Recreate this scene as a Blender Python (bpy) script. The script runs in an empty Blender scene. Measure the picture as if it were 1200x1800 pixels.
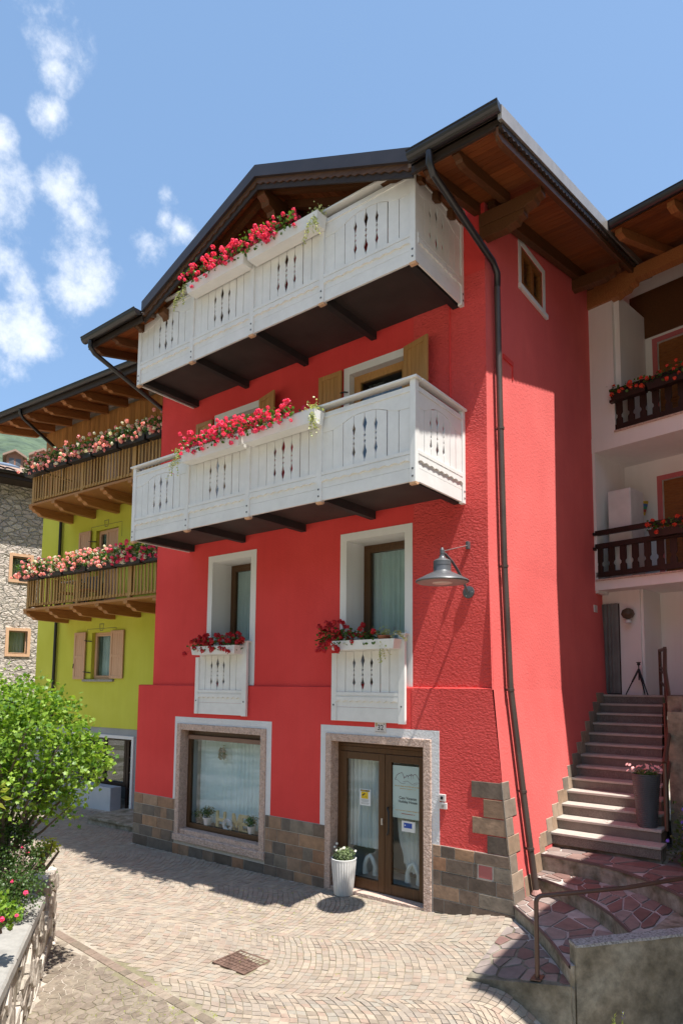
import bpy, bmesh, math, random
from mathutils import Vector, Matrix, noise
RAD = math.radians
rnd = random.Random(11)
scene = bpy.context.scene
COL = scene.collection

# ------------------------------------------------------------------ camera, sky, sun, exposure
CAM_Z = 3.2
YAW, PIT, ROL = RAD(-37.32), RAD(5.24), RAD(0.43)
_f = Vector((math.sin(YAW)*math.cos(PIT), math.cos(YAW)*math.cos(PIT), math.sin(PIT)))
_r = Vector((math.cos(YAW), -math.sin(YAW), 0)); _u = _r.cross(_f)
C_R = _r*math.cos(ROL) + _u*math.sin(ROL)
C_U = -_r*math.sin(ROL) + _u*math.cos(ROL)
cd = bpy.data.cameras.new('camera'); cam = bpy.data.objects.new('camera', cd); COL.objects.link(cam)
cam.matrix_world = Matrix(((C_R.x, C_U.x, -_f.x, 0), (C_R.y, C_U.y, -_f.y, 0), (C_R.z, C_U.z, -_f.z, CAM_Z), (0, 0, 0, 1)))
cd.sensor_fit = 'VERTICAL'; cd.sensor_height = 36; cd.sensor_width = 24
cd.lens = 1155/1800*36
cd.shift_x = -22/1800; cd.shift_y = 198/1800
cd.clip_start = 0.1; cd.clip_end = 3000
scene.camera = cam

SUN = Vector((0.41, -0.06, 1.0)).normalized()
SUN_EL = math.asin(SUN.z); SUN_AZ = math.atan2(SUN.x, SUN.y)      # azimuth from +Y clockwise
sd = bpy.data.lights.new('sun', 'SUN'); so = bpy.data.objects.new('sun', sd); COL.objects.link(so)
sd.energy = 5.0; sd.angle = RAD(0.5); sd.color = (1.0, 0.95, 0.87)
so.rotation_euler = SUN.to_track_quat('Z', 'Y').to_euler(); so.location = (10, -5, 30)

W = bpy.data.worlds.new('World'); scene.world = W; W.use_nodes = True
nt = W.node_tree; nt.nodes.clear()
def wn(t, **k):
    n = nt.nodes.new(t)
    for a, b in k.items(): setattr(n, a, b)
    return n
out = wn('ShaderNodeOutputWorld'); bg = wn('ShaderNodeBackground'); bg.inputs[1].default_value = 0.108
sky = wn('ShaderNodeTexSky', sky_type='NISHITA', sun_disc=False, sun_elevation=SUN_EL, sun_rotation=SUN_AZ,
         altitude=700, air_density=1.0, dust_density=1.6, ozone_density=1.0)
tc = wn('ShaderNodeTexCoord')
def wl(a, b): nt.links.new(a, b)
# clouds: puffs at fixed directions of the sky, broken up by noise, plus thin scattered wisps everywhere
nz = wn('ShaderNodeTexNoise'); nz.inputs['Scale'].default_value = 7.5; nz.inputs['Detail'].default_value = 9; nz.inputs['Roughness'].default_value = 0.66
mo = wn('ShaderNodeVectorMath', operation='ADD'); mo.inputs[1].default_value = (3.1, 2.2, .9); wl(tc.outputs['Generated'], mo.inputs[0]); wl(mo.outputs[0], nz.inputs['Vector'])
nz2 = wn('ShaderNodeTexNoise'); nz2.inputs['Scale'].default_value = 5.0; nz2.inputs['Detail'].default_value = 7; nz2.inputs['Roughness'].default_value = 0.62
wl(tc.outputs['Generated'], nz2.inputs['Vector'])
CLOUDS = [(-0.80, .335, .50, .062), (-0.785, .32, .54, .055), (-0.82, .345, .45, .055), (-0.727, .395, .563, .040), (-0.735, .405, .542, .036), (-0.72, .372, .585, .026),
          (-0.755, .395, .52, .042), (-0.768, .40, .50, .034), (-0.655, .312, .688, .030), (-0.645, .30, .70, .022), (-0.665, .325, .67, .018), (-0.652, .458, .604, .018),
          (-0.664, .47, .582, .018), (-0.69, .463, .555, .020), (-0.655, .49, .578, .018), (-0.814, .393, .428, .018), (-0.693, .337, .638, .016), (-0.735, .302, .607, .016),
          (-.2, -.7, .6, .10), (-.35, -.75, .5, .13), (.5, -.6, .55, .12), (.7, .1, .5, .10), (.3, .8, .45, .10), (-.8, -.4, .42, .12), (.0, -.85, .42, .10)]
acc = None
for cx_, cy_, cz_, rr in CLOUDS:
    v = Vector((cx_, cy_, cz_)).normalized()
    d = wn('ShaderNodeVectorMath', operation='DISTANCE'); wl(tc.outputs['Generated'], d.inputs[0]); d.inputs[1].default_value = v
    m = wn('ShaderNodeMapRange'); m.inputs['From Min'].default_value = 0; m.inputs['From Max'].default_value = rr*1.72
    m.inputs['To Min'].default_value = 1; m.inputs['To Max'].default_value = 0
    wl(d.outputs['Value'], m.inputs['Value'])
    if acc is None: acc = m.outputs[0]
    else:
        a = wn('ShaderNodeMath', operation='MAXIMUM'); wl(acc, a.inputs[0]); wl(m.outputs[0], a.inputs[1]); acc = a.outputs[0]
ns = wn('ShaderNodeMath', operation='MULTIPLY_ADD'); wl(nz.outputs['Fac'], ns.inputs[0]); ns.inputs[1].default_value = 4.2; ns.inputs[2].default_value = -2.35
ad = wn('ShaderNodeMath', operation='ADD'); wl(acc, ad.inputs[0]); wl(ns.outputs[0], ad.inputs[1])
mk = wn('ShaderNodeMapRange', interpolation_type='SMOOTHSTEP'); mk.inputs['From Min'].default_value = 0.02; mk.inputs['From Max'].default_value = 1.05
mk.inputs['To Max'].default_value = 0.85
wl(ad.outputs[0], mk.inputs['Value'])
wi = wn('ShaderNodeMapRange', interpolation_type='SMOOTHSTEP'); wi.inputs['From Min'].default_value = 0.66; wi.inputs['From Max'].default_value = 0.9; wi.inputs['To Max'].default_value = 0.12
wl(nz2.outputs['Fac'], wi.inputs['Value'])
gate = wn('ShaderNodeMath', operation='GREATER_THAN'); wl(acc, gate.inputs[0]); gate.inputs[1].default_value = 0.001
mg = wn('ShaderNodeMath', operation='MULTIPLY'); wl(mk.outputs[0], mg.inputs[0]); wl(acc, mg.inputs[1])
pw = wn('ShaderNodeMapRange', interpolation_type='SMOOTHSTEP'); pw.inputs['From Max'].default_value = 0.22; wl(acc, pw.inputs['Value'])
mg2 = wn('ShaderNodeMath', operation='MULTIPLY'); wl(mk.outputs[0], mg2.inputs[0]); wl(pw.outputs[0], mg2.inputs[1])
mx = wn('ShaderNodeMath', operation='MAXIMUM'); wl(mg2.outputs[0], mx.inputs[0]); wl(wi.outputs[0], mx.inputs[1])
mix = wn('ShaderNodeMix', data_type='RGBA'); wl(mx.outputs[0], mix.inputs['Factor'])
hz = wn('ShaderNodeMix', data_type='RGBA'); hz.inputs['Factor'].default_value = 0.32; hz.inputs[7].default_value = (2.4, 4.3, 7.2, 1)   # thin high haze
wl(sky.outputs[0], hz.inputs[6])
wl(hz.outputs[2], mix.inputs[6]); mix.inputs[7].default_value = (6.0, 6.3, 6.8, 1)
wl(mix.outputs[2], bg.inputs[0]); wl(bg.outputs[0], out.inputs[0])

scene.view_settings.view_transform = 'Standard'; scene.view_settings.look = 'None'
scene.view_settings.exposure = 0.80; scene.view_settings.gamma = 1; scene.view_settings.use_curve_mapping = False
scene.render.engine = 'CYCLES'
scene.cycles.max_bounces = 8; scene.cycles.diffuse_bounces = 5; scene.cycles.glossy_bounces = 3; scene.cycles.transmission_bounces = 6
scene.cycles.transparent_max_bounces = 10; scene.cycles.sample_clamp_indirect = 6
scene.cycles.caustics_reflective = False; scene.cycles.caustics_refractive = False

# ------------------------------------------------------------------ helpers
class Fr:
    """A wall frame: u along the wall, d outwards, z up."""
    def __init__(s, O, yaw):
        s.O = Vector(O); s.U = Vector((math.cos(yaw), math.sin(yaw), 0)); s.N = Vector((math.sin(yaw), -math.cos(yaw), 0)); s.yaw = yaw
    def P(s, u, d, z): return s.O + s.U*u + s.N*d + Vector((0, 0, z))
    def shift(s, u, d, z=0): return Fr(s.P(u, d, z), s.yaw)

class MB:
    def __init__(s): s.v = []; s.f = []
    def add(s, vs, fs):
        b = len(s.v); s.v += [Vector(q) for q in vs]; s.f += [tuple(b+i for i in q) for q in fs]
    def hexa(s, p):
        s.add(p, [(0,3,2,1),(4,5,6,7),(0,1,5,4),(1,2,6,5),(2,3,7,6),(3,0,4,7)])
    def box(s, x0, x1, y0, y1, z0, z1):
        s.hexa([(x0,y0,z0),(x1,y0,z0),(x1,y1,z0),(x0,y1,z0),(x0,y0,z1),(x1,y0,z1),(x1,y1,z1),(x0,y1,z1)])
    def fbox(s, fr, u0, u1, d0, d1, z0, z1):
        P = fr.P; s.hexa([P(u0,d1,z0),P(u1,d1,z0),P(u1,d0,z0),P(u0,d0,z0),P(u0,d1,z1),P(u1,d1,z1),P(u1,d0,z1),P(u0,d0,z1)])
    def beam(s, a, b, w, h, up=Vector((0,0,1))):
        a = Vector(a); b = Vector(b); t = (b-a).normalized(); sd_ = t.cross(up).normalized(); uu = sd_.cross(t)
        q = []
        for p in (a, b):
            for i, j in ((-1,-1),(1,-1),(1,1),(-1,1)): q.append(p + sd_*i*w/2 + uu*j*h/2)
        s.add(q, [(0,3,2,1),(4,5,6,7),(0,1,5,4),(1,2,6,5),(2,3,7,6),(3,0,4,7)])
    def prism(s, fr, poly, d0, d1):
        n = len(poly); v = [fr.P(u, d1, z) for u, z in poly] + [fr.P(u, d0, z) for u, z in poly]
        f = [tuple(range(n)), tuple(range(2*n-1, n-1, -1))] + [(i, n+i, n+(i+1) % n, (i+1) % n) for i in range(n)]
        s.add(v, f)
    def slab(s, pts, z0, z1):
        n = len(pts); v = [(x, y, z1) for x, y in pts] + [(x, y, z0) for x, y in pts]
        s.add(v, [tuple(range(n)), tuple(range(2*n-1, n-1, -1))] + [(i, n+i, n+(i+1) % n, (i+1) % n) for i in range(n)])
    def tube(s, pts, r, seg=8, cap=True):
        pts = [Vector(p) for p in pts]; n = len(pts); rs = r if isinstance(r, (list, tuple)) else [r]*n
        base = len(s.v); ref = None
        for i, p in enumerate(pts):
            t = (pts[min(i+1, n-1)] - pts[max(i-1, 0)]).normalized()
            if ref is None: ref = t.orthogonal().normalized()
            ref = (ref - t*ref.dot(t)).normalized(); bb = t.cross(ref)
            for k in range(seg):
                a = 2*math.pi*k/seg; s.v.append(p + (ref*math.cos(a) + bb*math.sin(a))*rs[i])
        for i in range(n-1):
            for k in range(seg):
                a = base+i*seg+k; b = base+i*seg+(k+1) % seg; s.f.append((a, b, b+seg, a+seg))
        if cap:
            s.f.append(tuple(base+k for k in reversed(range(seg)))); s.f.append(tuple(base+(n-1)*seg+k for k in range(seg)))
    def lathe(s, c, prof, seg=24, fn=None):
        c = Vector(c); base = len(s.v); n = len(prof)
        for r, z in prof:
            for k in range(seg):
                a = 2*math.pi*k/seg; q = r*(fn(a, z) if fn else 1); s.v.append(c + Vector((q*math.cos(a), q*math.sin(a), z)))
        for i in range(n-1):
            for k in range(seg):
                a = base+i*seg+k; b = base+i*seg+(k+1) % seg; s.f.append((a, b, b+seg, a+seg))
        s.f.append(tuple(base+k for k in reversed(range(seg)))); s.f.append(tuple(base+(n-1)*seg+k for k in range(seg)))
    def mesh(s, name, smooth=False):
        me = bpy.data.meshes.new(name); me.from_pydata([tuple(v) for v in s.v], [], s.f); me.validate(); me.update()
        if smooth:
            me.polygons.foreach_set('use_smooth', [True]*len(me.polygons))
            try: me.set_sharp_from_angle(angle=RAD(40))
            except Exception: pass
        return me
    def build(s, name, mat, parent=None, smooth=False, bevel=0, norm=True, **kw):
        me = s.mesh(name, False)
        if norm:
            bm = bmesh.new(); bm.from_mesh(me); bmesh.ops.recalc_face_normals(bm, faces=bm.faces); bm.to_mesh(me); bm.free()
        if smooth:
            me.polygons.foreach_set('use_smooth', [True]*len(me.polygons))
            me.set_sharp_from_angle(angle=RAD(40))
        return link(name, me, mat, parent, bevel, **kw)

def link(name, me, mat, parent=None, bevel=0, label=None, cat=None, group=None, kind=None, loc=None, rot=None, scale=None):
    o = bpy.data.objects.new(name, me); COL.objects.link(o)
    if mat is not None and me is not None and len(me.materials) == 0:
        me.materials.append(mat)
    if loc is not None: o.location = loc
    if rot is not None: o.rotation_euler = rot
    if scale is not None: o.scale = scale if not isinstance(scale, (int, float)) else (scale,)*3
    if parent is not None:
        o.parent = parent
        if parent.get('_loc') is not None:
            o.matrix_parent_inverse = Matrix.Translation(-Vector(parent['_loc']))
    if bevel:
        b = o.modifiers.new('bevel', 'BEVEL'); b.width = bevel; b.segments = 2; b.limit_method = 'ANGLE'; b.angle_limit = RAD(50)
    tag(o, label, cat, group, kind); return o

def tag(o, label=None, cat=None, group=None, kind=None):
    if label: o['label'] = label
    if cat: o['category'] = cat
    if group: o['group'] = group
    if kind: o['kind'] = kind
    return o

def thing(name, label, cat, loc=(0, 0, 0), group=None):
    """An Empty at the thing's base; its parts are built in world coordinates and keep them."""
    o = bpy.data.objects.new(name, None); COL.objects.link(o); o.location = loc; o['_loc'] = [float(q) for q in loc]; o.empty_display_size = .2
    o.matrix_world = Matrix.Translation(Vector(loc))
    return tag(o, label, cat, group)

# ------------------------------------------------------------------ materials
def newmat(name):
    m = bpy.data.materials.new(name); m.use_nodes = True; t = m.node_tree
    return m, t, t.nodes['Principled BSDF']
def srgb(h):
    c = [int(h[i:i+2], 16)/255 for i in (0, 2, 4)]
    return tuple(x/12.92 if x <= .04045 else ((x+.055)/1.055)**2.4 for x in c)
def c4(c): return (c[0], c[1], c[2], 1)

def pm(name, cols, rough=.7, src='noise', nscale=3, ndetail=5, bump=0, bscale=40, bdetail=4, bdist=.01, spec=.4, metal=0, vary=0.0, mottle=0.0, mscale=6,
       stretch=None, streak=None, bstretch=None, rvar=0, sss=0, trans=0):
    """Procedural material. src: noise / object / island picks where the colour varies."""
    m, t, p = newmat(name); N = t.nodes.new; L = t.links.new
    co = N('ShaderNodeTexCoord'); vec = co.outputs['Object']
    if src == 'object' or stretch or bstretch: pass
    def mapped(sc):
        if sc is None: return vec
        mp = N('ShaderNodeMapping'); mp.inputs['Scale'].default_value = sc; L(vec, mp.inputs['Vector']); return mp.outputs[0]
    nz = N('ShaderNodeTexNoise'); nz.inputs['Scale'].default_value = nscale; nz.inputs['Detail'].default_value = ndetail; L(mapped(stretch), nz.inputs['Vector'])
    if src in ('object', 'island'):
        g = N('ShaderNodeObjectInfo').outputs['Random'] if src == 'object' else N('ShaderNodeNewGeometry').outputs['Random Per Island']
    else: g = nz.outputs['Fac']
    if len(cols) == 1: cols = [cols[0], tuple(x*.85 for x in cols[0])]
    r = N('ShaderNodeValToRGB'); r.color_ramp.interpolation = 'LINEAR'
    lo, hi = (0.0, 1.0) if src in ('object', 'island') else (0.32, 0.68)
    if src == 'object': r.color_ramp.interpolation = 'CONSTANT'; hi = 1.0-1.0/max(2, len(cols))
    els = r.color_ramp.elements
    while len(els) < len(cols): els.new(0.5)
    for i, c in enumerate(cols):
        els[i].position = lo + (hi-lo)*i/(len(cols)-1); els[i].color = c4(c)
    L(g, r.inputs[0]); colr = r.outputs[0]
    if mottle:
        n2 = N('ShaderNodeTexNoise'); n2.inputs['Scale'].default_value = mscale; n2.inputs['Detail'].default_value = 8; n2.inputs['Roughness'].default_value = .65; L(mapped(stretch), n2.inputs['Vector'])
        mr = N('ShaderNodeMapRange'); mr.inputs['From Min'].default_value = .3; mr.inputs['From Max'].default_value = .7
        mr.inputs['To Min'].default_value = 1-mottle; mr.inputs['To Max'].default_value = 1+mottle; L(n2.outputs['Fac'], mr.inputs['Value'])
        mu = N('ShaderNodeVectorMath'); mu.operation = 'SCALE'; L(colr, mu.inputs[0]); L(mr.outputs[0], mu.inputs['Scale']); colr = mu.outputs[0]
    if vary:
        ob = N('ShaderNodeObjectInfo'); mr = N('ShaderNodeMapRange'); mr.inputs['To Min'].default_value = 1-vary; mr.inputs['To Max'].default_value = 1+vary; L(ob.outputs['Random'], mr.inputs['Value'])
        mu = N('ShaderNodeVectorMath'); mu.operation = 'SCALE'; L(colr, mu.inputs[0]); L(mr.outputs[0], mu.inputs['Scale']); colr = mu.outputs[0]
    L(colr, p.inputs['Base Color'])
    p.inputs['Roughness'].default_value = rough; p.inputs['Metallic'].default_value = metal; p.inputs['Specular IOR Level'].default_value = spec
    if rvar:
        mr = N('ShaderNodeMapRange'); mr.inputs['To Min'].default_value = max(0, rough-rvar); mr.inputs['To Max'].default_value = min(1, rough+rvar); L(nz.outputs['Fac'], mr.inputs['Value']); L(mr.outputs[0], p.inputs['Roughness'])
    if bump:
        nb = N('ShaderNodeTexNoise'); nb.inputs['Scale'].default_value = bscale; nb.inputs['Detail'].default_value = bdetail; L(mapped(bstretch), nb.inputs['Vector'])
        b = N('ShaderNodeBump'); b.inputs['Strength'].default_value = bump; b.inputs['Distance'].default_value = bdist; L(nb.outputs['Fac'], b.inputs['Height']); L(b.outputs[0], p.inputs['Normal'])
    if sss: p.inputs['Subsurface Weight'].default_value = sss
    return m

def leafmat(name, c1, c2, trans=.35, rough=.45):
    m, t, p = newmat(name); N = t.nodes.new; L = t.links.new
    g = N('ShaderNodeNewGeometry'); r = N('ShaderNodeValToRGB'); r.color_ramp.elements[0].color = c4(c1); r.color_ramp.elements[1].color = c4(c2)
    L(g.outputs['Random Per Island'], r.inputs[0]); L(r.outputs[0], p.inputs['Base Color']); p.inputs['Roughness'].default_value = rough
    tr = N('ShaderNodeBsdfTranslucent'); mu = N('ShaderNodeVectorMath'); mu.operation = 'MULTIPLY'; mu.inputs[1].default_value = (1.5, 1.5, .6); L(r.outputs[0], mu.inputs[0]); L(mu.outputs[0], tr.inputs[0])
    mx = N('ShaderNodeMixShader'); mx.inputs[0].default_value = trans; L(p.outputs[0], mx.inputs[1]); L(tr.outputs[0], mx.inputs[2])
    L(mx.outputs[0], t.nodes['Material Output'].inputs[0]); return m

def glassmat(name, tint=(.8, .87, .87), refl=1.0):
    m, t, p = newmat(name); N = t.nodes.new; L = t.links.new; t.nodes.remove(p)
    tr = N('ShaderNodeBsdfTransparent'); tr.inputs[0].default_value = c4(tint); gl = N('ShaderNodeBsdfGlossy'); gl.inputs['Roughness'].default_value = .01; gl.inputs[0].default_value = (refl, refl, refl, 1)
    ge = N('ShaderNodeNewGeometry'); dt = N('ShaderNodeVectorMath'); dt.operation = 'DOT_PRODUCT'; L(ge.outputs['Incoming'], dt.inputs[0]); L(ge.outputs['Normal'], dt.inputs[1])
    ab = N('ShaderNodeMath'); ab.operation = 'ABSOLUTE'; L(dt.outputs['Value'], ab.inputs[0]); iv = N('ShaderNodeMath'); iv.operation = 'SUBTRACT'; iv.inputs[0].default_value = 1; L(ab.outputs[0], iv.inputs[1])
    pw_ = N('ShaderNodeMath'); pw_.operation = 'POWER'; pw_.inputs[1].default_value = 5; L(iv.outputs[0], pw_.inputs[0]); fr = N('ShaderNodeMath'); fr.operation = 'MULTIPLY_ADD'; fr.inputs[1].default_value = .96; fr.inputs[2].default_value = .04; L(pw_.outputs[0], fr.inputs[0])
    nz = N('ShaderNodeTexNoise'); nz.inputs['Scale'].default_value = 2.0; co = N('ShaderNodeTexCoord'); L(co.outputs['Object'], nz.inputs['Vector'])
    b = N('ShaderNodeBump'); b.inputs['Strength'].default_value = .012; b.inputs['Distance'].default_value = .01; L(nz.outputs['Fac'], b.inputs['Height']); L(b.outputs[0], gl.inputs['Normal'])
    ml = N('ShaderNodeMath'); ml.operation = 'MULTIPLY_ADD'; ml.inputs[1].default_value = 1.0; ml.inputs[2].default_value = .02; L(fr.outputs[0], ml.inputs[0])
    mx = N('ShaderNodeMixShader'); L(ml.outputs[0], mx.inputs[0]); L(tr.outputs[0], mx.inputs[1]); L(gl.outputs[0], mx.inputs[2]); L(mx.outputs[0], t.nodes['Material Output'].inputs[0]); return m

def plaster(name, c1, c2, coarse=.5, dist=.012, scale=22, zs=1.0):
    m, t, p = newmat(name); N = t.nodes.new; L = t.links.new
    co = N('ShaderNodeTexCoord')
    n1 = N('ShaderNodeTexNoise'); n1.inputs['Scale'].default_value = .9; n1.inputs['Detail'].default_value = 6; L(co.outputs['Object'], n1.inputs['Vector'])
    r = N('ShaderNodeValToRGB'); r.color_ramp.elements[0].position = .35; r.color_ramp.elements[1].position = .7; r.color_ramp.elements[0].color = c4(c1); r.color_ramp.elements[1].color = c4(c2); L(n1.outputs['Fac'], r.inputs[0])
    ms = N('ShaderNodeMapping'); ms.inputs['Scale'].default_value = (5, 5, .35); L(co.outputs['Object'], ms.inputs['Vector'])
    n4 = N('ShaderNodeTexNoise'); n4.inputs['Scale'].default_value = 1.2; n4.inputs['Detail'].default_value = 8; n4.inputs['Roughness'].default_value = .7; L(ms.outputs[0], n4.inputs['Vector'])
    m4 = N('ShaderNodeMapRange'); m4.inputs['From Min'].default_value = .3; m4.inputs['From Max'].default_value = .7; m4.inputs['To Min'].default_value = .965; m4.inputs['To Max'].default_value = 1.02; L(n4.outputs['Fac'], m4.inputs['Value'])
    s4 = N('ShaderNodeVectorMath'); s4.operation = 'SCALE'; L(r.outputs[0], s4.inputs[0]); L(m4.outputs[0], s4.inputs['Scale'])
    L(s4.outputs[0], p.inputs['Base Color']); p.inputs['Roughness'].default_value = .85; p.inputs['Specular IOR Level'].default_value = .35
    if name == 'red_sunlit_side': p.inputs['Sheen Weight'].default_value = .06; p.inputs['Sheen Roughness'].default_value = .6  # sheen whitens the sunlit side wall only
    mp = N('ShaderNodeMapping'); mp.inputs['Scale'].default_value = (1, 1, zs); L(co.outputs['Object'], mp.inputs['Vector'])
    n2 = N('ShaderNodeTexNoise'); n2.inputs['Scale'].default_value = scale; n2.inputs['Detail'].default_value = 6; n2.inputs['Roughness'].default_value = .6; n2.inputs['Distortion'].default_value = .6; L(mp.outputs[0], n2.inputs['Vector'])
    v = N('ShaderNodeTexVoronoi'); v.inputs['Scale'].default_value = scale*1.4; v.feature = 'SMOOTH_F1'; L(mp.outputs[0], v.inputs['Vector'])
    a = N('ShaderNodeMath'); a.operation = 'MULTIPLY_ADD'; a.inputs[1].default_value = .55; L(v.outputs['Distance'], a.inputs[0]); L(n2.outputs['Fac'], a.inputs[2])
    b = N('ShaderNodeBump'); b.inputs['Strength'].default_value = coarse; b.inputs['Distance'].default_value = dist; L(a.outputs[0], b.inputs['Height']); L(b.outputs[0], p.inputs['Normal'])
    return m

def wood(name, c1, c2, rough=.55, axis=2, vary=.12, scale=3, bump=.25):
    st = [18, 18, 18]; st[axis] = .8
    return pm(name, [c1, c2], rough=rough, nscale=scale, ndetail=6, stretch=tuple(st), bump=bump, bscale=scale*2, bstretch=tuple(st), bdist=.002, vary=vary, spec=.35)

M = {}
M['red'] = plaster('red_plaster', (.68, .050, .046), (.76, .066, .060), .55, .008, 34, 1.3)
M['red_sunlit_side'] = plaster('red_sunlit_side', (.72, .095, .088), (.82, .125, .115), .7, .009, 26)  # paler, pinker copy of the red plaster: sunlight put into its colour
M['red_rough'] = plaster('red_roughcast', (.68, .068, .062), (.78, .092, .084), 1.0, .03, 20, 1.5)
M['white_rough'] = plaster('white_roughcast', (.66, .67, .69), (.76, .76, .77), .8, .012, 24)
M['green'] = plaster('lime_plaster', (.55, .57, .06), (.62, .64, .09), .25, .004, 60)
M['white_paint'] = pm('white_painted_wood', [(.72, .72, .705), (.78, .78, .765)], rough=.45, nscale=3, mottle=.035, mscale=9, bump=.12, bscale=30, bstretch=(3, 3, 12), bdist=.002)
M['white_wall'] = plaster('white_wall_plaster', (.78, .76, .75), (.83, .81, .80), .25, .004, 40)
M['white_trim'] = plaster('white_window_surround', (.74, .745, .75), (.8, .8, .79), .2, .003, 50)
M['granite_pink'] = pm('rough_pink_granite', [(.42, .28, .22), (.56, .41, .34), (.64, .50, .42)], rough=.85, nscale=60, ndetail=4, mottle=.25, mscale=18, bump=.9, bscale=28, bdetail=8, bdist=.03)
M['granite_step'] = pm('speckled_granite', [(.07, .06, .052), (.17, .145, .125), (.25, .215, .185)], rough=.7, nscale=160, ndetail=3, mottle=.18, mscale=5, bump=.25, bscale=120, bdist=.002)  # riser shade put into the colour: darker copy of the tread granite
M['granite_top'] = pm('sunlit_granite_tread', [(.30, .27, .24), (.44, .40, .36), (.5, .46, .41)], rough=.65, nscale=150, ndetail=3, mottle=.12, mscale=5)  # same granite made pale, the sunlit look of the treads in its colour
M['tile'] = pm('slate_wall_tile', [(.105, .078, .062), (.25, .155, .10), (.15, .11, .085), (.33, .195, .115), (.20, .165, .13), (.27, .145, .085), (.12, .10, .085), (.30, .195, .13), (.17, .12, .09)], rough=.55, src='object', mottle=.32, mscale=7, bump=.5, bscale=14, bdetail=8, bdist=.012, spec=.5)
M['tile_sunlit'] = pm('sunlit_slate_tile', [(.30, .21, .145), (.19, .155, .125), (.36, .27, .20), (.24, .19, .15), (.33, .235, .165)], rough=.6, src='object', mottle=.2, mscale=8, bump=.4, bscale=14, bdetail=8, bdist=.008)  # slate tile lightened: sunlight on the side wall put into the colour
M['grout'] = pm('grey_grout', [(.48, .44, .39), (.56, .52, .47)], rough=.9, nscale=20)
M['frame_brown'] = wood('brown_window_frame', (.075, .035, .014), (.12, .058, .024), rough=.4, bump=.1)
M['shutter_wood'] = wood('oiled_shutter_wood', (.38, .19, .062), (.50, .27, .095), rough=.5)
M['shutter_beige'] = wood('beige_shutter_wood', (.56, .33, .20), (.64, .41, .26), rough=.55, vary=.05)
M['soffit'] = wood('varnished_soffit_board', (.17, .050, .015), (.28, .09, .025), rough=.5, axis=0, vary=.22)
M['rafter'] = wood('dark_stained_beam', (.075, .03, .011), (.13, .052, .018), rough=.55, axis=1)
M['rafter_y'] = wood('brown_stained_beam', (.27, .105, .035), (.39, .165, .055), rough=.55, axis=1)
M['dark_wood'] = wood('nearly_black_timber', (.022, .014, .010), (.04, .026, .018), rough=.6, axis=0)
M['clad'] = wood('varnished_cladding', (.30, .135, .04), (.44, .21, .065), rough=.5, axis=2, vary=.2)
M['bal_wood'] = wood('golden_balcony_wood', (.34, .19, .06), (.46, .28, .10), rough=.5, axis=2)
M['beam_gold'] = wood('brown_balcony_beam', (.32, .14, .045), (.44, .21, .07), rough=.5, axis=1)
M['gutter'] = pm('dark_brown_sheet_metal', [(.012, .010, .011), (.018, .015, .017)], rough=.32, metal=.0, spec=.6, nscale=3)
M['verge_metal'] = pm('grey_verge_flashing', [(.26, .24, .22), (.31, .29, .27)], rough=.4, metal=.2, spec=.6, mottle=.06)
M['verge_dark'] = pm('anthracite_verge_flashing', [(.030, .024, .026), (.042, .034, .036)], rough=.4, spec=.5)
M['pipe_copper'] = pm('aged_brown_downpipe', [(.05, .037, .032), (.085, .062, .052)], rough=.42, spec=.6, nscale=2)
M['steel_dark'] = pm('dark_steel_beam', [(.022, .02, .021), (.035, .03, .03)], rough=.6)
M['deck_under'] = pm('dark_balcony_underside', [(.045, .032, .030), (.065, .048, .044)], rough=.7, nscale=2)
M['roof_tile'] = pm('brown_roof_tile', [(.14, .10, .08), (.2, .14, .11)], rough=.8)
M['concrete'] = pm('weathered_concrete', [(.11, .095, .065), (.21, .185, .14), (.27, .25, .20)], rough=.9, nscale=2.2, ndetail=9, mottle=.4, mscale=9, bump=.8, bscale=24, bdetail=9, bdist=.012)
M['concrete_lt'] = pm('pale_concrete_coping', [(.16, .15, .14), (.36, .34, .32), (.42, .40, .37)], rough=.9, nscale=45, mottle=.3, mscale=25, bump=1, bscale=60, bdist=.01)
M['riser'] = pm('mossy_riser_concrete', [(.14, .12, .075), (.30, .26, .20), (.38, .34, .28)], rough=.9, nscale=5, ndetail=8, mottle=.3, mscale=14, bump=.5, bscale=40, bdist=.006)
M['mortar'] = pm('pale_mortar', [(.36, .33, .31), (.47, .43, .40)], rough=.95, nscale=8, mottle=.2, bump=.4, bscale=60, bdist=.004)
M['porphyry'] = pm('purple_porphyry_slab', [(.18, .105, .09), (.23, .17, .15), (.19, .15, .14), (.27, .20, .175), (.20, .115, .10), (.26, .215, .195), (.22, .15, .13)], rough=.7, src='object', mottle=.22, mscale=6, bump=.35, bscale=18, bdist=.006)
M['porphyry_isl'] = pm('purple_porphyry_piece', [(.15, .075, .065), (.20, .125, .11), (.13, .085, .08), (.24, .15, .13)], rough=.7, src='island', mottle=.22, mscale=6, bump=.35, bscale=18, bdist=.006)
COB = [(.25, .205, .16), (.33, .265, .205), (.29, .245, .20), (.35, .29, .225), (.27, .23, .19), (.31, .23, .18), (.29, .26, .215), (.34, .28, .215)]
M['cobble'] = pm('porphyry_cobble', COB, rough=.75, src='object', mottle=.16, mscale=9, bump=.35, bscale=40, bdist=.004)
M['cobble_isl'] = pm('porphyry_cobble_field', COB, rough=.75, src='island', mottle=.16, mscale=5, bump=.35, bscale=40, bdist=.004)
M['iron'] = pm('rusty_cast_iron', [(.10, .06, .045), (.17, .105, .08)], rough=.7, nscale=9, mottle=.3, mscale=20, bump=.3)
M['metal_brown'] = pm('brown_painted_steel', [(.075, .035, .024), (.10, .05, .034)], rough=.38, spec=.6)
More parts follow.
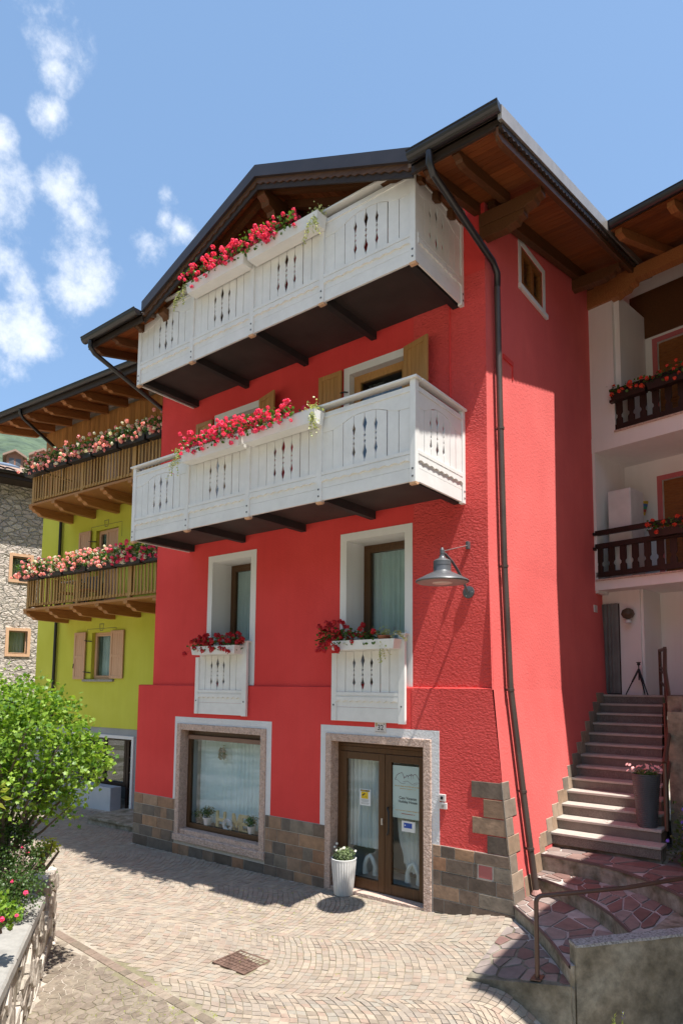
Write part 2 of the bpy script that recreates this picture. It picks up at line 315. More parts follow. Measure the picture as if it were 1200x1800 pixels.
M['lamp_grey'] = pm('anthracite_lamp_metal', [(.09, .095, .105), (.12, .125, .135)], rough=.4, spec=.5, metal=.2)
M['lamp_in'] = pm('pale_lamp_reflector', [(.6, .56, .52)], rough=.3)
M['black'] = pm('black_plastic', [(.014, .014, .016), (.02, .02, .022)], rough=.45)
M['curtain'] = pm('sheer_curtain', [(.62, .66, .67), (.70, .74, .75)], rough=.9, nscale=2, sss=0)
M['curtain_blue'] = pm('pale_blue_sheer_curtain', [(.66, .80, .86), (.72, .85, .9)], rough=.9, nscale=2)
M['dark_in'] = pm('dim_interior', [(.16, .15, .14), (.2, .19, .18)], rough=.9)
M['glass'] = glassmat('window_glass', (.86, .92, .92))
M['glass_door'] = glassmat('shop_glass', (.92, .96, .96), .55)
M['shutter_roll'] = wood('brown_roller_blind', (.20, .075, .02), (.30, .12, .035), rough=.5, axis=0, vary=0)
M['pink_paint'] = plaster('pink_window_surround', (.50, .13, .14), (.56, .17, .17), .2, .003, 50)
M['dark_rail'] = wood('dark_brown_railing', (.020, .010, .008), (.036, .018, .013), rough=.5, axis=2, vary=.1)
M['pot_white'] = pm('matt_white_planter', [(.62, .62, .61), (.68, .68, .67)], rough=.5, mottle=.04)
M['pot_dark'] = pm('anthracite_planter', [(.055, .058, .066), (.075, .078, .088)], rough=.5)
M['soil'] = pm('dark_soil', [(.04, .026, .018), (.07, .05, .035)], rough=1, bump=.8, bscale=60, bdist=.02)
M['geranium'] = leafmat('crimson_pink_petals', (.80, .04, .17), (.92, .14, .32), .3, .6)
M['geranium_red'] = leafmat('deep_red_petals', (.48, .010, .022), (.66, .03, .045), .2, .6)
M['petal_pink'] = leafmat('pink_petals', (.92, .34, .40), (.95, .62, .60), .25, .6)
M['petal_white'] = leafmat('white_petals', (.78, .74, .66), (.86, .84, .78), .25, .6)
M['petal_coral'] = leafmat('orange_red_petals', (.78, .06, .035), (.85, .12, .06), .2, .6)
M['leaf'] = leafmat('geranium_leaves', (.045, .115, .02), (.10, .20, .04))
M['leaf_bush'] = leafmat('bush_leaves', (.06, .155, .012), (.30, .44, .06), .40)
M['leaf_dark'] = leafmat('dark_shrub_leaves', (.035, .075, .016), (.08, .14, .03), .3)
M['leaf_cream'] = leafmat('variegated_leaves', (.55, .55, .30), (.35, .42, .18), .3)
M['leaf_yellow'] = leafmat('yellow_green_leaves', (.34, .42, .05), (.45, .50, .09), .45)
M['leaf_grey'] = leafmat('grey_green_leaves', (.14, .2, .09), (.22, .28, .13), .3)
M['bark'] = pm('grey_brown_bark', [(.10, .07, .05), (.18, .13, .1)], rough=.9, nscale=20, bump=.5)
M['paper'] = pm('white_paper', [(.72, .75, .75), (.75, .78, .78)], rough=.6)
M['sign_board'] = pm('pale_sign_board', [(.42, .54, .52), (.46, .58, .56)], rough=.4)
M['ink'] = pm('dark_ink', [(.03, .03, .035)], rough=.6)
M['ink_maroon'] = pm('maroon_ink', [(.12, .03, .06)], rough=.6)
M['ink_ochre'] = pm('ochre_ink', [(.50, .36, .16)], rough=.6)
M['ink_red'] = pm('red_ink', [(.35, .12, .08)], rough=.6)
M['yellow'] = pm('yellow_print', [(.75, .52, .02)], rough=.5)
M['blue'] = pm('blue_print', [(.03, .09, .42)], rough=.5)
M['enamel'] = pm('white_enamel', [(.62, .58, .56), (.68, .64, .62)], rough=.3)
M['letter_wood'] = pm('pale_wooden_letter', [(.55, .40, .20), (.62, .47, .26)], rough=.6)
M['metal_lt'] = pm('bright_metal', [(.55, .55, .55)], rough=.3, metal=.8)

# ------------------------------------------------------------------ the ground
def sstep(a, b, x):
    t = min(1, max(0, (x-a)/(b-a))); return t*t*(3-2*t)
def GZ(x, y):
    """Height of the paved street."""
    xx = max(-24, min(8, x)); yy = max(-12, min(14, y))
    g = 0.012*(xx+5) + 0.045*(yy-8.4)
    g += 0.185*math.exp(-((x+3.7)**2 + (y-8.4)**2)/0.62)
    g -= 0.60*sstep(-3.35, -2.1, x)*sstep(8.3, 7.3, y)*sstep(6, 0, x)
    return g
def in_view(x, y, z, m=0.0):
    d = Vector((x, y, z-CAM_Z)); k = d.dot(_f)
    if k < .3: return False
    u = d.dot(C_R)/k*1155+622; v = -d.dot(C_U)/k*1155+1098
    return -m < u < 1200+m and -m < v < 1800+m

def ground_mat():
    m, t, p = newmat('sandy_joint_ground'); N = t.nodes.new; L = t.links.new; co = N('ShaderNodeTexCoord')
    n1 = N('ShaderNodeTexNoise'); n1.inputs['Scale'].default_value = .55; n1.inputs['Detail'].default_value = 6; L(co.outputs['Object'], n1.inputs['Vector'])
    r = N('ShaderNodeValToRGB'); e = r.color_ramp.elements; e[0].position = .42; e[0].color = (.19, .17, .105, 1); e[1].position = .60; e[1].color = (.44, .39, .34, 1)
    e.new(.50).color = (.32, .275, .22, 1); L(n1.outputs['Fac'], r.inputs[0])
    n2 = N('ShaderNodeTexNoise'); n2.inputs['Scale'].default_value = 25; n2.inputs['Detail'].default_value = 6; L(co.outputs['Object'], n2.inputs['Vector'])
    mr = N('ShaderNodeMapRange'); mr.inputs['To Min'].default_value = .6; mr.inputs['To Max'].default_value = 1.4; L(n2.outputs['Fac'], mr.inputs['Value'])
    mu = N('ShaderNodeVectorMath'); mu.operation = 'SCALE'; L(r.outputs[0], mu.inputs[0]); L(mr.outputs[0], mu.inputs['Scale']); L(mu.outputs[0], p.inputs['Base Color'])
    p.inputs['Roughness'].default_value = .95
    b = N('ShaderNodeBump'); b.inputs['Strength'].default_value = .5; b.inputs['Distance'].default_value = .005; L(n2.outputs['Fac'], b.inputs['Height']); L(b.outputs[0], p.inputs['Normal'])
    return m
M['ground'] = ground_mat()
def axis_pts(lo, hi, st, far):
    a = [lo+i*st for i in range(int((hi-lo)/st)+1)]
    for k in range(1, 9): a.append(hi+(far-hi)*(k/8)**2); a.insert(0, lo-(far+lo)*(k/8)**2 if False else lo-(far)*(k/8)**2)
    return sorted(a)
gx = axis_pts(-18, 2, .25, 900); gy = axis_pts(0, 12, .25, 900)
g = MB(); g.v = [Vector((x, y, GZ(x, y)-.009)) for y in gy for x in gx]
nx = len(gx); g.f = [(j*nx+i, j*nx+i+1, (j+1)*nx+i+1, (j+1)*nx+i) for j in range(len(gy)-1) for i in range(nx-1)]
ground = g.build('ground', M['ground'], smooth=True, kind='structure')

# cells of a crazy paving: seeds on a jittered grid, each clipped by the bisectors to its neighbours
def clip_half(poly, px, py, nx_, ny_):
    out_ = []
    for i in range(len(poly)):
        a = poly[i]; b = poly[(i+1) % len(poly)]
        da = (a[0]-px)*nx_+(a[1]-py)*ny_; db = (b[0]-px)*nx_+(b[1]-py)*ny_
        if da <= 0: out_.append(a)
        if (da < 0) != (db < 0) and da != db:
            t = da/(da-db); out_.append((a[0]+(b[0]-a[0])*t, a[1]+(b[1]-a[1])*t))
    return out_
def voronoi(x0, x1, y0, y1, sp, jit, r, ax=1.0, drop=0.0, region=None):
    nxs = max(1, round((x1-x0)/(sp*ax))); nys = max(1, round((y1-y0)/sp)); sx = (x1-x0)/nxs; sy = (y1-y0)/nys
    S = {}
    for i in range(-1, nxs+1):
        for j in range(-1, nys+1):
            if 0 <= i < nxs and 0 <= j < nys and r.random() < drop: continue
            S[(i, j)] = (x0+(i+.5+r.uniform(-jit, jit))*sx, y0+(j+.5+r.uniform(-jit, jit))*sy)
    cells = []
    for (i, j), s_ in S.items():
        if not (0 <= i < nxs and 0 <= j < nys): continue
        poly = list(region) if region else [(x0, y0), (x1, y0), (x1, y1), (x0, y1)]
        for di in (-2, -1, 0, 1, 2):
            for dj in (-2, -1, 0, 1, 2):
                q = S.get((i+di, j+dj))
                if q is None or (di == 0 and dj == 0): continue
                poly = clip_half(poly, (s_[0]+q[0])/2, (s_[1]+q[1])/2, q[0]-s_[0], q[1]-s_[1])
                if len(poly) < 3: break
            if len(poly) < 3: break
        if len(poly) >= 3: cells.append((s_, poly))
    return cells
def area(p): return abs(sum(p[i][0]*p[(i+1) % len(p)][1]-p[(i+1) % len(p)][0]*p[i][1] for i in range(len(p))))/2
def inset(poly, gap):
    """Shrink a convex polygon by gap on every side."""
    if sum(poly[i][0]*poly[(i+1) % len(poly)][1]-poly[(i+1) % len(poly)][0]*poly[i][1] for i in range(len(poly))) < 0: poly = poly[::-1]
    res = list(poly)
    for i in range(len(poly)):
        a = poly[i]; b = poly[(i+1) % len(poly)]; l = math.hypot(b[0]-a[0], b[1]-a[1])
        if l < 1e-6: continue
        nx_, ny_ = (b[1]-a[1])/l, -(b[0]-a[0])/l
        res = clip_half(res, a[0]-nx_*gap, a[1]-ny_*gap, nx_, ny_)
        if len(res) < 3: return None
    return res
def clean(poly, eps=.012):
    o = []
    for p_ in poly:
        if not o or math.hypot(p_[0]-o[-1][0], p_[1]-o[-1][1]) > eps: o.append(p_)
    if len(o) > 2 and math.hypot(o[0][0]-o[-1][0], o[0][1]-o[-1][1]) < eps: o.pop()
    return o
def stone_mb(mb, poly, fn, depth, edge, lift=0, rough=0):
    """A flat stone: poly in plane coordinates, fn(u, v, h) gives its world point."""
    a = inset(poly, edge)
    if not a or len(a) < 3: return False
    if len(a) != len(poly):
        q = [(fn(u, v, lift)) for u, v in poly]; b0 = [fn(u, v, -depth) for u, v in poly]; n = len(poly)
        mb.add(q+b0, [tuple(range(n))]+[(i, n+i, n+(i+1) % n, (i+1) % n) for i in range(n)]); return True
    n = len(poly)
    if sum(poly[i][0]*poly[(i+1) % n][1]-poly[(i+1) % n][0]*poly[i][1] for i in range(n)) < 0: poly = poly[::-1]
    cx0 = sum(q[0] for q in poly)/n; cy0 = sum(q[1] for q in poly)/n
    ins = [(u+(cx0-u)*min(.4, edge/max(.01, math.hypot(cx0-u, cy0-v))), v+(cy0-v)*min(.4, edge/max(.01, math.hypot(cx0-u, cy0-v)))) for u, v in poly]
    mb.add([fn(u, v, lift) for u, v in ins]+[fn(u, v, lift-edge*.6) for u, v in poly]+[fn(u, v, -depth) for u, v in poly],
           [tuple(range(n))]+[(i, n+i, n+(i+1) % n, (i+1) % n) for i in range(n)]+[(n+i, 2*n+i, 2*n+(i+1) % n, n+(i+1) % n) for i in range(n)])
    return True

# cobbles: porphyry cubes laid in segmental arches that open towards +x
def in_poly(x, y, poly):
    c = False
    for i in range(len(poly)):
        (x1, y1), (x2, y2) = poly[i], poly[(i+1) % len(poly)]
        if (y1 > y) != (y2 > y) and x < (x2-x1)*(y-y1)/(y2-y1)+x1: c = not c
    return c
SECTOR = [(-3.72, 8.33), (-3.61, 6.84), (-2.47, 6.95), (-2.40, 6.86), (-2.55, 7.08), (-2.8, 7.39), (-3.0, 7.63), (-3.26, 7.92), (-3.5, 8.16)]
BORDER_A, BORDER_B = (-9.2, 5.02), (-4.9, 4.62)
def border_y(x): return BORDER_A[1]+(BORDER_B[1]-BORDER_A[1])*(x-BORDER_A[0])/(BORDER_B[0]-BORDER_A[0])
PW_A, PW_B = (-8.72, 4.88), (-4.6, 2.0)       # street face of the planter wall (far end, near end)
def wall_side(x, y):
    dx, dy = PW_B[0]-PW_A[0], PW_B[1]-PW_A[1]; return -((x-PW_A[0])*dy-(y-PW_A[1])*dx)
cr = random.Random(5)
cells = []
ang = RAD(24); ca, sa = math.cos(ang), math.sin(ang)
AW = .80; AR = 1.45; ST = .092; NS = 18
for col_ in range(-12, 12):
    off = cr.uniform(0, ST)
    for row in range(-170, 130):
        for k in range(NS):
            us = [-AW+2*AW*q/NS for q in (k, k+1)]
            w = [cr.uniform(-.012, .012) for _ in range(4)]
            h = [math.sqrt(AR*AR-u*u)-math.sqrt(AR*AR-AW*AW) for u in us]
            quad = []
            for (u, hh, rr_, ww) in ((us[0], h[0], row, 0), (us[1], h[1], row, 0), (us[1], h[1], row+1, 0), (us[0], h[0], row+1, 0)):
                uu = u + noise.noise(Vector((u*9+col_*7, rr_*1.7, 3)))*.030 + col_*2*AW
                pp = rr_*ST + hh + off + noise.noise(Vector((u*5+col_*3, rr_*.9, 9)))*.020 + .10*noise.noise(Vector((u*.8+col_*2*AW*.8, rr_*.07, 4)))
                X_, Y_ = -6+pp*ca-uu*sa, 6+pp*sa+uu*ca
                X_ += .34*noise.noise(Vector((X_*.42, Y_*.42, 1.5))); Y_ += .44*noise.noise(Vector((X_*.36, Y_*.36, 7.5)))
                quad.append((X_, Y_))
            cx0 = sum(q[0] for q in quad)/4; cy0 = sum(q[1] for q in quad)/4
            if not (-17 < cx0 < -1.6 and 2.6 < cy0 < 9.7): continue
            if cy0 > 8.31 and cx0 > -12.15: continue
            if cx0 > -3.7 and in_poly(cx0, cy0, SECTOR): continue
            if cx0 > -2.62 and cy0 > 6.93: continue
            if cx0 > -3.66 and cy0 > 6.88: continue
            if cy0 < border_y(cx0)+.12 and cx0 > -9.2: continue
            if wall_side(cx0, cy0) < 0 and cx0 < -4.6 and cy0 < 4.9: continue
            if -6.345 < cx0 < -5.765 and 5.525 < cy0 < 6.015: continue
            if not in_view(cx0, cy0, GZ(cx0, cy0), 40): continue
            cells.append((cx0, cy0, quad))
cells.sort(key=lambda c: (c[0]**2+c[1]**2))
field = MB(); M['kerb'] = pm('dull_kerb_slab', [(.18, .145, .11), (.26, .21, .165), (.22, .165, .13)], rough=.8, src='object', mottle=.25, mscale=10, bump=.3)
def cobble(mb, quad, cx0, cy0):
    q = inset(quad, .0038)
    if not q or len(q) != 4: return
    lift = cr.uniform(-.003, .003); tx, ty = cr.uniform(-.05, .05), cr.uniform(-.05, .05)
    def fn(u, v, hh): return Vector((u, v, GZ(u, v)+hh+(u-cx0)*tx+(v-cy0)*ty))
    stone_mb(mb, q, fn, .012, .004, lift)
for i, (cx0, cy0, quad) in enumerate(cells):
    if i < 290:
        mb = MB(); cobble(mb, quad, cx0, cy0)
        if mb.v: mb.build('cobble', M['cobble'], ground, norm=False)
    else: cobble(field, quad, cx0, cy0)
field.build('cobble_field', M['cobble_isl'], ground, norm=False, kind='stuff')
print('cobbles', len(cells))
# a row of border slabs and the patch of irregular stones beyond it
dx, dy = BORDER_B[0]-BORDER_A[0], BORDER_B[1]-BORDER_A[1]; ln = math.hypot(dx, dy); tx_, ty_ = dx/ln, dy/ln
p_ = 0; slabs = MB()
while p_ < ln:
    w = cr.uniform(.14, .28); a0, a1 = p_+.006, p_+w-.006
    q = [(BORDER_A[0]+tx_*s_-ty_*o_, BORDER_A[1]+ty_*s_+tx_*o_) for s_, o_ in ((a0, -.06), (a1, -.06), (a1, .05), (a0, .05))]
    cx0 = sum(k[0] for k in q)/4; cy0 = sum(k[1] for k in q)/4
    if wall_side(cx0, cy0) > -.1 and in_view(cx0, cy0, 0, 60):
        mb = MB(); stone_mb(mb, q, lambda u, v, hh: Vector((u, v, GZ(u, v)+hh)), .014, .006, cr.uniform(-.002, .002)); mb.build('kerb_slab', M['kerb'], ground, norm=False)
    p_ += w
patch = MB()
for s_, poly in voronoi(-9.0, -3.0, 2.4, 5.1, .105, .45, cr):
    if s_[1] > border_y(s_[0])-.10 or wall_side(*s_) < .05 or not in_view(s_[0], s_[1], -.2, 60): continue
    q = inset(clean(poly), .005)
    if q and len(q) > 2: stone_mb(patch, clean(q), lambda u, v, hh: Vector((u, v, GZ(u, v)+hh)), .014, .008, cr.uniform(-.004, .004))
M['field_stone'] = pm('grey_field_stone', [(.17, .135, .105), (.21, .175, .135), (.24, .20, .16), (.19, .15, .12)], rough=.8, src='island', mottle=.3, mscale=12, bump=.5, bscale=30, bdist=.006)
patch.build('irregular_stone', M['field_stone'], ground, norm=False, kind='stuff')
# tufts of grass and moss in the joints
tuft = MB()
for _ in range(420):
    if rnd.random() < .4: x, y = rnd.uniform(-7.8, -5.4), rnd.uniform(6.3, 8.0)
    elif rnd.random() < .6: x = rnd.uniform(-6.8, -4.6); y = border_y(x)+rnd.gauss(-.25, .22)
    else: x, y = rnd.uniform(-11, -4), rnd.uniform(4.6, 8.2)
    if not in_view(x, y, GZ(x, y)): continue
    for k in range(rnd.randint(3, 7)):
        a = rnd.uniform(0, 6.28); l = rnd.uniform(.008, .026); bx, by = x+rnd.gauss(0, .018), y+rnd.gauss(0, .018); z = GZ(bx, by)-.008
        c_ = Vector((bx, by, z)); d_ = Vector((math.cos(a)*.6, math.sin(a)*.6, .8))*l; w_ = Vector((-math.sin(a), math.cos(a), 0))*.006
        tuft.add([c_-w_, c_+w_, c_+d_], [(0, 1, 2)])
tuft.build('joint_grass', M['leaf_yellow'], kind='stuff', norm=False, label='small tufts of grass in the joints of the cobbles', cat='grass')

mh = thing('manhole_cover', 'rusty square cast iron manhole cover with a grid pattern set in the cobbles', 'manhole cover', (-6.05, 5.77, GZ(-6.05, 5.77)))
zc = GZ(-6.05, 5.77)
mb = MB(); x0, x1, y0, y1 = -6.33, -5.78, 5.54, 6.0
for a in ((x0, x1, y0, y0+.03), (x0, x1, y1-.03, y1), (x0, x0+.03, y0+.03, y1-.03), (x1-.03, x1, y0+.03, y1-.03)): mb.box(*a, zc-.03, zc+.004)
mb.build('frame', M['iron'], mh)
mb = MB(); mb.box(x0+.035, x1-.035, y0+.035, y1-.035, zc-.03, zc-.004)
mb.build('lid', M['iron'], mh)
mb = MB()
for k in range(1, 8): mb.box(x0+.035+k*.06, x0+.043+k*.06, y0+.04, y1-.04, zc-.006, zc+.002)
for k in range(1, 6): mb.box(x0+.04, x1-.04, y0+.035+k*.065, y0+.043+k*.065, zc-.006, zc+.0025)
mb.build('grid', M['iron'], mh)

# hills all round the village
hm, ht, hp = newmat('wooded_hillside')
N = ht.nodes.new; L = ht.links.new; co = N('ShaderNodeTexCoord'); vv = N('ShaderNodeTexVoronoi'); vv.inputs['Scale'].default_value = .22; L(co.outputs['Object'], vv.inputs['Vector'])
n1 = N('ShaderNodeTexNoise'); n1.inputs['Scale'].default_value = .06; n1.inputs['Detail'].default_value = 8; L(co.outputs['Object'], n1.inputs['Vector'])
ad_ = N('ShaderNodeMath'); ad_.operation = 'MULTIPLY_ADD'; ad_.inputs[1].default_value = -.05; L(vv.outputs['Distance'], ad_.inputs[0]); L(n1.outputs['Fac'], ad_.inputs[2])
r = N('ShaderNodeValToRGB'); e = r.color_ramp.elements; e[0].position = .30; e[0].color = (.025, .048, .034, 1); e[1].position = .62; e[1].color = (.085, .125, .07, 1); L(ad_.outputs[0], r.inputs[0]); L(r.outputs[0], hp.inputs['Base Color']); hp.inputs['Roughness'].default_value = .9
b = N('ShaderNodeBump'); b.inputs['Strength'].default_value = 1; b.inputs['Distance'].default_value = 2.5; b.invert = True; L(vv.outputs['Distance'], b.inputs['Height']); L(b.outputs[0], hp.inputs['Normal'])
hb = MB(); NA, NR = 160, 22
for i in range(NA):
    a = 2*math.pi*i/NA; v = Vector((math.cos(a), math.sin(a), 0))
    H = 214+25*noise.noise(v*1.7+Vector((3, 1, 0)))+60*noise.noise(v*4.1)
    for j in range(NR):
        t = j/(NR-1); rr = 170+420*t; z = H*(t**.72)*(1+.10*noise.noise(v*9+Vector((0, 0, t*6)))) + 5*noise.noise(v*40+Vector((0, 0, t*25)))*t - 3
        hb.v.append(Vector((v.x*rr, v.y*rr, z)))
hb.f = [(i*NR+j, ((i+1) % NA)*NR+j, ((i+1) % NA)*NR+j+1, i*NR+j+1) for i in range(NA) for j in range(NR-1)]
hb.build('hills', hm, smooth=True, kind='structure')
# ------------------------------------------------------------------ the red house
F = Fr((0, 8.4, 0), 0.0)            # front, u = x
FL = Fr((0, 8.35, 0), 0.0)          # thicker ground floor front
SD = Fr((-4.04, 0, 0), RAD(90))     # side wall: u = y
XW = -4.04
def side_x(z):                       # the battered side wall
    if z >= 5.0: return XW
    if z >= 3.15: return -3.98 + (XW+3.98)*(z-3.15)/1.85
    return -3.98 + (3.15-z)*0.1015

house = thing('townhouse', 'tall red plastered house with white carved balconies and a brown tiled base', 'house', (-8, 8.4, 0))

def wall_faces(mb, fr, u0, u1, z0, z1, holes, depth, u1fn=None):
    """A wall face with real openings and their reveals."""
    us = sorted({u0, u1} | {h[0] for h in holes} | {h[1] for h in holes}); zs = sorted({z0, z1} | {h[2] for h in holes} | {h[3] for h in holes})
    us = [u for u in us if u0 <= u <= u1]; zs = [z for z in zs if z0 <= z <= z1]
    def U(u, z): return (u1fn(z) if (u1fn and abs(u-u1) < 1e-6) else u)
    for a, b in zip(us, us[1:]):
        for c, d in zip(zs, zs[1:]):
            m_ = ((a+b)/2, (c+d)/2)
            if any(h[0] < m_[0] < h[1] and h[2] < m_[1] < h[3] for h in holes): continue
            mb.add([fr.P(U(a, c), 0, c), fr.P(U(b, c), 0, c), fr.P(U(b, d), 0, d), fr.P(U(a, d), 0, d)], [(0, 1, 2, 3)])
def reveal(mb, fr, h, depth, bottom=True):
    a, b, c, d = h; P = fr.P
    mb.add([P(a,0,c),P(a,0,d),P(a,-depth,d),P(a,-depth,c),P(b,0,c),P(b,0,d),P(b,-depth,d),P(b,-depth,c)], [(0,1,2,3),(4,7,6,5),(1,5,6,2)]+([(0,3,7,4)] if bottom else []))

W1 = (-9.86, -8.80, 3.22, 5.555); W2 = (-6.56, -5.43, 3.22, 5.555)
V1 = (-9.77, -8.70, 6.15, 8.40); V2 = (-6.53, -5.42, 6.15, 8.40)
T1 = (-8.3, -6.9, 9.0, 10.6)
mb = MB(); wall_faces(mb, F, -11.65, -4.04, 3.16, 10.0, [W1, W2, V1, V2, T1], .5)
# gable triangle and the step where the corner thickens
mb.add([F.P(-11.65, 0, 10.0), F.P(-4.04, 0, 10.0), F.P(-4.04, 0, 10.35), F.P(-7.22, 0, 11.3), F.P(-10.6, 0, 10.35), F.P(-11.65, 0, 10.3)], [(0, 1, 2, 3, 4, 5)])
mb.add([F.P(-11.65, 0, 3.16), F.P(-11.65, -5, 3.16), F.P(-11.65, -5, 10.3), F.P(-11.65, 0, 10.3)], [(0, 1, 2, 3)])
mb.build('front_wall', M['red'], house, norm=False)
# strip of coarse roughcast at the corner
mb = MB()
cuts = [3.165, 5.0, 9.3]
for a, b in zip(cuts, cuts[1:]):
    mb.add([F.P(-5.20, .006, a), F.P(side_x(a)+.004, .006, a), F.P(side_x(b)+.004, .006, b), F.P(-4.62 if b > 5.1 else -4.95, .006, b)] if False else
           [F.P(-5.27, .006, a), F.P(side_x(a)+.004, .006, a), F.P(side_x(b)+.004, .006, b), F.P(-5.27, .006, b)], [(0, 1, 2, 3)])
mb.build('roughcast_strip', M['red_rough'], house, norm=False)
# side wall
SW = (9.72, 10.66, 9.70, 10.42)
mb = MB(); cutz = [-.2, 1.5, 3.15, 5.0]
for a, b in zip(cutz, cutz[1:]):
    y0 = 8.35
    mb.add([(side_x(a), y0, a), (side_x(a), 13.9, a), (side_x(b), 13.9, b), (side_x(b), y0 if b < 3.1 else 8.40, b)], [(0, 1, 2, 3)])
wall_faces(mb, SD, 8.394, 13.9, 5.0, 10.0, [SW], .3); 
def roof_z(y): return 10.02+.255*(y-6.75)
mb2 = MB()
wall_faces(mb2, SD, 8.394, 13.9, 10.0, 10.3, [SW], .3)
mb.v += [] ; base = len(mb.v); mb.v += mb2.v; mb.f += [tuple(i+base for i in q) for q in mb2.f]
zt = 10.42
mb.add([SD.P(8.394, 0, 10.3), SD.P(9.72, 0, 10.3), SD.P(9.72, 0, roof_z(9.72)-.1), SD.P(8.394, 0, roof_z(8.4)-.1)], [(0, 1, 2, 3)])
mb.add([SD.P(9.72, 0, 10.42), SD.P(10.66, 0, 10.42), SD.P(10.66, 0, roof_z(10.66)-.1), SD.P(9.72, 0, roof_z(9.72)-.1)], [(0, 1, 2, 3)])
mb.add([SD.P(10.66, 0, 10.3), SD.P(13.9, 0, 10.3), SD.P(13.9, 0, roof_z(13.9)-.1), SD.P(10.66, 0, roof_z(10.66)-.1)], [(0, 1, 2, 3)])
reveal(mb, SD, SW, .12)
mb.build('side_wall', M['red_sunlit_side'], house, norm=False)
# back, so that the house is closed
mb = MB(); mb.add([(-12.07, 13.9, -.6), (-3.7, 13.9, -.6), (-4.04, 13.9, 11.8), (-12.07, 13.9, 11.8)], [(0, 1, 2, 3)]); mb.add([(-12.07, 8.35, -.6), (-12.07, 13.9, -.6), (-12.07, 13.9, 3.17), (-12.07, 8.35, 3.17)], [(0, 1, 2, 3)])
mb.add([(-11.65, 8.4, 3.17), (-11.65, 13.9, 3.17), (-11.65, 13.9, 11.8), (-11.65, 8.4, 10.3)], [(0, 1, 2, 3)])
mb.build('back_wall', M['red'], house, norm=False)

# ground floor: thick base with a ledge
SHOP = (-10.60, -8.40, .40, 2.30); DOOR = (-6.79, -5.07, -.30, 2.30)
mb = MB()
G1 = (-10.72, -8.27, .18, 2.42); G2 = (-6.91, -4.94, -.30, 2.42)
wall_faces(mb, FL, -12.07, -4.82, -.3, 3.16, [G1, G2], 0)
mb.add([(-12.07, 8.35, 3.16), (-4.82, 8.35, 3.16), (-4.82, 8.4, 3.175), (-12.07, 8.4, 3.175)], [(0, 1, 2, 3)])
mb.add([(-12.07, 8.4, 3.175), (-11.6, 8.4, 3.175), (-11.6, 13.9, 3.175), (-12.07, 13.9, 3.175)], [(0, 1, 2, 3)])
mb.build('ground_floor_wall', M['red'], house, norm=False)
mb = MB()
cz = [-.3, .3, 1.0, 1.9, 2.6, 3.16]
for a, b in zip(cz, cz[1:]):
    mb.add([(-4.82, 8.35, a), (side_x(a), 8.35, a), (side_x(b), 8.35, b), (-4.82, 8.35, b)], [(0, 1, 2, 3)])
mb.add([(-5.27, 8.346, 2.56), (-4.8, 8.346, 2.56), (-4.8, 8.346, 3.16), (-5.27, 8.346, 3.16)], [(0, 1, 2, 3)])
mb.add([(-4.82, 8.35, 3.16), (-3.98, 8.35, 3.16), (-3.98, 8.4, 3.175), (-4.82, 8.4, 3.175)], [(0, 1, 2, 3)])
mb.build('roughcast_corner', M['red_rough'], house, norm=False)

# slate tiles of the base
tr_ = random.Random(21)
TB = [0.95, .742, .534, .326, .118, -.09, -.30]
def tile_row(u0, u1, z0, z1, holes, fr, d, seed_off, mat, wid=(.2, .3, .4, .5), right=None, gap=.011, par=house):
    u = u0; first = True
    while u < u1-.03:
        w = tr_.choice(wid) * (.6 if first and seed_off else 1); first = False
        e = min(u+w, u1)
        if u1-e < .12: e = u1
        a, b = u, e; ok = True
        for h in holes:
            if z0 < h[3]-.02 and z1 > h[2]+.02:
                if a >= h[0]-.01 and b <= h[1]+.01: ok = False; break
                if a < h[0] < b: b = h[0]
                elif a < h[1] < b: a = h[1]
        if ok and b-a > .03:
            mb = MB(); g_ = gap/2; pr_ = d+tr_.uniform(0, .003); c_ = .004
            ra = right(z0) if (right and e == u1) else b; rb = right(z1) if (right and e == u1) else b
            P = fr.P
            q0 = [(a+g_, z0+g_), (ra-g_, z0+g_), (rb-g_, z1-g_), (a+g_, z1-g_)]
            q1 = [(a+g_+c_, z0+g_+c_), (ra-g_-c_, z0+g_+c_), (rb-g_-c_, z1-g_-c_), (a+g_+c_, z1-g_-c_)]
            mb.add([P(u_, pr_, z_) for u_, z_ in q1]+[P(u_, pr_-c_, z_) for u_, z_ in q0]+[P(u_, 0.001, z_) for u_, z_ in q0],
                   [(0,1,2,3)]+[(i, 4+i, 4+(i+1) % 4, (i+1) % 4) for i in range(4)]+[(4+i, 8+i, 8+(i+1) % 4, 4+(i+1) % 4) for i in range(4)])
            mb.build('tile', mat, par, norm=False)
        u = e
for k in range(6):
    tile_row(-12.07, -6.915, TB[k+1], TB[k], [(-10.73, -8.26, .17, 3)], FL, .016, k % 2, M['tile'])
# right of the door: six courses up to the corner, with the small pink plate
RB = [.95, .79, .60, .41, .22, .03, -.2]
for k in range(6):
    tile_row(-4.92, -3.8, RB[k+1], RB[k], [(-4.22, -3.99, .60, .79)] if k == 1 else [], FL, .018, (k+1) % 2, M['tile_front'] if 'tile_front' in M else M['tile'], (.22, .3, .42), right=lambda z: side_x(z)-.004)
mb = MB(); mb.fbox(FL, -4.205, -4.005, -.002, .010, .612, .778); mb.build('pink_plate', M['petal_plate'] if 'petal_plate' in M else pm('pink_plate', [(.42, .12, .12), (.46, .15, .14)], rough=.5), house)
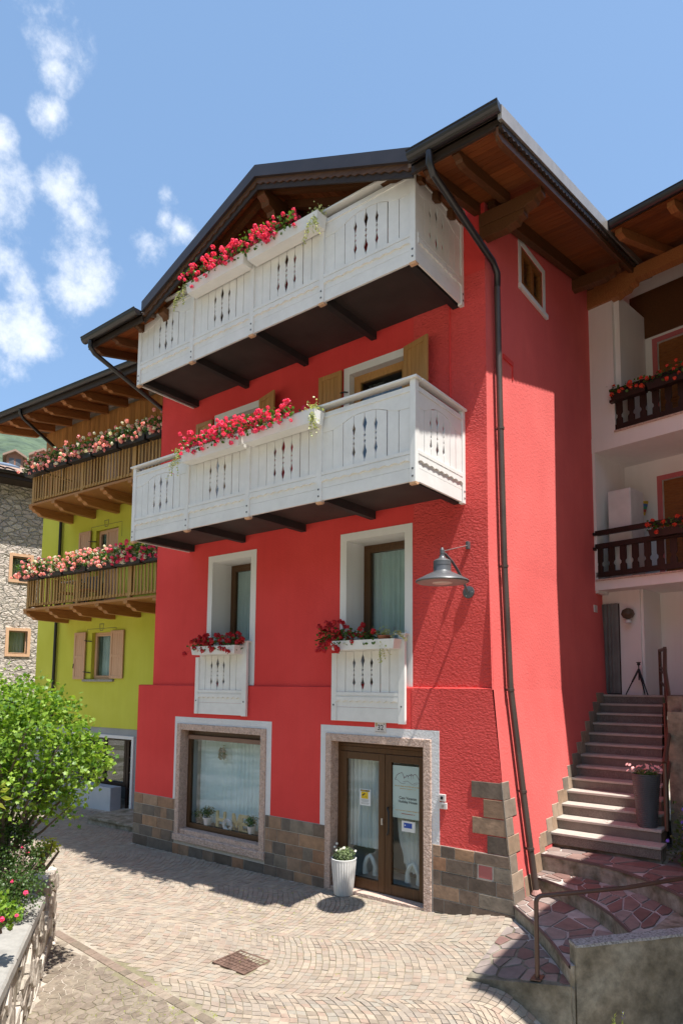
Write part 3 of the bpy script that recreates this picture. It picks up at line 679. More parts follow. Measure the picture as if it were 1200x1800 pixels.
# quoins
for z0, z1, u0 in ((1.67, 1.90, -4.31), (1.42, 1.67, -4.13), (1.19, 1.42, -4.30), (.95, 1.19, -4.08)):
    tile_row(u0, -3.9, z0, z1, [], FL, .010, 0, M['tile'], (1.2,), right=lambda z: side_x(z)-.004)
mb = MB(); mb.prism(FL, [(-12.07, -.3), (-6.91, -.3), (-6.91, .95), (-8.27, .95), (-8.27, .18), (-10.72, .18), (-10.72, .95), (-12.07, .95)], -.01, .008); mb.build('tile_grout', M['grout'], house)
mb = MB(); mb.hexa([FL.P(-4.94, .008, -.3), FL.P(side_x(-.3), .008, -.3), FL.P(side_x(-.3), -.01, -.3), FL.P(-4.94, -.01, -.3), FL.P(-4.94, .008, .95), FL.P(side_x(.95), .008, .95), FL.P(side_x(.95), -.01, .95), FL.P(-4.94, -.01, .95)])
mb.build('tile_grout', M['grout'], house)
# tiles on the side wall: corner column and the stepped skirting above the stairs
SG = MB()
def side_tile(y0, y1, z0, z1, mat, d=.011, g_=.0045):
    SG.add([(side_x(z0)+.004, y0, z0), (side_x(z0)+.004, y1, z0), (side_x(z1)+.004, y1, z1), (side_x(z1)+.004, y0, z1)], [(0, 1, 2, 3)])
    mb = MB(); f = lambda y, z, dd: Vector((side_x(z)+dd, y, z)); c_ = .004
    q0 = [(y0+g_, z0+g_), (y1-g_, z0+g_), (y1-g_, z1-g_), (y0+g_, z1-g_)]; q1 = [(y0+g_+c_, z0+g_+c_), (y1-g_-c_, z0+g_+c_), (y1-g_-c_, z1-g_-c_), (y0+g_+c_, z1-g_-c_)]
    mb.add([f(y, z, d) for y, z in q1]+[f(y, z, d-c_) for y, z in q0]+[f(y, z, -.02) for y, z in q0],
           [(0,1,2,3)]+[(i, 4+i, 4+(i+1) % 4, (i+1) % 4) for i in range(4)]+[(4+i, 8+i, 8+(i+1) % 4, 4+(i+1) % 4) for i in range(4)])
    mb.build('tile', mat, house, norm=False)
zz = 1.91; row = 0
while zz > .1:
    h_ = .235; w_ = (.22, .36)[row % 2] if zz > .7 else .36
    if w_ == .36 and zz > .9: side_tile(8.335, 8.56, zz-h_, zz, M['tile_sunlit']) if False else side_tile(8.335, 8.70, zz-h_, zz, M['tile_sunlit'])
    else: side_tile(8.335, 8.335+w_, zz-h_, zz, M['tile_sunlit'])
    zz -= h_; row += 1

# stair geometry shared with the steps
NST = 13
def step_y(i): return 9.84 + .285*i
def step_z(i): return 1.03 + .1683*i
for i in range(NST):
    zt_ = step_z(i); zb_ = zt_-.1683
    for a, b in ((step_y(i)-.42, step_y(i)-.2), (step_y(i)-.2, step_y(i)+.02)):
        side_tile(a, b, zb_, zb_+.21 if i == 0 else zt_+.035, M['tile_sunlit'], d=.010+.0004*i)
for a, b, c, d in ((9.36, 9.55, .80, 1.03), (9.05, 9.37, .57, .83), (9.37, 9.62, .57, .8), (8.72, 9.05, .33, .62)):
    side_tile(a, b, c, d, M['tile_sunlit'], d=.009)

SG.build('tile_grout', M['grout'], house, norm=False, kind='stuff')
# white paint round the openings and rough granite frames
for (a, b, c, d), zb in ((( -10.81, -8.15, 0, 2.55), .95), ((-7.03, -4.81, 0, 2.55), .95)):
    inn = G1 if a < -8 else G2
    mb = MB(); mb.prism(FL, [(a, zb), (a, d), (b, d), (b, zb), (inn[1], zb), (inn[1], inn[3]), (inn[0], inn[3]), (inn[0], zb)][::-1], -.002, .004); mb.build('painted_border', M['white_rough'], house)
def stone_frame(o, i_, bottom, depth):
    parts = [(o[0], i_[0], o[2], o[3]), (i_[1], o[1], o[2], o[3]), (i_[0], i_[1], i_[3], o[3])]
    for k, (a, b, c, d) in enumerate(parts):
        mb = MB(); mb.fbox(FL, a+.001, b-.001, -depth, .03, c, d); ob = mb.build('stone_jamb' if k < 2 else 'stone_lintel', M['granite_pink'], house, bevel=.008)
stone_frame(G1, SHOP, True, .30); stone_frame(G2, DOOR, False, .30)
mb = MB(); mb.fbox(FL, -10.74, -8.24, -.06, .055, .185, .31); mb.build('window_sill', M['granite_pink'], house, bevel=.01)
mb = MB(); mb.fbox(FL, -10.60, -8.40, -.32, -.01, .30, .40); mb.build('window_sill', M['granite_pink'], house, bevel=.008)
mb = MB(); mb.fbox(FL, -6.79, -5.07, -.45, .02, -.25, .035); mb.build('door_sill', M['granite_pink'], house, bevel=.008)

def curtain_mb(fr, u0, u1, d, z0, z1, amp=.02, per=.11, n=60, seed=0):
    mb = MB(); rr_ = random.Random(seed); ph = [rr_.uniform(0, 6.28) for _ in range(4)]
    for i in range(n+1):
        u = u0+(u1-u0)*i/n; s_ = u-u0
        dd = amp*(math.sin(2*math.pi*s_/per+ph[0]+1.2*math.sin(s_*7+ph[1]))+.5*math.sin(2*math.pi*s_/(per*.43)+ph[2]))
        mb.v += [fr.P(u, d+dd, z0), fr.P(u, d+dd*.8, z1)]
    mb.f = [(2*i, 2*i+2, 2*i+3, 2*i+1) for i in range(n)]; return mb

def frame_rect(mb, fr, u0, u1, z0, z1, w, d0, d1, wb=None):
    wb = wb or w
    mb.fbox(fr, u0, u0+w, d0, d1, z0, z1); mb.fbox(fr, u1-w, u1, d0, d1, z0, z1); mb.fbox(fr, u0+w, u1-w, d0, d1, z1-w, z1); mb.fbox(fr, u0+w, u1-w, d0, d1, z0, z0+wb)

M['light_in'] = pm('light_shop_interior', [(.6, .62, .62), (.66, .68, .68)], rough=.9)
def room(fr, u0, u1, z0, z1, d0, d1, par, mt=None):
    mb = MB(); P = fr.P; a, b = d0, d1
    mb.add([P(u0,a,z0),P(u1,a,z0),P(u1,a,z1),P(u0,a,z1),P(u0,b,z0),P(u1,b,z0),P(u1,b,z1),P(u0,b,z1)], [(0,1,2,3),(0,4,5,1),(3,2,6,7),(0,3,7,4),(1,5,6,2)])
    return mb.build('interior', mt or M['dark_in'], par, norm=False)

def window(fr, par, h, d, mat, fw=.09, curtain=None, mull=False, sash=.055, cs=0, name='window', glass='glass', cd_=-.10):
    u0, u1, z0, z1 = h; mb = MB()
    frame_rect(mb, fr, u0, u1, z0, z1, fw, d-.07, d)
    frame_rect(mb, fr, u0+fw-.01, u1-fw+.01, z0+fw-.01, z1-fw+.01, sash, d-.06, d+.012)
    if mull: mb.fbox(fr, (u0+u1)/2-.055, (u0+u1)/2+.055, d-.062, d+.02, z0+fw, z1-fw)
    w = mb.build(name, mat, par, bevel=.006)
    g_ = MB(); k = fw+sash-.012; g_.fbox(fr, u0+k, u1-k, d-.03, d-.024, z0+k, z1-k); g_.build('pane', M[glass], w)
    if curtain: curtain_mb(fr, u0+k, u1-k, d+cd_, z0+k, z1-.03, seed=cs).build('curtain', M[curtain], w, norm=False, smooth=True)
    room(fr, u0, u1, z0, z1, d-.9, d-.075, w, M['light_in'] if glass == 'glass_door' else None)
    return w

# shop window
w = window(FL, house, (SHOP[0], SHOP[1], SHOP[2]+.0, SHOP[3]-.02), -.17, M['frame_brown'], .085, 'curtain_blue', sash=.03, cs=3, name='shop_window', glass='glass_door', cd_=-.27)
mb = MB(); mb.fbox(FL, -10.52, -8.42, -.165, -.10, 2.12, 2.20); mb.build('blind_box', pm('brown_pink_blind_box', [(.20, .115, .085), (.24, .14, .105)], rough=.5), w, bevel=.005)
# surroundings of first floor windows: white band plus deep white reveals
for h, o in ((W1, (-9.99, -8.66)), (W2, (-6.69, -5.29))):
    mb = MB(); z0, z1 = 3.178, 5.68
    mb.fbox(F, o[0], h[0], -.002, .010, z0, z1); mb.fbox(F, h[1], o[1], -.002, .010, z0, z1); mb.fbox(F, h[0], h[1], -.002, .010, h[3], z1)
    reveal(mb, F, (h[0], h[1], h[2], h[3]), .52)
    mb.build('window_surround', M['white_trim'], house, norm=False)
    window(F, house, h, -.47, M['frame_brown'], .075, 'curtain', sash=.07, cs=int(-h[0]*10), cd_=-.09)
for h, o in ((V1, (-9.93, -8.55)), (V2, (-6.65, -5.30))):
    mb = MB(); z0, z1 = 6.1, 8.53
    mb.fbox(F, o[0], h[0], -.002, .010, z0, z1); mb.fbox(F, h[1], o[1], -.002, .010, z0, z1); mb.fbox(F, h[0], h[1], -.002, .010, h[3], z1)
    reveal(mb, F, h, .2)
    mb.build('window_surround', M['white_trim'], house, norm=False)
    w = window(F, house, h, -.12, M['shutter_wood'], .08, None, sash=.07, cs=5)
    curtain_mb(F, h[0]+.15, (h[0]+h[1])/2-.1, -.35, h[2], h[3]-.1, seed=8).build('curtain', M['dark_in'], w, norm=False)
def shutter(fr, par, u0, u1, z0, z1, d, mat, mid=(.5,), name='shutter', wst=.085, th=.035, louv=False):
    mb = MB(); mb.fbox(fr, u0, u0+wst, d, d+th, z0, z1); mb.fbox(fr, u1-wst, u1, d, d+th, z0, z1)
    zs = [z0]+[z0+(z1-z0)*m_ for m_ in mid]+[z1]
    mb.fbox(fr, u0+wst, u1-wst, d+.001, d+th-.001, z0, z0+wst); mb.fbox(fr, u0+wst, u1-wst, d+.001, d+th-.001, z1-wst, z1)
    for m_ in zs[1:-1]: mb.fbox(fr, u0+wst, u1-wst, d+.001, d+th-.001, m_-wst/2, m_+wst/2)
    s_ = mb.build(name, mat, par, bevel=.004)
    n = max(2, round((u1-u0-2*wst)/.09)); w = (u1-u0-2*wst)/n
    for k in range(n):
        q = MB(); q.fbox(fr, u0+wst+k*w+.002, u0+wst+(k+1)*w-.002, d+.008, d+.022, z0+wst, z1-wst); q.build('shutter_board', mat, s_)
    return s_
SHF = Fr(F.P(0, .03, 0), 0)
shutter(SHF, house, -7.17, -6.67, 6.3, 8.50, 0, M['shutter_wood'], (.3, .62))
shutter(SHF, house, -10.43, -9.95, 6.3, 8.45, 0, M['shutter_wood'], (.3, .62))
for hx in (-5.40, -8.60):                      # the right leaves stand a little off the wall
    a = RAD(14); fr = Fr(F.P(hx, .05, 0), -a)
    shutter(fr, house, 0, .52, 6.3, 8.50, 0, M['shutter_wood'], (.3, .62))
mb = MB()
for x, z in ((-6.64, 8.1), (-6.64, 6.9), (-9.92, 8.1)): mb.tube([F.P(x-.05, .06, z), F.P(x+.03, .06, z), F.P(x+.08, .0, z)], .012, 6)
mb.build('shutter_hinge', M['black'], house)
# balcony door of the top floor, nearly hidden
window(F, house, T1, -.1, M['shutter_wood'], .09, None, mull=True)
# small window of the side wall
mb = MB(); o = (9.62, 10.83, 9.62, 10.52)
mb.fbox(SD, o[0], SW[0], 0, .012, o[2], o[3]); mb.fbox(SD, SW[1], o[1]-.06, 0, .012, o[2], o[3]); mb.fbox(SD, SW[0], SW[1], 0, .012, SW[3], o[3]); mb.build('window_surround', M['white_trim'], house)
mb = MB(); mb.fbox(SD, 9.60, 10.80, .0, .05, 9.62, 9.70); mb.build('window_sill', M['white_trim'], house, bevel=.005)
window(SD, house, SW, -.008, M['shutter_roll'], .08, None, mull=True)
mb = MB(); mb.fbox(SD, 8.98, 9.33, -.02, .02, 8.17, 8.24); mb.fbox(SD, 9.30, 9.33, -.02, .015, 7.95, 8.17); mb.build('plaster_ledge', M['red'], house)
# thin pipe on the facade
mb = MB(); mb.tube([F.P(-4.62, .015, 7.2), F.P(-4.62, .015, 8.9)], .014, 8); mb.tube([F.P(-7.52, .02, 2.78), F.P(-7.52, .03, 2.64), F.P(-7.17, .02, 2.60)], .010, 6)
mb.build('conduit', M['red'], house, smooth=True)
mb = MB(); mb.lathe((0, 0, 0), [(.001, 0), (.035, 0), (.035, .02), (.001, .02)], 12)
for i, v in enumerate(mb.v): mb.v[i] = F.P(-7.16+v.x, v.z, 2.60+v.y)
mb.build('conduit_box', M['red'], house)
# ------------------------------------------------------------------ its door
dfr = Fr(FL.P(0, -.16, 0), 0)
mb = MB(); frame_rect(mb, dfr, DOOR[0], DOOR[1], .03, 2.28, .06, -.07, .0)
mb.fbox(dfr, DOOR[0]+.06, DOOR[1]-.06, -.06, .004, 2.14, 2.22)
mb.fbox(dfr, DOOR[0]+.05, DOOR[1]-.05, -.05, .012, 2.225, 2.262)
door = mb.build('door', M['frame_brown'], house, bevel=.005)
ML = -5.86
for a, b in ((DOOR[0]+.06, ML), (ML, DOOR[1]-.06)):
    mb = MB(); frame_rect(mb, dfr, a+.004, b-.004, .045, 2.135, .115, -.055, .012, .16); lf = mb.build('door_leaf', M['frame_brown'], door, bevel=.008)
    # panes are the door's own so that nothing sits a fourth level down
    g_ = MB(); g_.fbox(dfr, a+.12, b-.12, -.03, -.024, .2, 2.03); g_.build('pane', M['glass_door'], door)
lc = curtain_mb(dfr, DOOR[0]+.12, ML-.1, -.20, .62, 2.1, .014, .08, 40, 4); lc.build('curtain', M['curtain'], door, norm=False, smooth=True)
# the right curtain is gathered at its foot
mb = MB(); n = 60; u0, u1 = ML+.10, DOOR[1]-.10; rows = 14
for j in range(rows+1):
    t = j/rows; z = 2.08-1.72*t; pinch = 1-.40*sstep(.52, 1.0, t)**1.5; um = (u0+u1)/2
    for i in range(n+1):
        s_ = i/n; u = um+(u0+(u1-u0)*s_-um)*pinch
        zz_ = z + (.16*(abs(s_-.5)*2)**2*sstep(.7, 1, t))
        mb.v.append(dfr.P(u, -.2+.014*math.sin(s_*44+math.sin(s_*9))*(1+.8*t), zz_))
mb.f = [(j*(n+1)+i, j*(n+1)+i+1, (j+1)*(n+1)+i+1, (j+1)*(n+1)+i) for j in range(rows) for i in range(n)]
mb.build('curtain', M['curtain'], door, norm=False, smooth=True)
for sx_ in (-1, 1):     # tied tails of the curtains
    for cu in (-5.47, -6.27):
        mb = MB(); mb.tube([dfr.P(cu, -.19, .52), dfr.P(cu+sx_*.05, -.17, .47), dfr.P(cu+sx_*.10, -.18, .36), dfr.P(cu+sx_*.10, -.19, .22)], [.02, .035, .035, .05], 8); mb.build('curtain_tail', M['curtain'], door, smooth=True)
room(dfr, DOOR[0]+.02, DOOR[1]-.02, .03, 2.28, -1.3, -.075, door, M['light_in'])
mb = MB(); hu = -5.80; mb.tube([dfr.P(hu, .012, 1.33), dfr.P(hu+.02, .06, 1.33), dfr.P(hu+.055, .075, 1.28), dfr.P(hu+.055, .075, .99), dfr.P(hu+.02, .06, .94), dfr.P(hu, .012, .94)], .016, 8)
mb.build('handle', M['black'], door, smooth=True)
mb = MB(); mb.fbox(dfr, -5.925, -5.895, .012, .022, 1.06, 1.16); mb.fbox(dfr, -5.915, -5.905, .022, .03, 1.09, 1.12); mb.build('lock_plate', M['metal_lt'], door)

# ---- signs
def text_mesh(name, s_, size, fr, u, d, z, mat, par, align='CENTER', ext=.0008, bold=0):
    cu = bpy.data.curves.new(name, 'FONT'); cu.body = s_; cu.size = size; cu.align_x = align; cu.extrude = ext; cu.resolution_u = 3; cu.offset = bold
    o = bpy.data.objects.new('tmp', cu); COL.objects.link(o); dg = bpy.context.evaluated_depsgraph_get(); me = bpy.data.meshes.new_from_object(o.evaluated_get(dg)); bpy.data.objects.remove(o); bpy.data.curves.remove(cu)
    me.name = name; me.materials.clear()
    for v in me.vertices:
        q = fr.P(u+v.co.x, d+v.co.z, z+v.co.y); v.co = q
    return link(name, me, mat, par)
def strip(mb, fr, pts, d, w):
    for a, b in zip(pts, pts[1:]):
        A = fr.P(a[0], d, a[1]); B = fr.P(b[0], d, b[1]); t = (B-A).normalized(); s_ = t.cross(fr.N)*w/2; e_ = t*w*.3
        mb.add([A-s_-e_, B-s_+e_, B+s_+e_, A+s_-e_], [(0, 1, 2, 3)])
sb = thing('door_sign', 'pale green holiday house sign with a mountain outline on the right door pane', 'sign', tuple(dfr.P(-5.46, 0, 1.58)))
mb = MB(); mb.fbox(dfr, -5.73, -5.19, -.022, -.016, 1.20, 1.98); mb.build('board', M['sign_board'], sb)
k = lambda x, y: (-5.73+.54*(x-115)/655, 1.98-.78*(y-170)/1110)
mt = [(165, 460), (185, 425), (205, 370), (235, 345), (255, 330), (285, 322), (312, 305), (335, 335), (350, 375), (362, 395), (368, 420), (385, 400), (400, 405), (412, 378), (428, 362), (440, 375), (452, 392), (465, 362), (480, 350), (492, 352), (508, 372), (515, 332), (535, 345), (552, 372), (570, 345), (600, 332), (630, 350), (660, 400), (690, 460), (715, 520)]
wv = [[(165, 460), (205, 468), (235, 485), (270, 518), (310, 540), (350, 545), (395, 525)], [(345, 505), (380, 490), (430, 485), (470, 500), (505, 530), (545, 552), (600, 555), (645, 540)], [(570, 527), (620, 512), (670, 508), (715, 520)], [(358, 400), (364, 445)], [(455, 392), (462, 440)], [(515, 350), (522, 440)], [(552, 372), (570, 430)]]
mb = MB(); strip(mb, dfr, [k(x, y+(x-440)*-.04) for x, y in mt], -.0145, .007)
for q in wv: strip(mb, dfr, [k(x, y+(x-440)*-.04) for x, y in q], -.0145, .004)
mb.build('mountain_outline', M['ink_maroon'], sb, norm=False)
def dashes(u, z, total, h_, mat, nm, par, seed, d=-.0145):
    rr_ = random.Random(seed); mb = MB(); a = u-total/2
    while a < u+total/2:      # lettering too small and blurred to read: strokes of its size and colour
        w = rr_.uniform(.008, .016); strip(mb, dfr, [(a, z+rr_.uniform(-.002, .002)), (a+w, z+rr_.uniform(-.002, .002))], d, h_); a += w+rr_.choice((.006, .006, .006, .018))
    mb.build(nm, mat, par, norm=False)
dashes(-5.46, 1.676, .46, .012, M['ink_ochre'], 'ochre_lettering', sb, 1)
dashes(-5.46, 1.640, .28, .008, M['ink_ochre'], 'ochre_lettering', sb, 2)
text_mesh('black_lettering', 'Casa Vacanze', .056, dfr, -5.46, -.0145, 1.485, M['ink'], sb, bold=.0006)
text_mesh('black_lettering', 'Holiday House', .056, dfr, -5.46, -.0145, 1.43, M['ink'], sb, bold=.0006)
dashes(-5.46, 1.315, .44, .010, M['ink_ochre'], 'small_lettering', sb, 3)
dashes(-5.46, 1.270, .22, .010, M['ink_red'], 'small_lettering', sb, 4)
b2 = thing('blue_notice', 'small white paper with a blue printed panel below the door sign', 'notice', tuple(dfr.P(-5.45, 0, 1.08)))
mb = MB(); mb.fbox(dfr, -5.57, -5.33, -.022, -.017, 1.01, 1.165); mb.build('sheet', M['paper'], b2)
mb = MB(); mb.fbox(dfr, -5.53, -5.385, -.017, -.0155, 1.065, 1.14); mb.build('blue_panel', M['blue'], b2)
mb = MB(); mb.lathe((0, 0, 0), [(.001, 0), (.011, 0), (.011, .001), (.001, .001)], 10)
for i, v in enumerate(mb.v): mb.v[i] = dfr.P(-5.508+v.x, -.0152+v.z, 1.103+v.y)
mb.build('white_dot', M['paper'], b2)
cs_ = thing('camera_notice', 'white and yellow surveillance camera notice on the left door pane', 'notice', tuple(dfr.P(-6.25, 0, 1.43)))
mb = MB(); mb.fbox(dfr, -6.36, -6.15, -.022, -.016, 1.31, 1.56); mb.build('sheet', M['paper'], cs_)
mb = MB(); mb.fbox(dfr, -6.345, -6.165, -.016, -.0145, 1.525, 1.55); mb.build('dark_band', M['ink'], cs_)
mb = MB(); mb.fbox(dfr, -6.33, -6.195, -.016, -.0145, 1.415, 1.52); mb.build('yellow_panel', M['yellow'], cs_)
dashes(-6.255, 1.5375, .16, .008, M['yellow'], 'yellow_lettering', cs_, 5, -.0135)
mb = MB(); strip(mb, dfr, [(-6.305, 1.468), (-6.26, 1.492)], -.0135, .018); strip(mb, dfr, [(-6.285, 1.468), (-6.295, 1.452), (-6.305, 1.452)], -.0135, .005); strip(mb, dfr, [(-6.25, 1.45), (-6.215, 1.437)], -.0135, .004); mb.build('camera_symbol', M['ink'], cs_, norm=False)
mb = MB()
for q, w_ in ((1.40, .15), (1.385, .16), (1.37, .12), (1.35, .16), (1.335, .14)): strip(mb, dfr, [(-6.255-w_/2, q), (-6.255+w_/2, q)], -.0135, .003)
mb.build('fine_print', M['ink'], cs_, norm=False)
hn = thing('house_number', 'white enamel house number plate 32 above the glazed door', 'house number', tuple(FL.P(-5.83, 0, 2.55)))
mb = MB(); mb.fbox(FL, -5.94, -5.73, .008, .016, 2.475, 2.635); mb.build('plate', M['enamel'], hn, bevel=.004)
text_mesh('numerals', '32', .115, FL, -5.83, .0175, 2.515, M['ink'], hn, bold=.0012)
text_mesh('letter', 'A', .034, FL, -5.765, .0175, 2.595, M['ink'], hn)
mb = MB(); mb.prism(FL, [(-5.92, 2.62), (-5.92, 2.575), (-5.905, 2.56), (-5.89, 2.575), (-5.89, 2.62)], .0165, .0178); mb.build('crest', M['ink_ochre'], hn)
mb = MB(); strip(mb, FL, [(-5.92, 2.49), (-5.75, 2.49)], .0178, .004); mb.build('fine_print', M['ink'], hn, norm=False)
for nm, lab, a in (('doorbell', 'square grey doorbell, the upper of the two beside the door', (-4.81, -4.70, 1.565, 1.665)), ('intercom', 'small white intercom with a round button, the lower of the two beside the door', (-4.80, -4.68, 1.46, 1.55))):
    t_ = thing(nm, lab, nm, tuple(FL.P(a[0]+.05, 0, a[2])))
    mb = MB(); mb.fbox(FL, a[0], a[1], .005, .035, a[2], a[3]); mb.build('case', M['enamel'], t_, bevel=.006)
    mb = MB(); mb.fbox(FL, (a[0]+a[1])/2-.02, (a[0]+a[1])/2+.02, .035, .042, (a[2]+a[3])/2-.02, (a[2]+a[3])/2+.02); mb.build('button', M['black'] if nm == 'doorbell' else M['metal_lt'], t_)

# ------------------------------------------------------------------ white balconies
BY = 7.07; BX0, BX1 = -10.60, -4.40
BF = Fr((0, BY, 0), 0); 
def spindle(t, kind, L_=1.0):
    if kind == 'groove': return .003
    if kind == 'slot': return .0095
    P_ = [(0, .0045), (.10, .0045), (.16, .010), (.23, .029), (.31, .017), (.38, .0055), (.42, .017), (.455, .006), (.50, .005), (.535, .017), (.57, .0055), (.64, .017), (.72, .029), (.79, .013), (.85, .0045), (1, .0045)] if kind == 'A' else \
         [(0, .0045), (.05, .006), (.12, .024), (.20, .038), (.29, .018), (.38, .006), (.425, .02), (.46, .005), (.50, .005), (.54, .02), (.58, .006), (.67, .018), (.77, .038), (.85, .024), (.92, .006), (1, .0045)]
    for (a, x), (b_, y) in zip(P_, P_[1:]):
        if a <= t <= b_: return x+(y-x)*(.5-.5*math.cos(math.pi*(t-a)/(b_-a)))
    return .0045
KN = ['groove', 'slot0', 'A', 'B', 'A', 'slot', 'slot0']
def carved_panel(fr, u0, u1, zb, z0, ztop, par, arch=True, kinds=None, n=8, d=0.0, base=True, low=0.0):
    """Boards with carved gaps, an arched top board, ledge, scalloped board and base boards."""
    kinds = kinds or KN; w = (u1-u0)/n
    def zt(u):
        t = (u-u0)/(u1-u0)
        if not arch: return ztop
        return ztop - .16 + .13*sstep(.10, .42, t)*sstep(.90, .58, t)
    def hw(i, t):
        if i <= 0 or i >= n: return 0.0
        k = kinds[i-1]
        if k == 'slot0': return .0058
        return spindle(t, k)
    TS = [0, .05, .08, .10, .13, .16, .18, .20, .23, .25, .27, .29, .31, .345, .38, .40, .42, .435, .455, .48, .5, .52, .535, .55, .57, .585, .61, .64, .67, .70, .72, .745, .77, .79, .82, .85, .88, .92, .96, 1]
    for i in range(n):
        a, b = u0+i*w, u0+(i+1)*w; zl, zr = zt(a), zt(b)
        simpleL = i == 0 or kinds[i-1] in ('groove', 'slot', 'slot0'); simpleR = i == n-1 or kinds[i] in ('groove', 'slot', 'slot0')
        L_ = [(a+hw(i, t), z0+(zl-z0)*t) for t in ((0, 1) if simpleL else TS)]
        R_ = [(b-hw(i+1, t), z0+(zr-z0)*t) for t in ((1, 0) if simpleR else TS[::-1])]
        mb = MB(); mb.prism(fr, L_[::-1] + R_[::-1] if False else [*R_[::-1], *L_[::-1]], d-.02, d)
        mb.build('board', M['white_paint'], par)
    # top board with arched lower edge
    m_ = 14; us = [u0+(u1-u0)*i/m_ for i in range(m_+1)]
    mb = MB(); mb.prism(fr, [(u0, ztop+.06)] + [(u, zt(u)+.003) for u in us] + [(u1, ztop+.06)], d-.022, d+.004)
    mb.fbox(fr, u0, u1, d-.03, d+.018, ztop+.06, ztop+.085)
    mb.fbox(fr, u0, u1, d-.025, d+.002, ztop+.085, ztop+.14)
    mb.build('top_board', M['white_paint'], par, bevel=.002)
    if base:
        mb = MB(); mb.fbox(fr, u0, u1, d-.03, d+.022, z0-.055, z0-.002); mb.fbox(fr, u0, u1, d-.02, d+.014, z0-.075, z0-.056); mb.build('ledge', M['white_paint'], par, bevel=.003)
        ns_ = 9; pts = [(u0, z0-.077)]
        step = (u1-u0)/ns_; zs = z0-.155
        low_ = []
        for j in range(ns_):
            for q in range(6):
                t = q/6; low_.append((u0+step*(j+t), zs+.022*math.sin(math.pi*t)))
        low_.append((u1, zs))
        mb = MB(); mb.prism(fr, [(u0, z0-.076)] + low_ + [(u1, z0-.076)], d-.012, d+.024); mb.build('scalloped_board', M['white_paint'], par)
        mb = MB(); mb.fbox(fr, u0, u1, d-.03, d+.002, zs-.085, z0-.076); mb.build('base_board', M['white_paint'], par, bevel=.002)
        mb = MB(); mb.fbox(fr, u0, u1, d-.03, d+.002, zb, zs-.088); mb.build('base_board', M['white_paint'], par, bevel=.002)
POSTS = [-10.555, -9.01, -7.51, -6.03, -4.435]
def balcony(zb, which):
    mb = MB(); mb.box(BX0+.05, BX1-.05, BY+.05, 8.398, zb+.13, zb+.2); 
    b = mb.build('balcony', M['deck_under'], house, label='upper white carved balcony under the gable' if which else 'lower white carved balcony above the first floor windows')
    zr = zb+1.40
    for i, x in enumerate(POSTS):
        mb = MB(); e = (.045, .045) 
        mb.fbox(BF, x-.045, x+.045, -.06, .03, zb-.02, zr-.033); mb.build('post', M['white_paint'], b, bevel=.008)
        mb = MB(); mb.prism(Fr((x, 0, 0), RAD(90)), [(BY-.035, zb-.02), (BY-.02, zb-.045), (BY+.03, zb-.05), (BY+.06, zb-.02)], -.05, .05); mb.build('post_foot', M['shutter_beige'], b)
        if 0 < i < 4 or True:
            mb = MB(); xx = min(max(x, BX0+.12), BX1-.12); mb.box(xx-.05, xx+.05, BY+.06, 8.396, zb-.0, zb+.13); mb.build('bracket_beam', M['steel_dark'], b)
        mb = MB()
        for z in (zb+.06, zb+.16): mb.fbox(BF, x-.012, x+.012, .028, .036, z-.012, z+.012)
        mb.build('bolt', M['lamp_grey'], b)
    for i in range(4):
        u0, u1 = POSTS[i]+.045, POSTS[i+1]-.045
        carved_panel(BF, u0, u1, zb, zb+.42, zb+1.155 if i in (0, 3) else zb+1.12, b, arch=i in (0, 3))
    # handrail caps
    mb = MB(); mb.fbox(BF, BX0-.04, BX1+.045, -.08, .065, zr-.032, zr); mb.build('handrail', M['white_paint'], b, bevel=.005)
    mb = MB(); mb.box(BX1-.07, BX1+.055, BY+.081, 8.398, zr-.039, zr-.001); mb.build('handrail', M['white_paint'], b, bevel=.012)
    mb = MB(); mb.box(BX0-.05, BX0+.07, BY+.081, 8.398, zr-.039, zr-.001); mb.build('handrail', M['white_paint'], b, bevel=.012)
    SF = Fr((BX1, 0, 0), RAD(90))
    carved_panel(SF, BY+.035, 8.31, zb, zb+.42, zb+1.155, b, kinds=['slot0', 'A', 'B', 'A', 'slot0', 'slot0'], n=7)
    mb = MB(); mb.box(BX1-.05, BX1+.02, 8.315, 8.397, zb-.02, zr-.04); mb.build('post', M['white_paint'], b, bevel=.008)
    mb = MB()
    for z in (zb+.06, zb+.16): mb.box(BX1+.018, BX1+.026, 8.345, 8.37, z-.012, z+.012)
    mb.build('bolt', M['lamp_grey'], b)
    SL = Fr((BX0, 0, 0), RAD(-90))
    mb = MB(); mb.box(BX0-.01, BX0+.02, BY+.06, 8.397, zb, zb+1.33); mb.build('side_panel', M['white_paint'], b)
    return b
bal_low = balcony(5.84, 0); bal_up = balcony(8.85, 1)
# box-like shelf at the end of the upper balcony (folded wooden screen)
mb = MB(); mb.box(-4.55, -4.30, 7.75, 8.30, 10.19, 10.25); mb.build('board_shelf', M['white_paint'], bal_up)

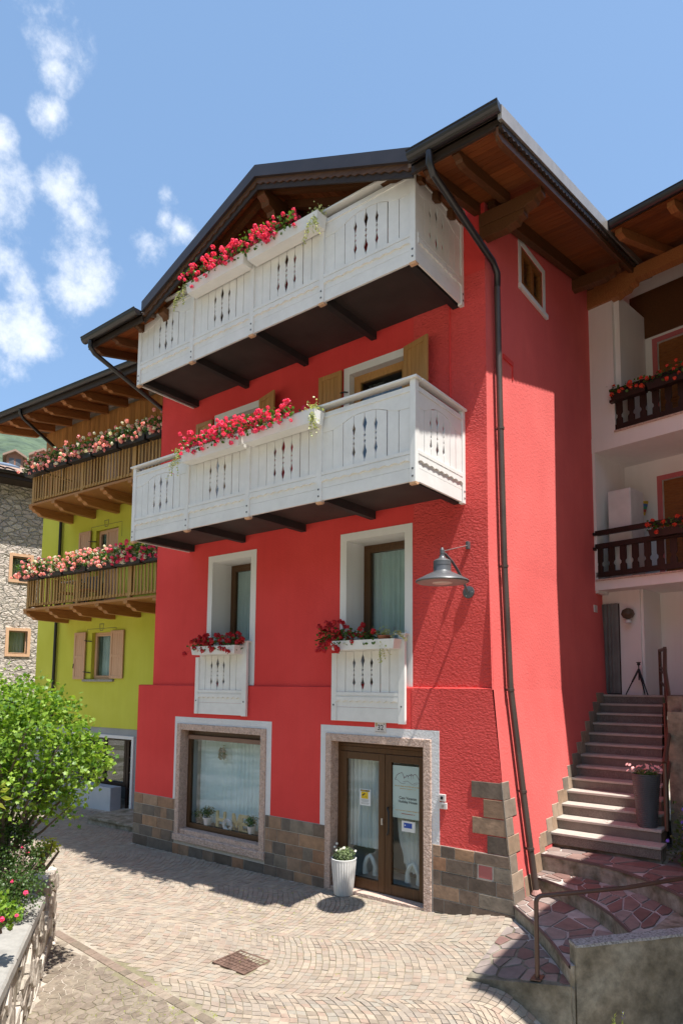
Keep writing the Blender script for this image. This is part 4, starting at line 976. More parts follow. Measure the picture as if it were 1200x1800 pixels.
# small balustrades in front of the first floor windows
def balustrade(u0, u1, lab):
    fr = Fr((0, 8.34, 0), 0); zb = 2.63
    mb = MB(); mb.fbox(fr, u0, u0+.10, -.0, .055, zb, zb+1.08); b = mb.build('balustrade', M['white_paint'], house, bevel=.005, label=lab)
    mb = MB(); mb.fbox(fr, u1-.12, u1, -.0, .055, zb-.01, zb+1.33); mb.build('post', M['white_paint'], b, bevel=.006)
    mb = MB(); mb.fbox(fr, u1-.18, u1+.02, -.06, .07, zb+1.33, zb+1.355); mb.build('handrail', M['white_paint'], b, bevel=.005)
    carved_panel(fr, u0+.10, u1-.12, zb, zb+.46, zb+1.10, b, arch=False, kinds=['slot0', 'A', 'B', 'A', 'slot', 'slot0'][:6], n=7, d=.03)
    mb = MB()
    for x in (u0+.05, u1-.06):
        for z in (zb+.25,): mb.fbox(fr, x-.012, x+.012, .053, .062, z-.012, z+.012)
    mb.build('bolt', M['lamp_grey'], b)
    return b
balustrade(-10.17, -8.75, 'narrow white balustrade at the left first floor window')
balustrade(-6.77, -5.36, 'wide white balustrade at the window above the door')
# ------------------------------------------------------------------ roof of the red house
M['fascia'] = wood('dark_brown_fascia', (.06, .028, .014), (.10, .05, .025), axis=0)
EY = 6.80; EZ = 10.02; PT = .255
def rz(y): return EZ+PT*(y-EY)
XL, XR = -11.95, -3.03
GX, GH, GE = -7.22, 11.40, 10.17; GXL, GXR = -10.14, -4.30
gs = (GH-GE)/(GX-GXL)
mb = MB()
for a, b in ((XL, GXL+.05), (GXR-.05, XR)):                  # main slope, left and right of the front gable
    mb.hexa([(a, EY, rz(EY)-.06), (b, EY, rz(EY)-.06), (b, 14.5, rz(14.5)-.06), (a, 14.5, rz(14.5)-.06), (a, EY, rz(EY)), (b, EY, rz(EY)), (b, 14.5, rz(14.5)), (a, 14.5, rz(14.5))])
mb.hexa([(GXL, 9.5, rz(9.5)-.06), (GXR, 9.5, rz(9.5)-.06), (GXR, 14.5, rz(14.5)-.06), (GXL, 14.5, rz(14.5)-.06), (GXL, 9.5, rz(9.5)), (GXR, 9.5, rz(9.5)), (GXR, 14.5, rz(14.5)), (GXL, 14.5, rz(14.5))])
roof = mb.build('roof', M['roof_tile'], house)
mb = MB()
for sx_, gx0 in ((-1, GXL), (1, GXR)):
    mb.hexa([(gx0-.0, EY, GE-.05), (GX, EY, GH-.05), (GX, 12.2, GH-.05), (gx0, 12.2, GE-.05), (gx0, EY, GE), (GX, EY, GH), (GX, 12.2, GH), (gx0, 12.2, GE)])
mb.build('gable_roof', M['roof_tile'], house)
# verge flashing of the gable, scalloped fascia and plain board below it
def gz(x): return GH-gs*abs(x-GX)
for sx_, gx0 in ((-1, GXL), (1, GXR)):
    def quad(d0, d1, za, zb_, nm, mat, sc=False, xa=0, n=40):
        mb = MB(); pts_t = []; pts_b = []
        for i in range(n+1):
            x = gx0+(GX-gx0)*i/n; z = gz(x); pts_t.append((x, z+za)); s_ = .028*abs(math.sin(math.pi*i*.5)) if sc else 0
            if sc: s_ = .03*math.sin(math.pi*((i % 2)/2+.0)) if i % 2 else 0
            pts_b.append((x, z+zb_-s_))
        mb.prism(Fr((0, EY, 0), 0), pts_t+pts_b[::-1], d0, d1); mb.build(nm, mat, roof)
    quad(-.02, .03, .035, -.15, 'verge_flashing', M['verge_dark'], n=1)
    quad(-.04, -.02, -.12, -.225, 'scalloped_fascia', M['fascia'], True)
    quad(-.07, -.042, -.15, -.33, 'fascia_board', M['dark_wood'], n=1)
    mb = MB()          # top sheet over the verge
    mb.hexa([(gx0, EY-.03, GE+.036), (GX, EY-.03, GH+.036), (GX, EY+.14, GH+.036), (gx0, EY+.14, GE+.036), (gx0, EY-.03, GE+.045), (GX, EY-.03, GH+.045), (GX, EY+.14, GH+.045), (gx0, EY+.14, GE+.045)])
    mb.build('verge_cap', M['verge_dark'], roof)
    # soffit boards of the gable running along the ridge direction
    nb = 20
    for k in range(nb):
        xa = gx0+(GX-gx0)*(k+.03)/nb; xb = gx0+(GX-gx0)*(k+.97)/nb; za, zb_ = gz(xa)-.08, gz(xb)-.08
        mb = MB(); mb.hexa([(xa, EY+.05, za-.02), (xb, EY+.05, zb_-.02), (xb, 8.4, zb_-.02), (xa, 8.4, za-.02), (xa, EY+.05, za), (xb, EY+.05, zb_), (xb, 8.4, zb_), (xa, 8.4, za)])
        mb.build('soffit_board', M['soffit'], roof)
    for t in (.12, .42, .72):       # rafters under the boards
        yy = EY+.1+t*1.4
        mb = MB(); mb.hexa([(gx0, yy, GE-.24), (GX, yy, GH-.24), (GX, yy+.09, GH-.24), (gx0, yy+.09, GE-.24), (gx0, yy, GE-.10), (GX, yy, GH-.10), (GX, yy+.09, GH-.10), (gx0, yy+.09, GE-.10)])
        mb.build('rafter', M['rafter'], roof)
# carved purlins carrying the gable
def carved(x, y0, y1, z, w, h, mat, par, tip=True):
    """A beam along y whose front end is carved in an ogee."""
    fr = Fr((x, 0, 0), RAD(90))
    mb = MB(); L_ = .34
    pr_ = [(y1, z), (y0, z), (y0, z-h*.35), (y0+L_*.25, z-h*.5), (y0+L_*.32, z-h*.72), (y0+L_*.62, z-h*.80), (y0+L_*.72, z-h*.98), (y0+L_, z-h), (y1, z-h)]
    mb.prism(fr, pr_, -w/2, w/2); return mb.build('purlin', mat, par, bevel=.004)
carved(GX, EY+.12, 8.4, GH-.26, .17, .34, M['rafter'], roof)
carved(GX, EY+.55, 8.4, GH-.60, .17, .22, M['rafter'], roof)
for x in (GXL+.35,): carved(x, EY+.15, 8.4, GE-.12, .15, .26, M['rafter'], roof)
# soffit of the main roof: boards across, from wall to eaves
def soff(xa, xb, y0, y1, par=None):
    y = y0
    while y < y1-.02:
        e = min(y+.135, y1); mb = MB(); za, zb_ = rz(y+.003)-.062, rz(e-.003)-.062
        mb.hexa([(xa, y+.003, za-.02), (xb, y+.003, za-.02), (xb, e-.003, zb_-.02), (xa, e-.003, zb_-.02), (xa, y+.003, za), (xb, y+.003, za), (xb, e-.003, zb_), (xa, e-.003, zb_)])
        mb.build('soffit_board', M['soffit'], roof); y = e
soff(GXR, XR-.03, EY+.06, 8.42); soff(-4.06, XR-.03, 8.42, 13.4); soff(XL+.03, GXL, EY+.06, 8.42)
def rafter(x, y0, y1, w=.10, h=.16, mat='rafter', top=-.083):
    fr = Fr((x, 0, 0), RAD(90)); mb = MB(); L_ = .22
    f = lambda y, dz: (y, rz(y)+top+dz)
    mb.prism(fr, [f(y1, 0), f(y0, 0), f(y0, -h*.35), f(y0+L_*.4, -h*.55), f(y0+L_*.5, -h*.8), f(y0+L_, -h), f(y1, -h)], -w/2, w/2); mb.build('rafter', M[mat], roof, bevel=.003)
for x in (-11.9, -11.25, -10.5): rafter(x, EY+.1, 8.5)
for x in (-4.15, -3.72): rafter(x, EY+.12, 8.5)
rafter(XR-.10, EY+.03, 13.4, .09, .20)
rafter(-3.95, 8.45, 13.4, .12, .22)
# purlins sticking out of the side wall
def purlin_x(y, z, x1, h, w=.15):
    fr = Fr((0, y, 0), 0); mb = MB(); L_ = .26
    mb.prism(fr, [(-4.1, z), (x1, z), (x1, z-h*.4), (x1-L_*.3, z-h*.5), (x1-L_*.4, z-h*.78), (x1-L_*.8, z-h*.85), (x1-L_, z-h), (-4.1, z-h)], -w/2, w/2); mb.build('purlin', M['rafter'], roof, bevel=.004)
purlin_x(8.42, rz(8.42)-.30, XR-.12, .20, .17); purlin_x(8.42, rz(8.42)-.505, XR-.38, .18, .15)
purlin_x(12.3, rz(12.3)-.30, XR-.12, .22, .17)
# side verge: pale flashing, scalloped fascia
SV = Fr((XR, 0, 0), RAD(90)); 
mb = MB(); mb.prism(SV, [(EY-.07, rz(EY-.07)-.13), (13.6, rz(13.6)-.13), (13.6, rz(13.6)+.05), (EY-.07, rz(EY-.07)+.05)], -.02, .03); mb.build('verge_flashing', M['verge_metal'], roof)
mb = MB(); n = 100; top = [(EY+(13.6-EY)*i/n, rz(EY+(13.6-EY)*i/n)-.132) for i in range(n+1)]; bot = [(y, z-.06-(.03 if i % 2 else 0)) for i, (y, z) in enumerate(top)]
mb.prism(SV, top+bot[::-1], -.045, .0); mb.build('scalloped_fascia', M['dark_wood'], roof)
mb = MB(); mb.prism(SV, [(EY, rz(EY)-.14), (13.6, rz(13.6)-.14), (13.6, rz(13.6)-.31), (EY+.1, rz(EY+.1)-.31), (EY, rz(EY)-.27)], -.075, -.047); mb.build('fascia_board', M['rafter'], roof)
# gutters: half round, with end caps
def gutter(x0, x1, par, y=EY, z=EZ+.03, r=.085, mat='gutter', fr=None, capL=True, capR=True):
    mb = MB(); n = 10; ends = []
    P = (lambda u, d, zz_: Vector((u, y-d, zz_))) if fr is None else (lambda u, d, zz_: fr.P(u, d, zz_))
    for u in (x0, x1):
        ring = [P(u, r+math.cos(math.pi*k/n)*-r, z-math.sin(math.pi*k/n)*r*1.25) for k in range(n+1)]
        ends.append(ring)
    v = ends[0]+ends[1]; f = [(k, k+1, n+2+k, n+1+k) for k in range(n)]
    if capL: f.append(tuple(range(n+1)))
    if capR: f.append(tuple(range(2*n+1, n, -1)))
    mb.add(v, f); mb.tube([P(x0, 2*r, z+.003), P(x1, 2*r, z+.003)], .012, 6)
    o_ = mb.build('gutter', M[mat], par, smooth=False); m_ = o_.modifiers.new('thick', 'SOLIDIFY'); m_.thickness = .006; return o_
gutter(XL, GXL-.02, roof); gutter(GXR+.02, XR+.02, roof)
mb = MB(); mb.box(XL+.02, GXL, EY-.0, EY+.04, EZ-.16, EZ-.03); mb.build('eaves_board', M['dark_wood'], roof); mb = MB(); mb.box(GXR, XR-.04, EY, EY+.04, EZ-.16, EZ-.03); mb.build('eaves_board', M['dark_wood'], roof)
# downpipes
dp = MB(); yw = 8.66
pts = [(-3.98, EY-.085, EZ-.08), (-3.98, EY-.085, EZ-.22), (-3.96, EY-.02, EZ-.34), (-3.94, 8.45, 9.40), (-3.93, 8.58, 9.28), (-3.95, 8.62, 9.1)]
dp.tube(pts, .048, 12)
dp.build('downpipe', M['gutter'], house, smooth=True)
dp = MB(); zs = [9.12, 7.4, 5.0, 3.2, 1.9, 1.0, .42]
ys = [8.62, 8.66, 8.74, 8.76, 8.80, 8.84, 8.88]
dp.tube([(side_x(z)+.085, y, z) for z, y in zip(zs, ys)], .046, 12); dp.build('downpipe', M['pipe_copper'], house, smooth=True)
for z, y in ((6.95, 8.68), (4.92, 8.745), (3.15, 8.76), (1.75, 8.81), (.98, 8.84)):
    mb = MB(); mb.lathe((side_x(z)+.085, y, z-.02), [(.046, 0), (.055, .002), (.055, .035), (.046, .037)], 14); mb.box(side_x(z)-.02, side_x(z)+.04, y-.008, y+.008, z-.01, z+.01); mb.build('pipe_clip', M['pipe_copper'], house)
dp = MB(); dp.tube([(-11.72, EY-.085, EZ-.08), (-11.72, EY-.085, EZ-.2), (-11.71, EY, EZ-.3), (-11.73, 8.9, 9.0), (-11.73, 9.1, 8.7), (-11.73, 9.1, 3.3)], .048, 12); dp.build('downpipe', M['gutter'], house, smooth=True)
mb = MB(); mb.lathe((0, 0, 0), [(.055, 0), (.075, .02), (.06, .06), (.05, .08)], 12)
for i, v in enumerate(mb.v): mb.v[i] = Vector((side_x(.4)+.09+v.x, 8.88+v.y, .36+v.z))
mb.build('pipe_shoe', pm('pink_clay', [(.45, .25, .22)]), house)
# ------------------------------------------------------------------ terrace of porphyry steps, granite stairs
A_ARC = [(-3.80, 9.37), (-3.3, 9.37), (-2.9, 9.34), (-2.52, 9.21), (-2.19, 8.99), (-1.85, 8.70), (-1.45, 8.30)]
B_ARC = [(-3.80, 9.04), (-3.5, 8.97), (-3.26, 8.86), (-3.0, 8.70), (-2.72, 8.47), (-2.42, 8.17), (-2.1, 7.74), (-1.95, 7.5)]
C_ARC = [(-3.78, 8.42), (-3.5, 8.16), (-3.26, 7.92), (-3.0, 7.63), (-2.8, 7.39), (-2.62, 7.14), (-2.475, 6.945)]
zS = lambda x, y: .17 + .02 - .165*max(0, min(1, ((y-8.33)*-.40+(x+3.72)*-.62+.0)/1.0)) if False else 0
def sector_z(x, y):   # plane through three corners
    return .185 + (-.0) + 0.118*(y-8.33)*1.0 + (.115+.0)*(x+3.72)*1.0*1.35 if False else None
# plane: z = a + b x + c y through (-3.72,8.33,.185), (-3.61,6.84,.0), (-2.47,6.95,.155)
import_pts = [(-3.72, 8.33, .185), (-3.61, 6.84, -.015), (-2.47, 6.95, .155)]
_p = [Vector(q) for q in import_pts]; _n = (_p[1]-_p[0]).cross(_p[2]-_p[0])
def sector_z(x, y): return _p[0].z - (_n.x*(x-_p[0].x)+_n.y*(y-_p[0].y))/_n.z
ter = thing('terrace_steps', 'low curved steps of purple crazy paving climbing beside the red corner', 'steps', (-3.2, 8.0, .17))
far_pts = [(-1.0, 8.0), (2.5, 10.5), (2.5, 13), (-3.8, 13)]
def plat(name, arc, zt, zb, far, mat='riser'):
    mb = MB(); mb.slab(arc+far, zb, zt); return mb.build(name, M[mat], ter)
cplat = plat('platform', C_ARC, .345, -.5, [(-2.0, 7.52), (-1.3, 8.2), (-1.3, 10), (-3.8, 10)])
bplat = plat('platform', B_ARC, .560, .2, [(-1.35, 8.15), (-1.2, 10), (-3.8, 10)])
aplat = plat('platform', A_ARC, .795, .3, [(-.9, 8.6), (1.5, 10.6), (1.5, 13.2), (-1.9, 13.2), (-3.8, 13.2)])
# sector base with its concrete side
mb = MB(); pts = SECTOR[:3]+[(-2.42, 6.90)]+SECTOR[4:]
n = len(pts); mb.add([(x, y, sector_z(x, y)-.012) for x, y in pts]+[(x, y, -.55) for x, y in pts], [tuple(range(n)), tuple(range(2*n-1, n-1, -1))]+[(i, n+i, n+(i+1) % n, (i+1) % n) for i in range(n)])
sec = mb.build('landing', M['concrete'], ter)
mb = MB()     # mortar bed
inn = inset(pts, .012) or pts
n = len(inn); mb.add([(x, y, sector_z(x, y)-.006) for x, y in inn], [tuple(range(n))]); mb.build('mortar_bed', M['mortar'], sec, norm=False)
vr = random.Random(9)
def paving(x0, x1, y0, y1, sp, fn, par, gap=.012, depth=.02, region=None, keep=None, lift=.004, jit=.4, ax=1.2, drop=.12, mat='porphyry', edge=.006):
    for s_, poly in voronoi(x0, x1, y0, y1, sp, jit, vr, ax, drop, region):
        q = inset(clean(poly, .02), gap*vr.uniform(.8, 1.5))
        if not q: continue
        q = clean(q, .012)
        if len(q) < 3 or area(q) < .0012: continue
        if keep and not keep(*s_): continue
        mb = MB(); dz = vr.uniform(-.002, .003)
        if stone_mb(mb, q, lambda u, v, h_: fn(u, v, h_), depth, edge, lift+dz): mb.build('paving_stone', M[mat], par, norm=False)
reg = [(-3.73, 8.30), (-3.60, 6.87), (-2.46, 6.975), (-2.60, 7.13), (-2.85, 7.44), (-3.30, 7.94), (-3.55, 8.17)]
paving(-3.75, -2.4, 6.8, 8.35, .20, lambda u, v, h_: Vector((u, v, sector_z(u, v)+h_-.004)), sec, region=reg, depth=.012, gap=.013)
def arc_fn(arc):
    L_ = [0]
    for a, b in zip(arc, arc[1:]): L_.append(L_[-1]+math.hypot(b[0]-a[0], b[1]-a[1]))
    def f(t):
        t = max(0, min(.99999, t))*L_[-1]
        for i in range(len(arc)-1):
            if L_[i] <= t <= L_[i+1]:
                k_ = (t-L_[i])/(L_[i+1]-L_[i]); return (arc[i][0]+(arc[i+1][0]-arc[i][0])*k_, arc[i][1]+(arc[i+1][1]-arc[i][1])*k_)
    return f, L_[-1]
def tread(front, back, z, par, W_, over=.02, sp=.215):
    ff, L1 = arc_fn(front); fb, L2 = arc_fn(back); Lm = (L1+L2)/2
    def fn(u, v, h_):
        a = ff(u/Lm); b = fb(u/Lm); k_ = v/W_; return Vector((a[0]+(b[0]-a[0])*k_, a[1]+(b[1]-a[1])*k_, z+h_))
    mb = MB(); n = 24
    mb.v = [fn(Lm*i/n, .004, .003) for i in range(n+1)]+[fn(Lm*i/n, W_*1.05, .003) for i in range(n+1)]; mb.f = [(i, i+1, n+2+i, n+1+i) for i in range(n)]
    mb.build('mortar_bed', M['mortar'], par, norm=False)
    paving(0, Lm, 0, W_*1.04, sp, fn, par, depth=.018, lift=.016, gap=.012)
    mb = MB(); fr_ = [fn(Lm*i/n, -.016, .012) for i in range(n+1)]; bk = [fn(Lm*i/n, .0, .012) for i in range(n+1)]; fr2 = [fn(Lm*i/n, -.016, -.022) for i in range(n+1)]; bk2 = [fn(Lm*i/n, .0, -.022) for i in range(n+1)]
    m_ = n+1; mb.v = fr_+bk+fr2+bk2
    mb.f = [(i, i+1, m_+i+1, m_+i) for i in range(n)]+[(2*m_+i, 2*m_+i+1, i+1, i) for i in range(n)]+[(3*m_+i, 3*m_+i+1, 2*m_+i+1, 2*m_+i) for i in range(n)]
    mb.build('nosing', M['porphyry_isl'], par)
tread(C_ARC, B_ARC, .345, cplat, .62); tread(B_ARC, A_ARC[:6], .560, bplat, .55)
tread(A_ARC, [(-3.80, 9.86), (-3.1, 9.86), (-2.5, 9.86), (-2.22, 9.86), (-1.8, 9.7), (-1.3, 9.35), (-.9, 8.9)], .795, aplat, .5)
paving(-2.2, .4, 9.3, 12.2, .34, lambda u, v, h_: Vector((u, v, .80+h_)), aplat, keep=lambda u, v: v > 9.72-.5*(u+1.8) or u < -1.8 and v > 9.7)

# granite stairs along the side wall
st = thing('granite_stairs', 'straight flight of speckled granite steps rising along the red side wall', 'stairs', (-3, 9.84, 1.03))
def st_r(i): return -2.22-.66*i/12
for i in range(NST):
    y0, z1 = step_y(i), step_z(i); xl = side_x(z1)-.02; xr = st_r(i)
    mb = MB(); mb.hexa([(xl, y0-.022, z1-.036), (xr, y0-.022, z1-.036), (xr, y0+.31, z1-.036), (xl, y0+.31, z1-.036), (xl, y0-.022, z1), (xr, y0-.022, z1), (xr, y0+.31, z1), (xl, y0+.31, z1)])
    if i == NST-1: mb = MB(); mb.box(xl, 1.5, y0-.022, 15.0, z1-.036, z1)
    mb.build('tread', M['granite_top'], st, bevel=.006)
    mb = MB(); mb.box(xl, xr-.012, y0, y0+.05, z1-.1683, z1-.037); mb.build('riser', M['granite_step'], st)
mb = MB()
for i in range(NST): mb.box(-3.9, st_r(i)-.02, step_y(i)+.05, step_y(i)+.30, .78, step_z(i)-.037)
mb.build('stair_core', M['concrete'], st)

# concrete parapet beside the steps
PF = Fr((-2.425, 6.965, 0), math.atan2(.73, .69))
par = thing('parapet_wall', 'weathered concrete parapet in the right foreground with a rough pale top', 'wall', (-2.45, 6.93, -.3))
mb = MB(); L_ = 3.2; nn = 30
f0, f1, t0, t1 = [], [], [], []
for i in range(nn+1):
    u = L_*i/nn; z = .545+.045*u+.012*noise.noise(Vector((u*3, 0, 1)))
    f0.append(PF.P(u, .0, -1.4)); t0.append(PF.P(u, 0+.01*noise.noise(Vector((u*4, 2, 1))), z)); t1.append(PF.P(u, -.13, z+.012)); f1.append(PF.P(u, -.13, -.3))
m_ = nn+1; mb.v = f0+t0+t1+f1; mb.f = [(k*m_+i, k*m_+i+1, (k+1)*m_+i+1, (k+1)*m_+i) for k in range(3) for i in range(nn)]+[(0, m_, 2*m_, 3*m_)]
mb.build('wall_face', M['concrete'], par)
mb = MB(); v = []
for i in range(nn+1):
    u = L_*i/nn; z = .545+.045*u+.012*noise.noise(Vector((u*3, 0, 1))); v.append((u, z))
for i in range(nn):
    (a, za), (b_, zb_) = v[i], v[i+1]; P = PF.P
    r1, r2 = .004*noise.noise(Vector((a*22, 5, 0))), .004*noise.noise(Vector((b_*22, 5, 0)))
    mb.add([P(a, .012+r1, za-.012), P(b_, .012+r2, zb_-.012), P(b_, .004, zb_+.012+r2), P(a, .004, za+.012+r1), P(b_, -.135, zb_+.024+r1), P(a, -.135, za+.024+r2), P(a, -.14, za-.01), P(b_, -.14, zb_-.01)], [(0, 1, 2, 3), (3, 2, 4, 5), (5, 4, 7, 6)])
mb.add([PF.P(-.004, .012, .533), PF.P(-.004, .004, .557), PF.P(-.004, -.135, .569), PF.P(-.004, -.14, .535)], [(0, 1, 2, 3)])
mb.build('coping', M['concrete_lt'], par)

hr = thing('handrail', 'brown steel handrail bent over one post on the paved landing', 'handrail', (-2.85, 6.99, .13))
HB = Vector((-2.85, 6.99, sector_z(-2.85, 6.99)))
dirr = Vector((.66, .75, 0)).normalized()
mb = MB(); top = HB.z+.85; pts = [HB, HB+Vector((0, 0, .4)), Vector((HB.x, HB.y, top-.07))]
for k in range(1, 6):
    a = math.pi/2*k/5; pts.append(Vector((HB.x, HB.y, top-.07))+Vector((0, 0, .07*math.sin(a)))+dirr*.07*(1-math.cos(a)))
e_ = pts[-1]; pts += [e_+dirr*1.0+Vector((0, 0, .03)), e_+dirr*2.4+Vector((0, 0, .16))]
mb.tube(pts, .024, 14); mb.build('rail', M['metal_brown'], hr, smooth=True)
mb = MB(); a = .06; mb.hexa([(HB.x-a, HB.y-a, sector_z(HB.x-a, HB.y-a)+.004), (HB.x+a, HB.y-a, sector_z(HB.x+a, HB.y-a)+.004), (HB.x+a, HB.y+a, sector_z(HB.x+a, HB.y+a)+.004), (HB.x-a, HB.y+a, sector_z(HB.x-a, HB.y+a)+.004)]+[(HB.x+i*a, HB.y+j*a, sector_z(HB.x+i*a, HB.y+j*a)+.016) for i, j in ((-1, -1), (1, -1), (1, 1), (-1, 1))])
mb.build('foot_plate', M['metal_brown'], hr, bevel=.003)

# dark wall to the right of the stairs and the stair railing
rw = thing('retaining_wall', 'dark grey concrete retaining wall right of the granite stairs', 'wall', (-2.1, 10.8, .8))
mb = MB(); 
for i in range(12):
    y0 = 9.95+i*.3; x0 = -2.14-.66*i/12*1.0; 
    zt_ = min(3.06, 1.15+.56*i) if i < 4 else 3.06
    mb.box(x0, x0+.35, y0, y0+.305, .5, zt_) if i >= 3 else None
mb.build('wall_body', M['concrete'], rw)
mb = MB(); mb.box(-2.13, 1.4, 11.0, 11.2, .5, 3.02); mb.build('back_face', M['concrete'], rw)
sr = thing('stair_railing', 'dark brown metal railing winding down the right side of the granite stairs', 'railing', (-2.3, 10.4, 1.2))
def rp(i, h_): return Vector((st_r(i)+.04, step_y(i)+.12, step_z(i)+h_))
mb = MB(); p12 = Vector((-2.93, 13.35, 3.05)); p12b = Vector((-2.86, 12.7, 3.05))
mb.tube([p12, p12+Vector((0, 0, .86))], .03, 8); mb.build('post', M['metal_brown'], sr)
mb = MB(); mb.tube([rp(11, -.02), rp(11, 1.06)], .03, 8); mb.build('post', M['metal_brown'], sr)
mb = MB(); mb.tube([rp(1, -.02), rp(1, .92)], .03, 8); mb.build('post', M['metal_brown'], sr)
mb = MB(); mb.tube([rp(6, -.02), rp(6, .9)], .026, 8); mb.build('post', M['metal_brown'], sr)
for hh, r_ in ((1.0, .036), (.55, .028)):
    mb = MB(); mb.tube([p12+Vector((0, 0, .84*hh)), rp(11, 1.02*hh)], r_*.9, 8)
    for k in (.25, .5, .75): pass
    mb.build('rail', M['metal_brown'], sr, smooth=True)
    mb = MB(); mb.tube([rp(11, 1.02*hh), rp(9, .95*hh), rp(7, .92*hh)+Vector((.05, 0, 0)), rp(5, .92*hh)+Vector((.08, 0, 0)), rp(3, .92*hh)+Vector((.05, 0, 0)), rp(1, .92*hh)], r_, 8); mb.build('rail', M['metal_brown'], sr, smooth=True)
for k in (.3, .62):
    mb = MB(); mb.tube([p12+Vector((0, 0, .84*k)), rp(11, 1.02*k)], .022, 6); mb.build('crossbar', M['metal_brown'], sr)

# ------------------------------------------------------------------ the white house on the right
RF = Fr((-4.04, 13.2, 0), RAD(-10))
rh = thing('white_house', 'white plastered house on the right with two dark railed balconies and roller blinds', 'house', (-2, 13.5, 3.05))
WL = 9.0
mb = MB()
# party pillar running the full height, balcony slabs with their fronts
mb.fbox(RF, -.05, .50, -1.5, -.0, 8.0, 11.15); mb.build('pillar', M['white_wall'], rh)
mb = MB(); mb.fbox(RF, .49, .60, -1.5, -.10, 8.0, 11.05); mb.build('pilaster', M['white_wall'], rh)
mb = MB(); mb.fbox(RF, -.05, .06, -1.5, .0, 5.05, 8.0); mb.build('side_cheek', M['white_wall'], rh)
mb = MB(); mb.fbox(RF, -.05, WL, -1.5, .02, 7.90, 8.20); mb.build('balcony_slab', M['white_wall'], rh)
mb = MB(); mb.fbox(RF, -.05, WL, -1.5, .02, 5.10, 5.28); mb.build('balcony_slab', M['white_wall'], rh)
for z in (8.20, 5.28):
    mb = MB(); mb.fbox(RF, .5 if z > 8 else .04, WL, -.30, .06, z, z+.03); mb.build('slab_edging', M['granite_pink'], rh)
BW = -1.3
UW = (.84, 2.4, 8.25, 10.42); LW = (.84, 2.4, 5.32, 7.45); UW2 = (4.2, 5.6, 8.25, 10.4)
mb = MB(); RB2 = RF.shift(0, BW)
wall_faces(mb, RB2, -.3, WL, 5.2, 12.5, [UW, LW, UW2], 0)
for h_ in (UW, LW, UW2): reveal(mb, RB2, h_, .2)
mb.build('upper_wall', M['white_wall'], rh, norm=False)
for h_ in (UW, LW, UW2):
    mb = MB(); mb.fbox(RB2, h_[0]-.10, h_[0], 0, .012, h_[2], h_[3]+.10); mb.fbox(RB2, h_[1], h_[1]+.10, 0, .012, h_[2], h_[3]+.10); mb.fbox(RB2, h_[0], h_[1], 0, .012, h_[3], h_[3]+.10); mb.build('window_surround', M['pink_paint'], rh)
    mb = MB(); mb.fbox(RB2, h_[0], h_[1], -.2, -.08, h_[2], h_[3]); w = mb.build('roller_blind', M['shutter_roll'], rh)
    nsl = int((h_[3]-h_[2])/.06)
    mb = MB()
    for k_ in range(nsl): mb.fbox(RB2, h_[0]+.01, h_[1]-.01, -.08, -.068, h_[2]+k_*.06+.006, h_[2]+(k_+1)*.06-.004)
    mb.build('blind_slats', M['shutter_roll'], w, kind='stuff')
mb = MB(); mb.fbox(RB2, .3, WL, .0, .03, 10.58, 11.6); mb.build('timber_gable', M['rafter'], rh)
mb = MB(); mb.fbox(RF, -.05, WL, -6, -1.7, 3.0, 12.4)
mb.build('house_body', M['white_wall'], rh)
# entry recess at the top of the stairs
mb = MB(); E0 = RF.shift(0, -1.25)
wall_faces(mb, E0, .6, WL, 3.0, 5.1, [], 0); mb.fbox(RF, -.2, .69, -1.25, -.42, 3.0, 5.1); mb.build('entry_wall', M['white_wall'], rh, norm=False)
mb = MB(); mb.fbox(RF, .69, .74, -1.25, -.46, 3.05, 5.1); mb.build('entry_pier', M['white_wall'], rh)
mb = MB(); mb.fbox(RF, -.1, .28, -.419, -.40, 3.05, 4.86); ed = mb.build('entry_door', M['dark_rail'], rh)
ecm = pm('grey_door_curtain', [(.16, .15, .145), (.22, .21, .2)], rough=.9)
curtain_mb(RF, -.1, .27, -.36, 3.07, 4.86, .02, .08, 50, 2).build('door_curtain', ecm, ed, norm=False, smooth=True)
def rrail(z0, z1, u0, u1, d, slats_from, lower, nm='railing'):
    mb = MB(); mb.fbox(RF, u0, u1, d-.04, d+.03, z1-.10, z1); r_ = mb.build(nm, M['dark_rail'], rh, bevel=.004)
    mb = MB(); mb.fbox(RF, u0, u1, d-.03, d+.02, z0, z0+.10); mb.build('bottom_rail', M['dark_rail'], r_)
    mb = MB(); mb.fbox(RF, u0, u1, d-.035, d+.035, lower, lower+.10); mb.build('middle_rail', M['dark_rail'], r_)
    u = u0+.02
    while u < min(u1, 2.6):
        w = .13; q = lower-z0-.1; zz_ = z0+.1
        pr_ = [(0, 0), (.0, .22), (.028, .30), (.028, .38), (.0, .46), (.0, 1), (w, 1), (w, .46), (w-.028, .38), (w-.028, .30), (w, .22), (w, 0)]
        mb = MB(); mb.prism(RF, [(u+a, zz_+b*q) for a, b in reversed(pr_)], d-.012, d+.012); mb.build('slat', M['dark_rail'], r_)
        u += .235
    return r_
rrail(8.26, 9.10, .50, 4.5, -.02, 0, 8.85); rrail(5.36, 6.30, .02, 4.5, -.02, 0, 5.93)
mb = MB()
for z in (9.02, 8.80): mb.fbox(RF, .44, .52, -.05, .10, z, z+.05)
for z in (6.2, 5.9): mb.fbox(RF, -.03, .05, -.05, .10, z, z+.05)
mb.build('rail_bracket', M['dark_rail'], rh)
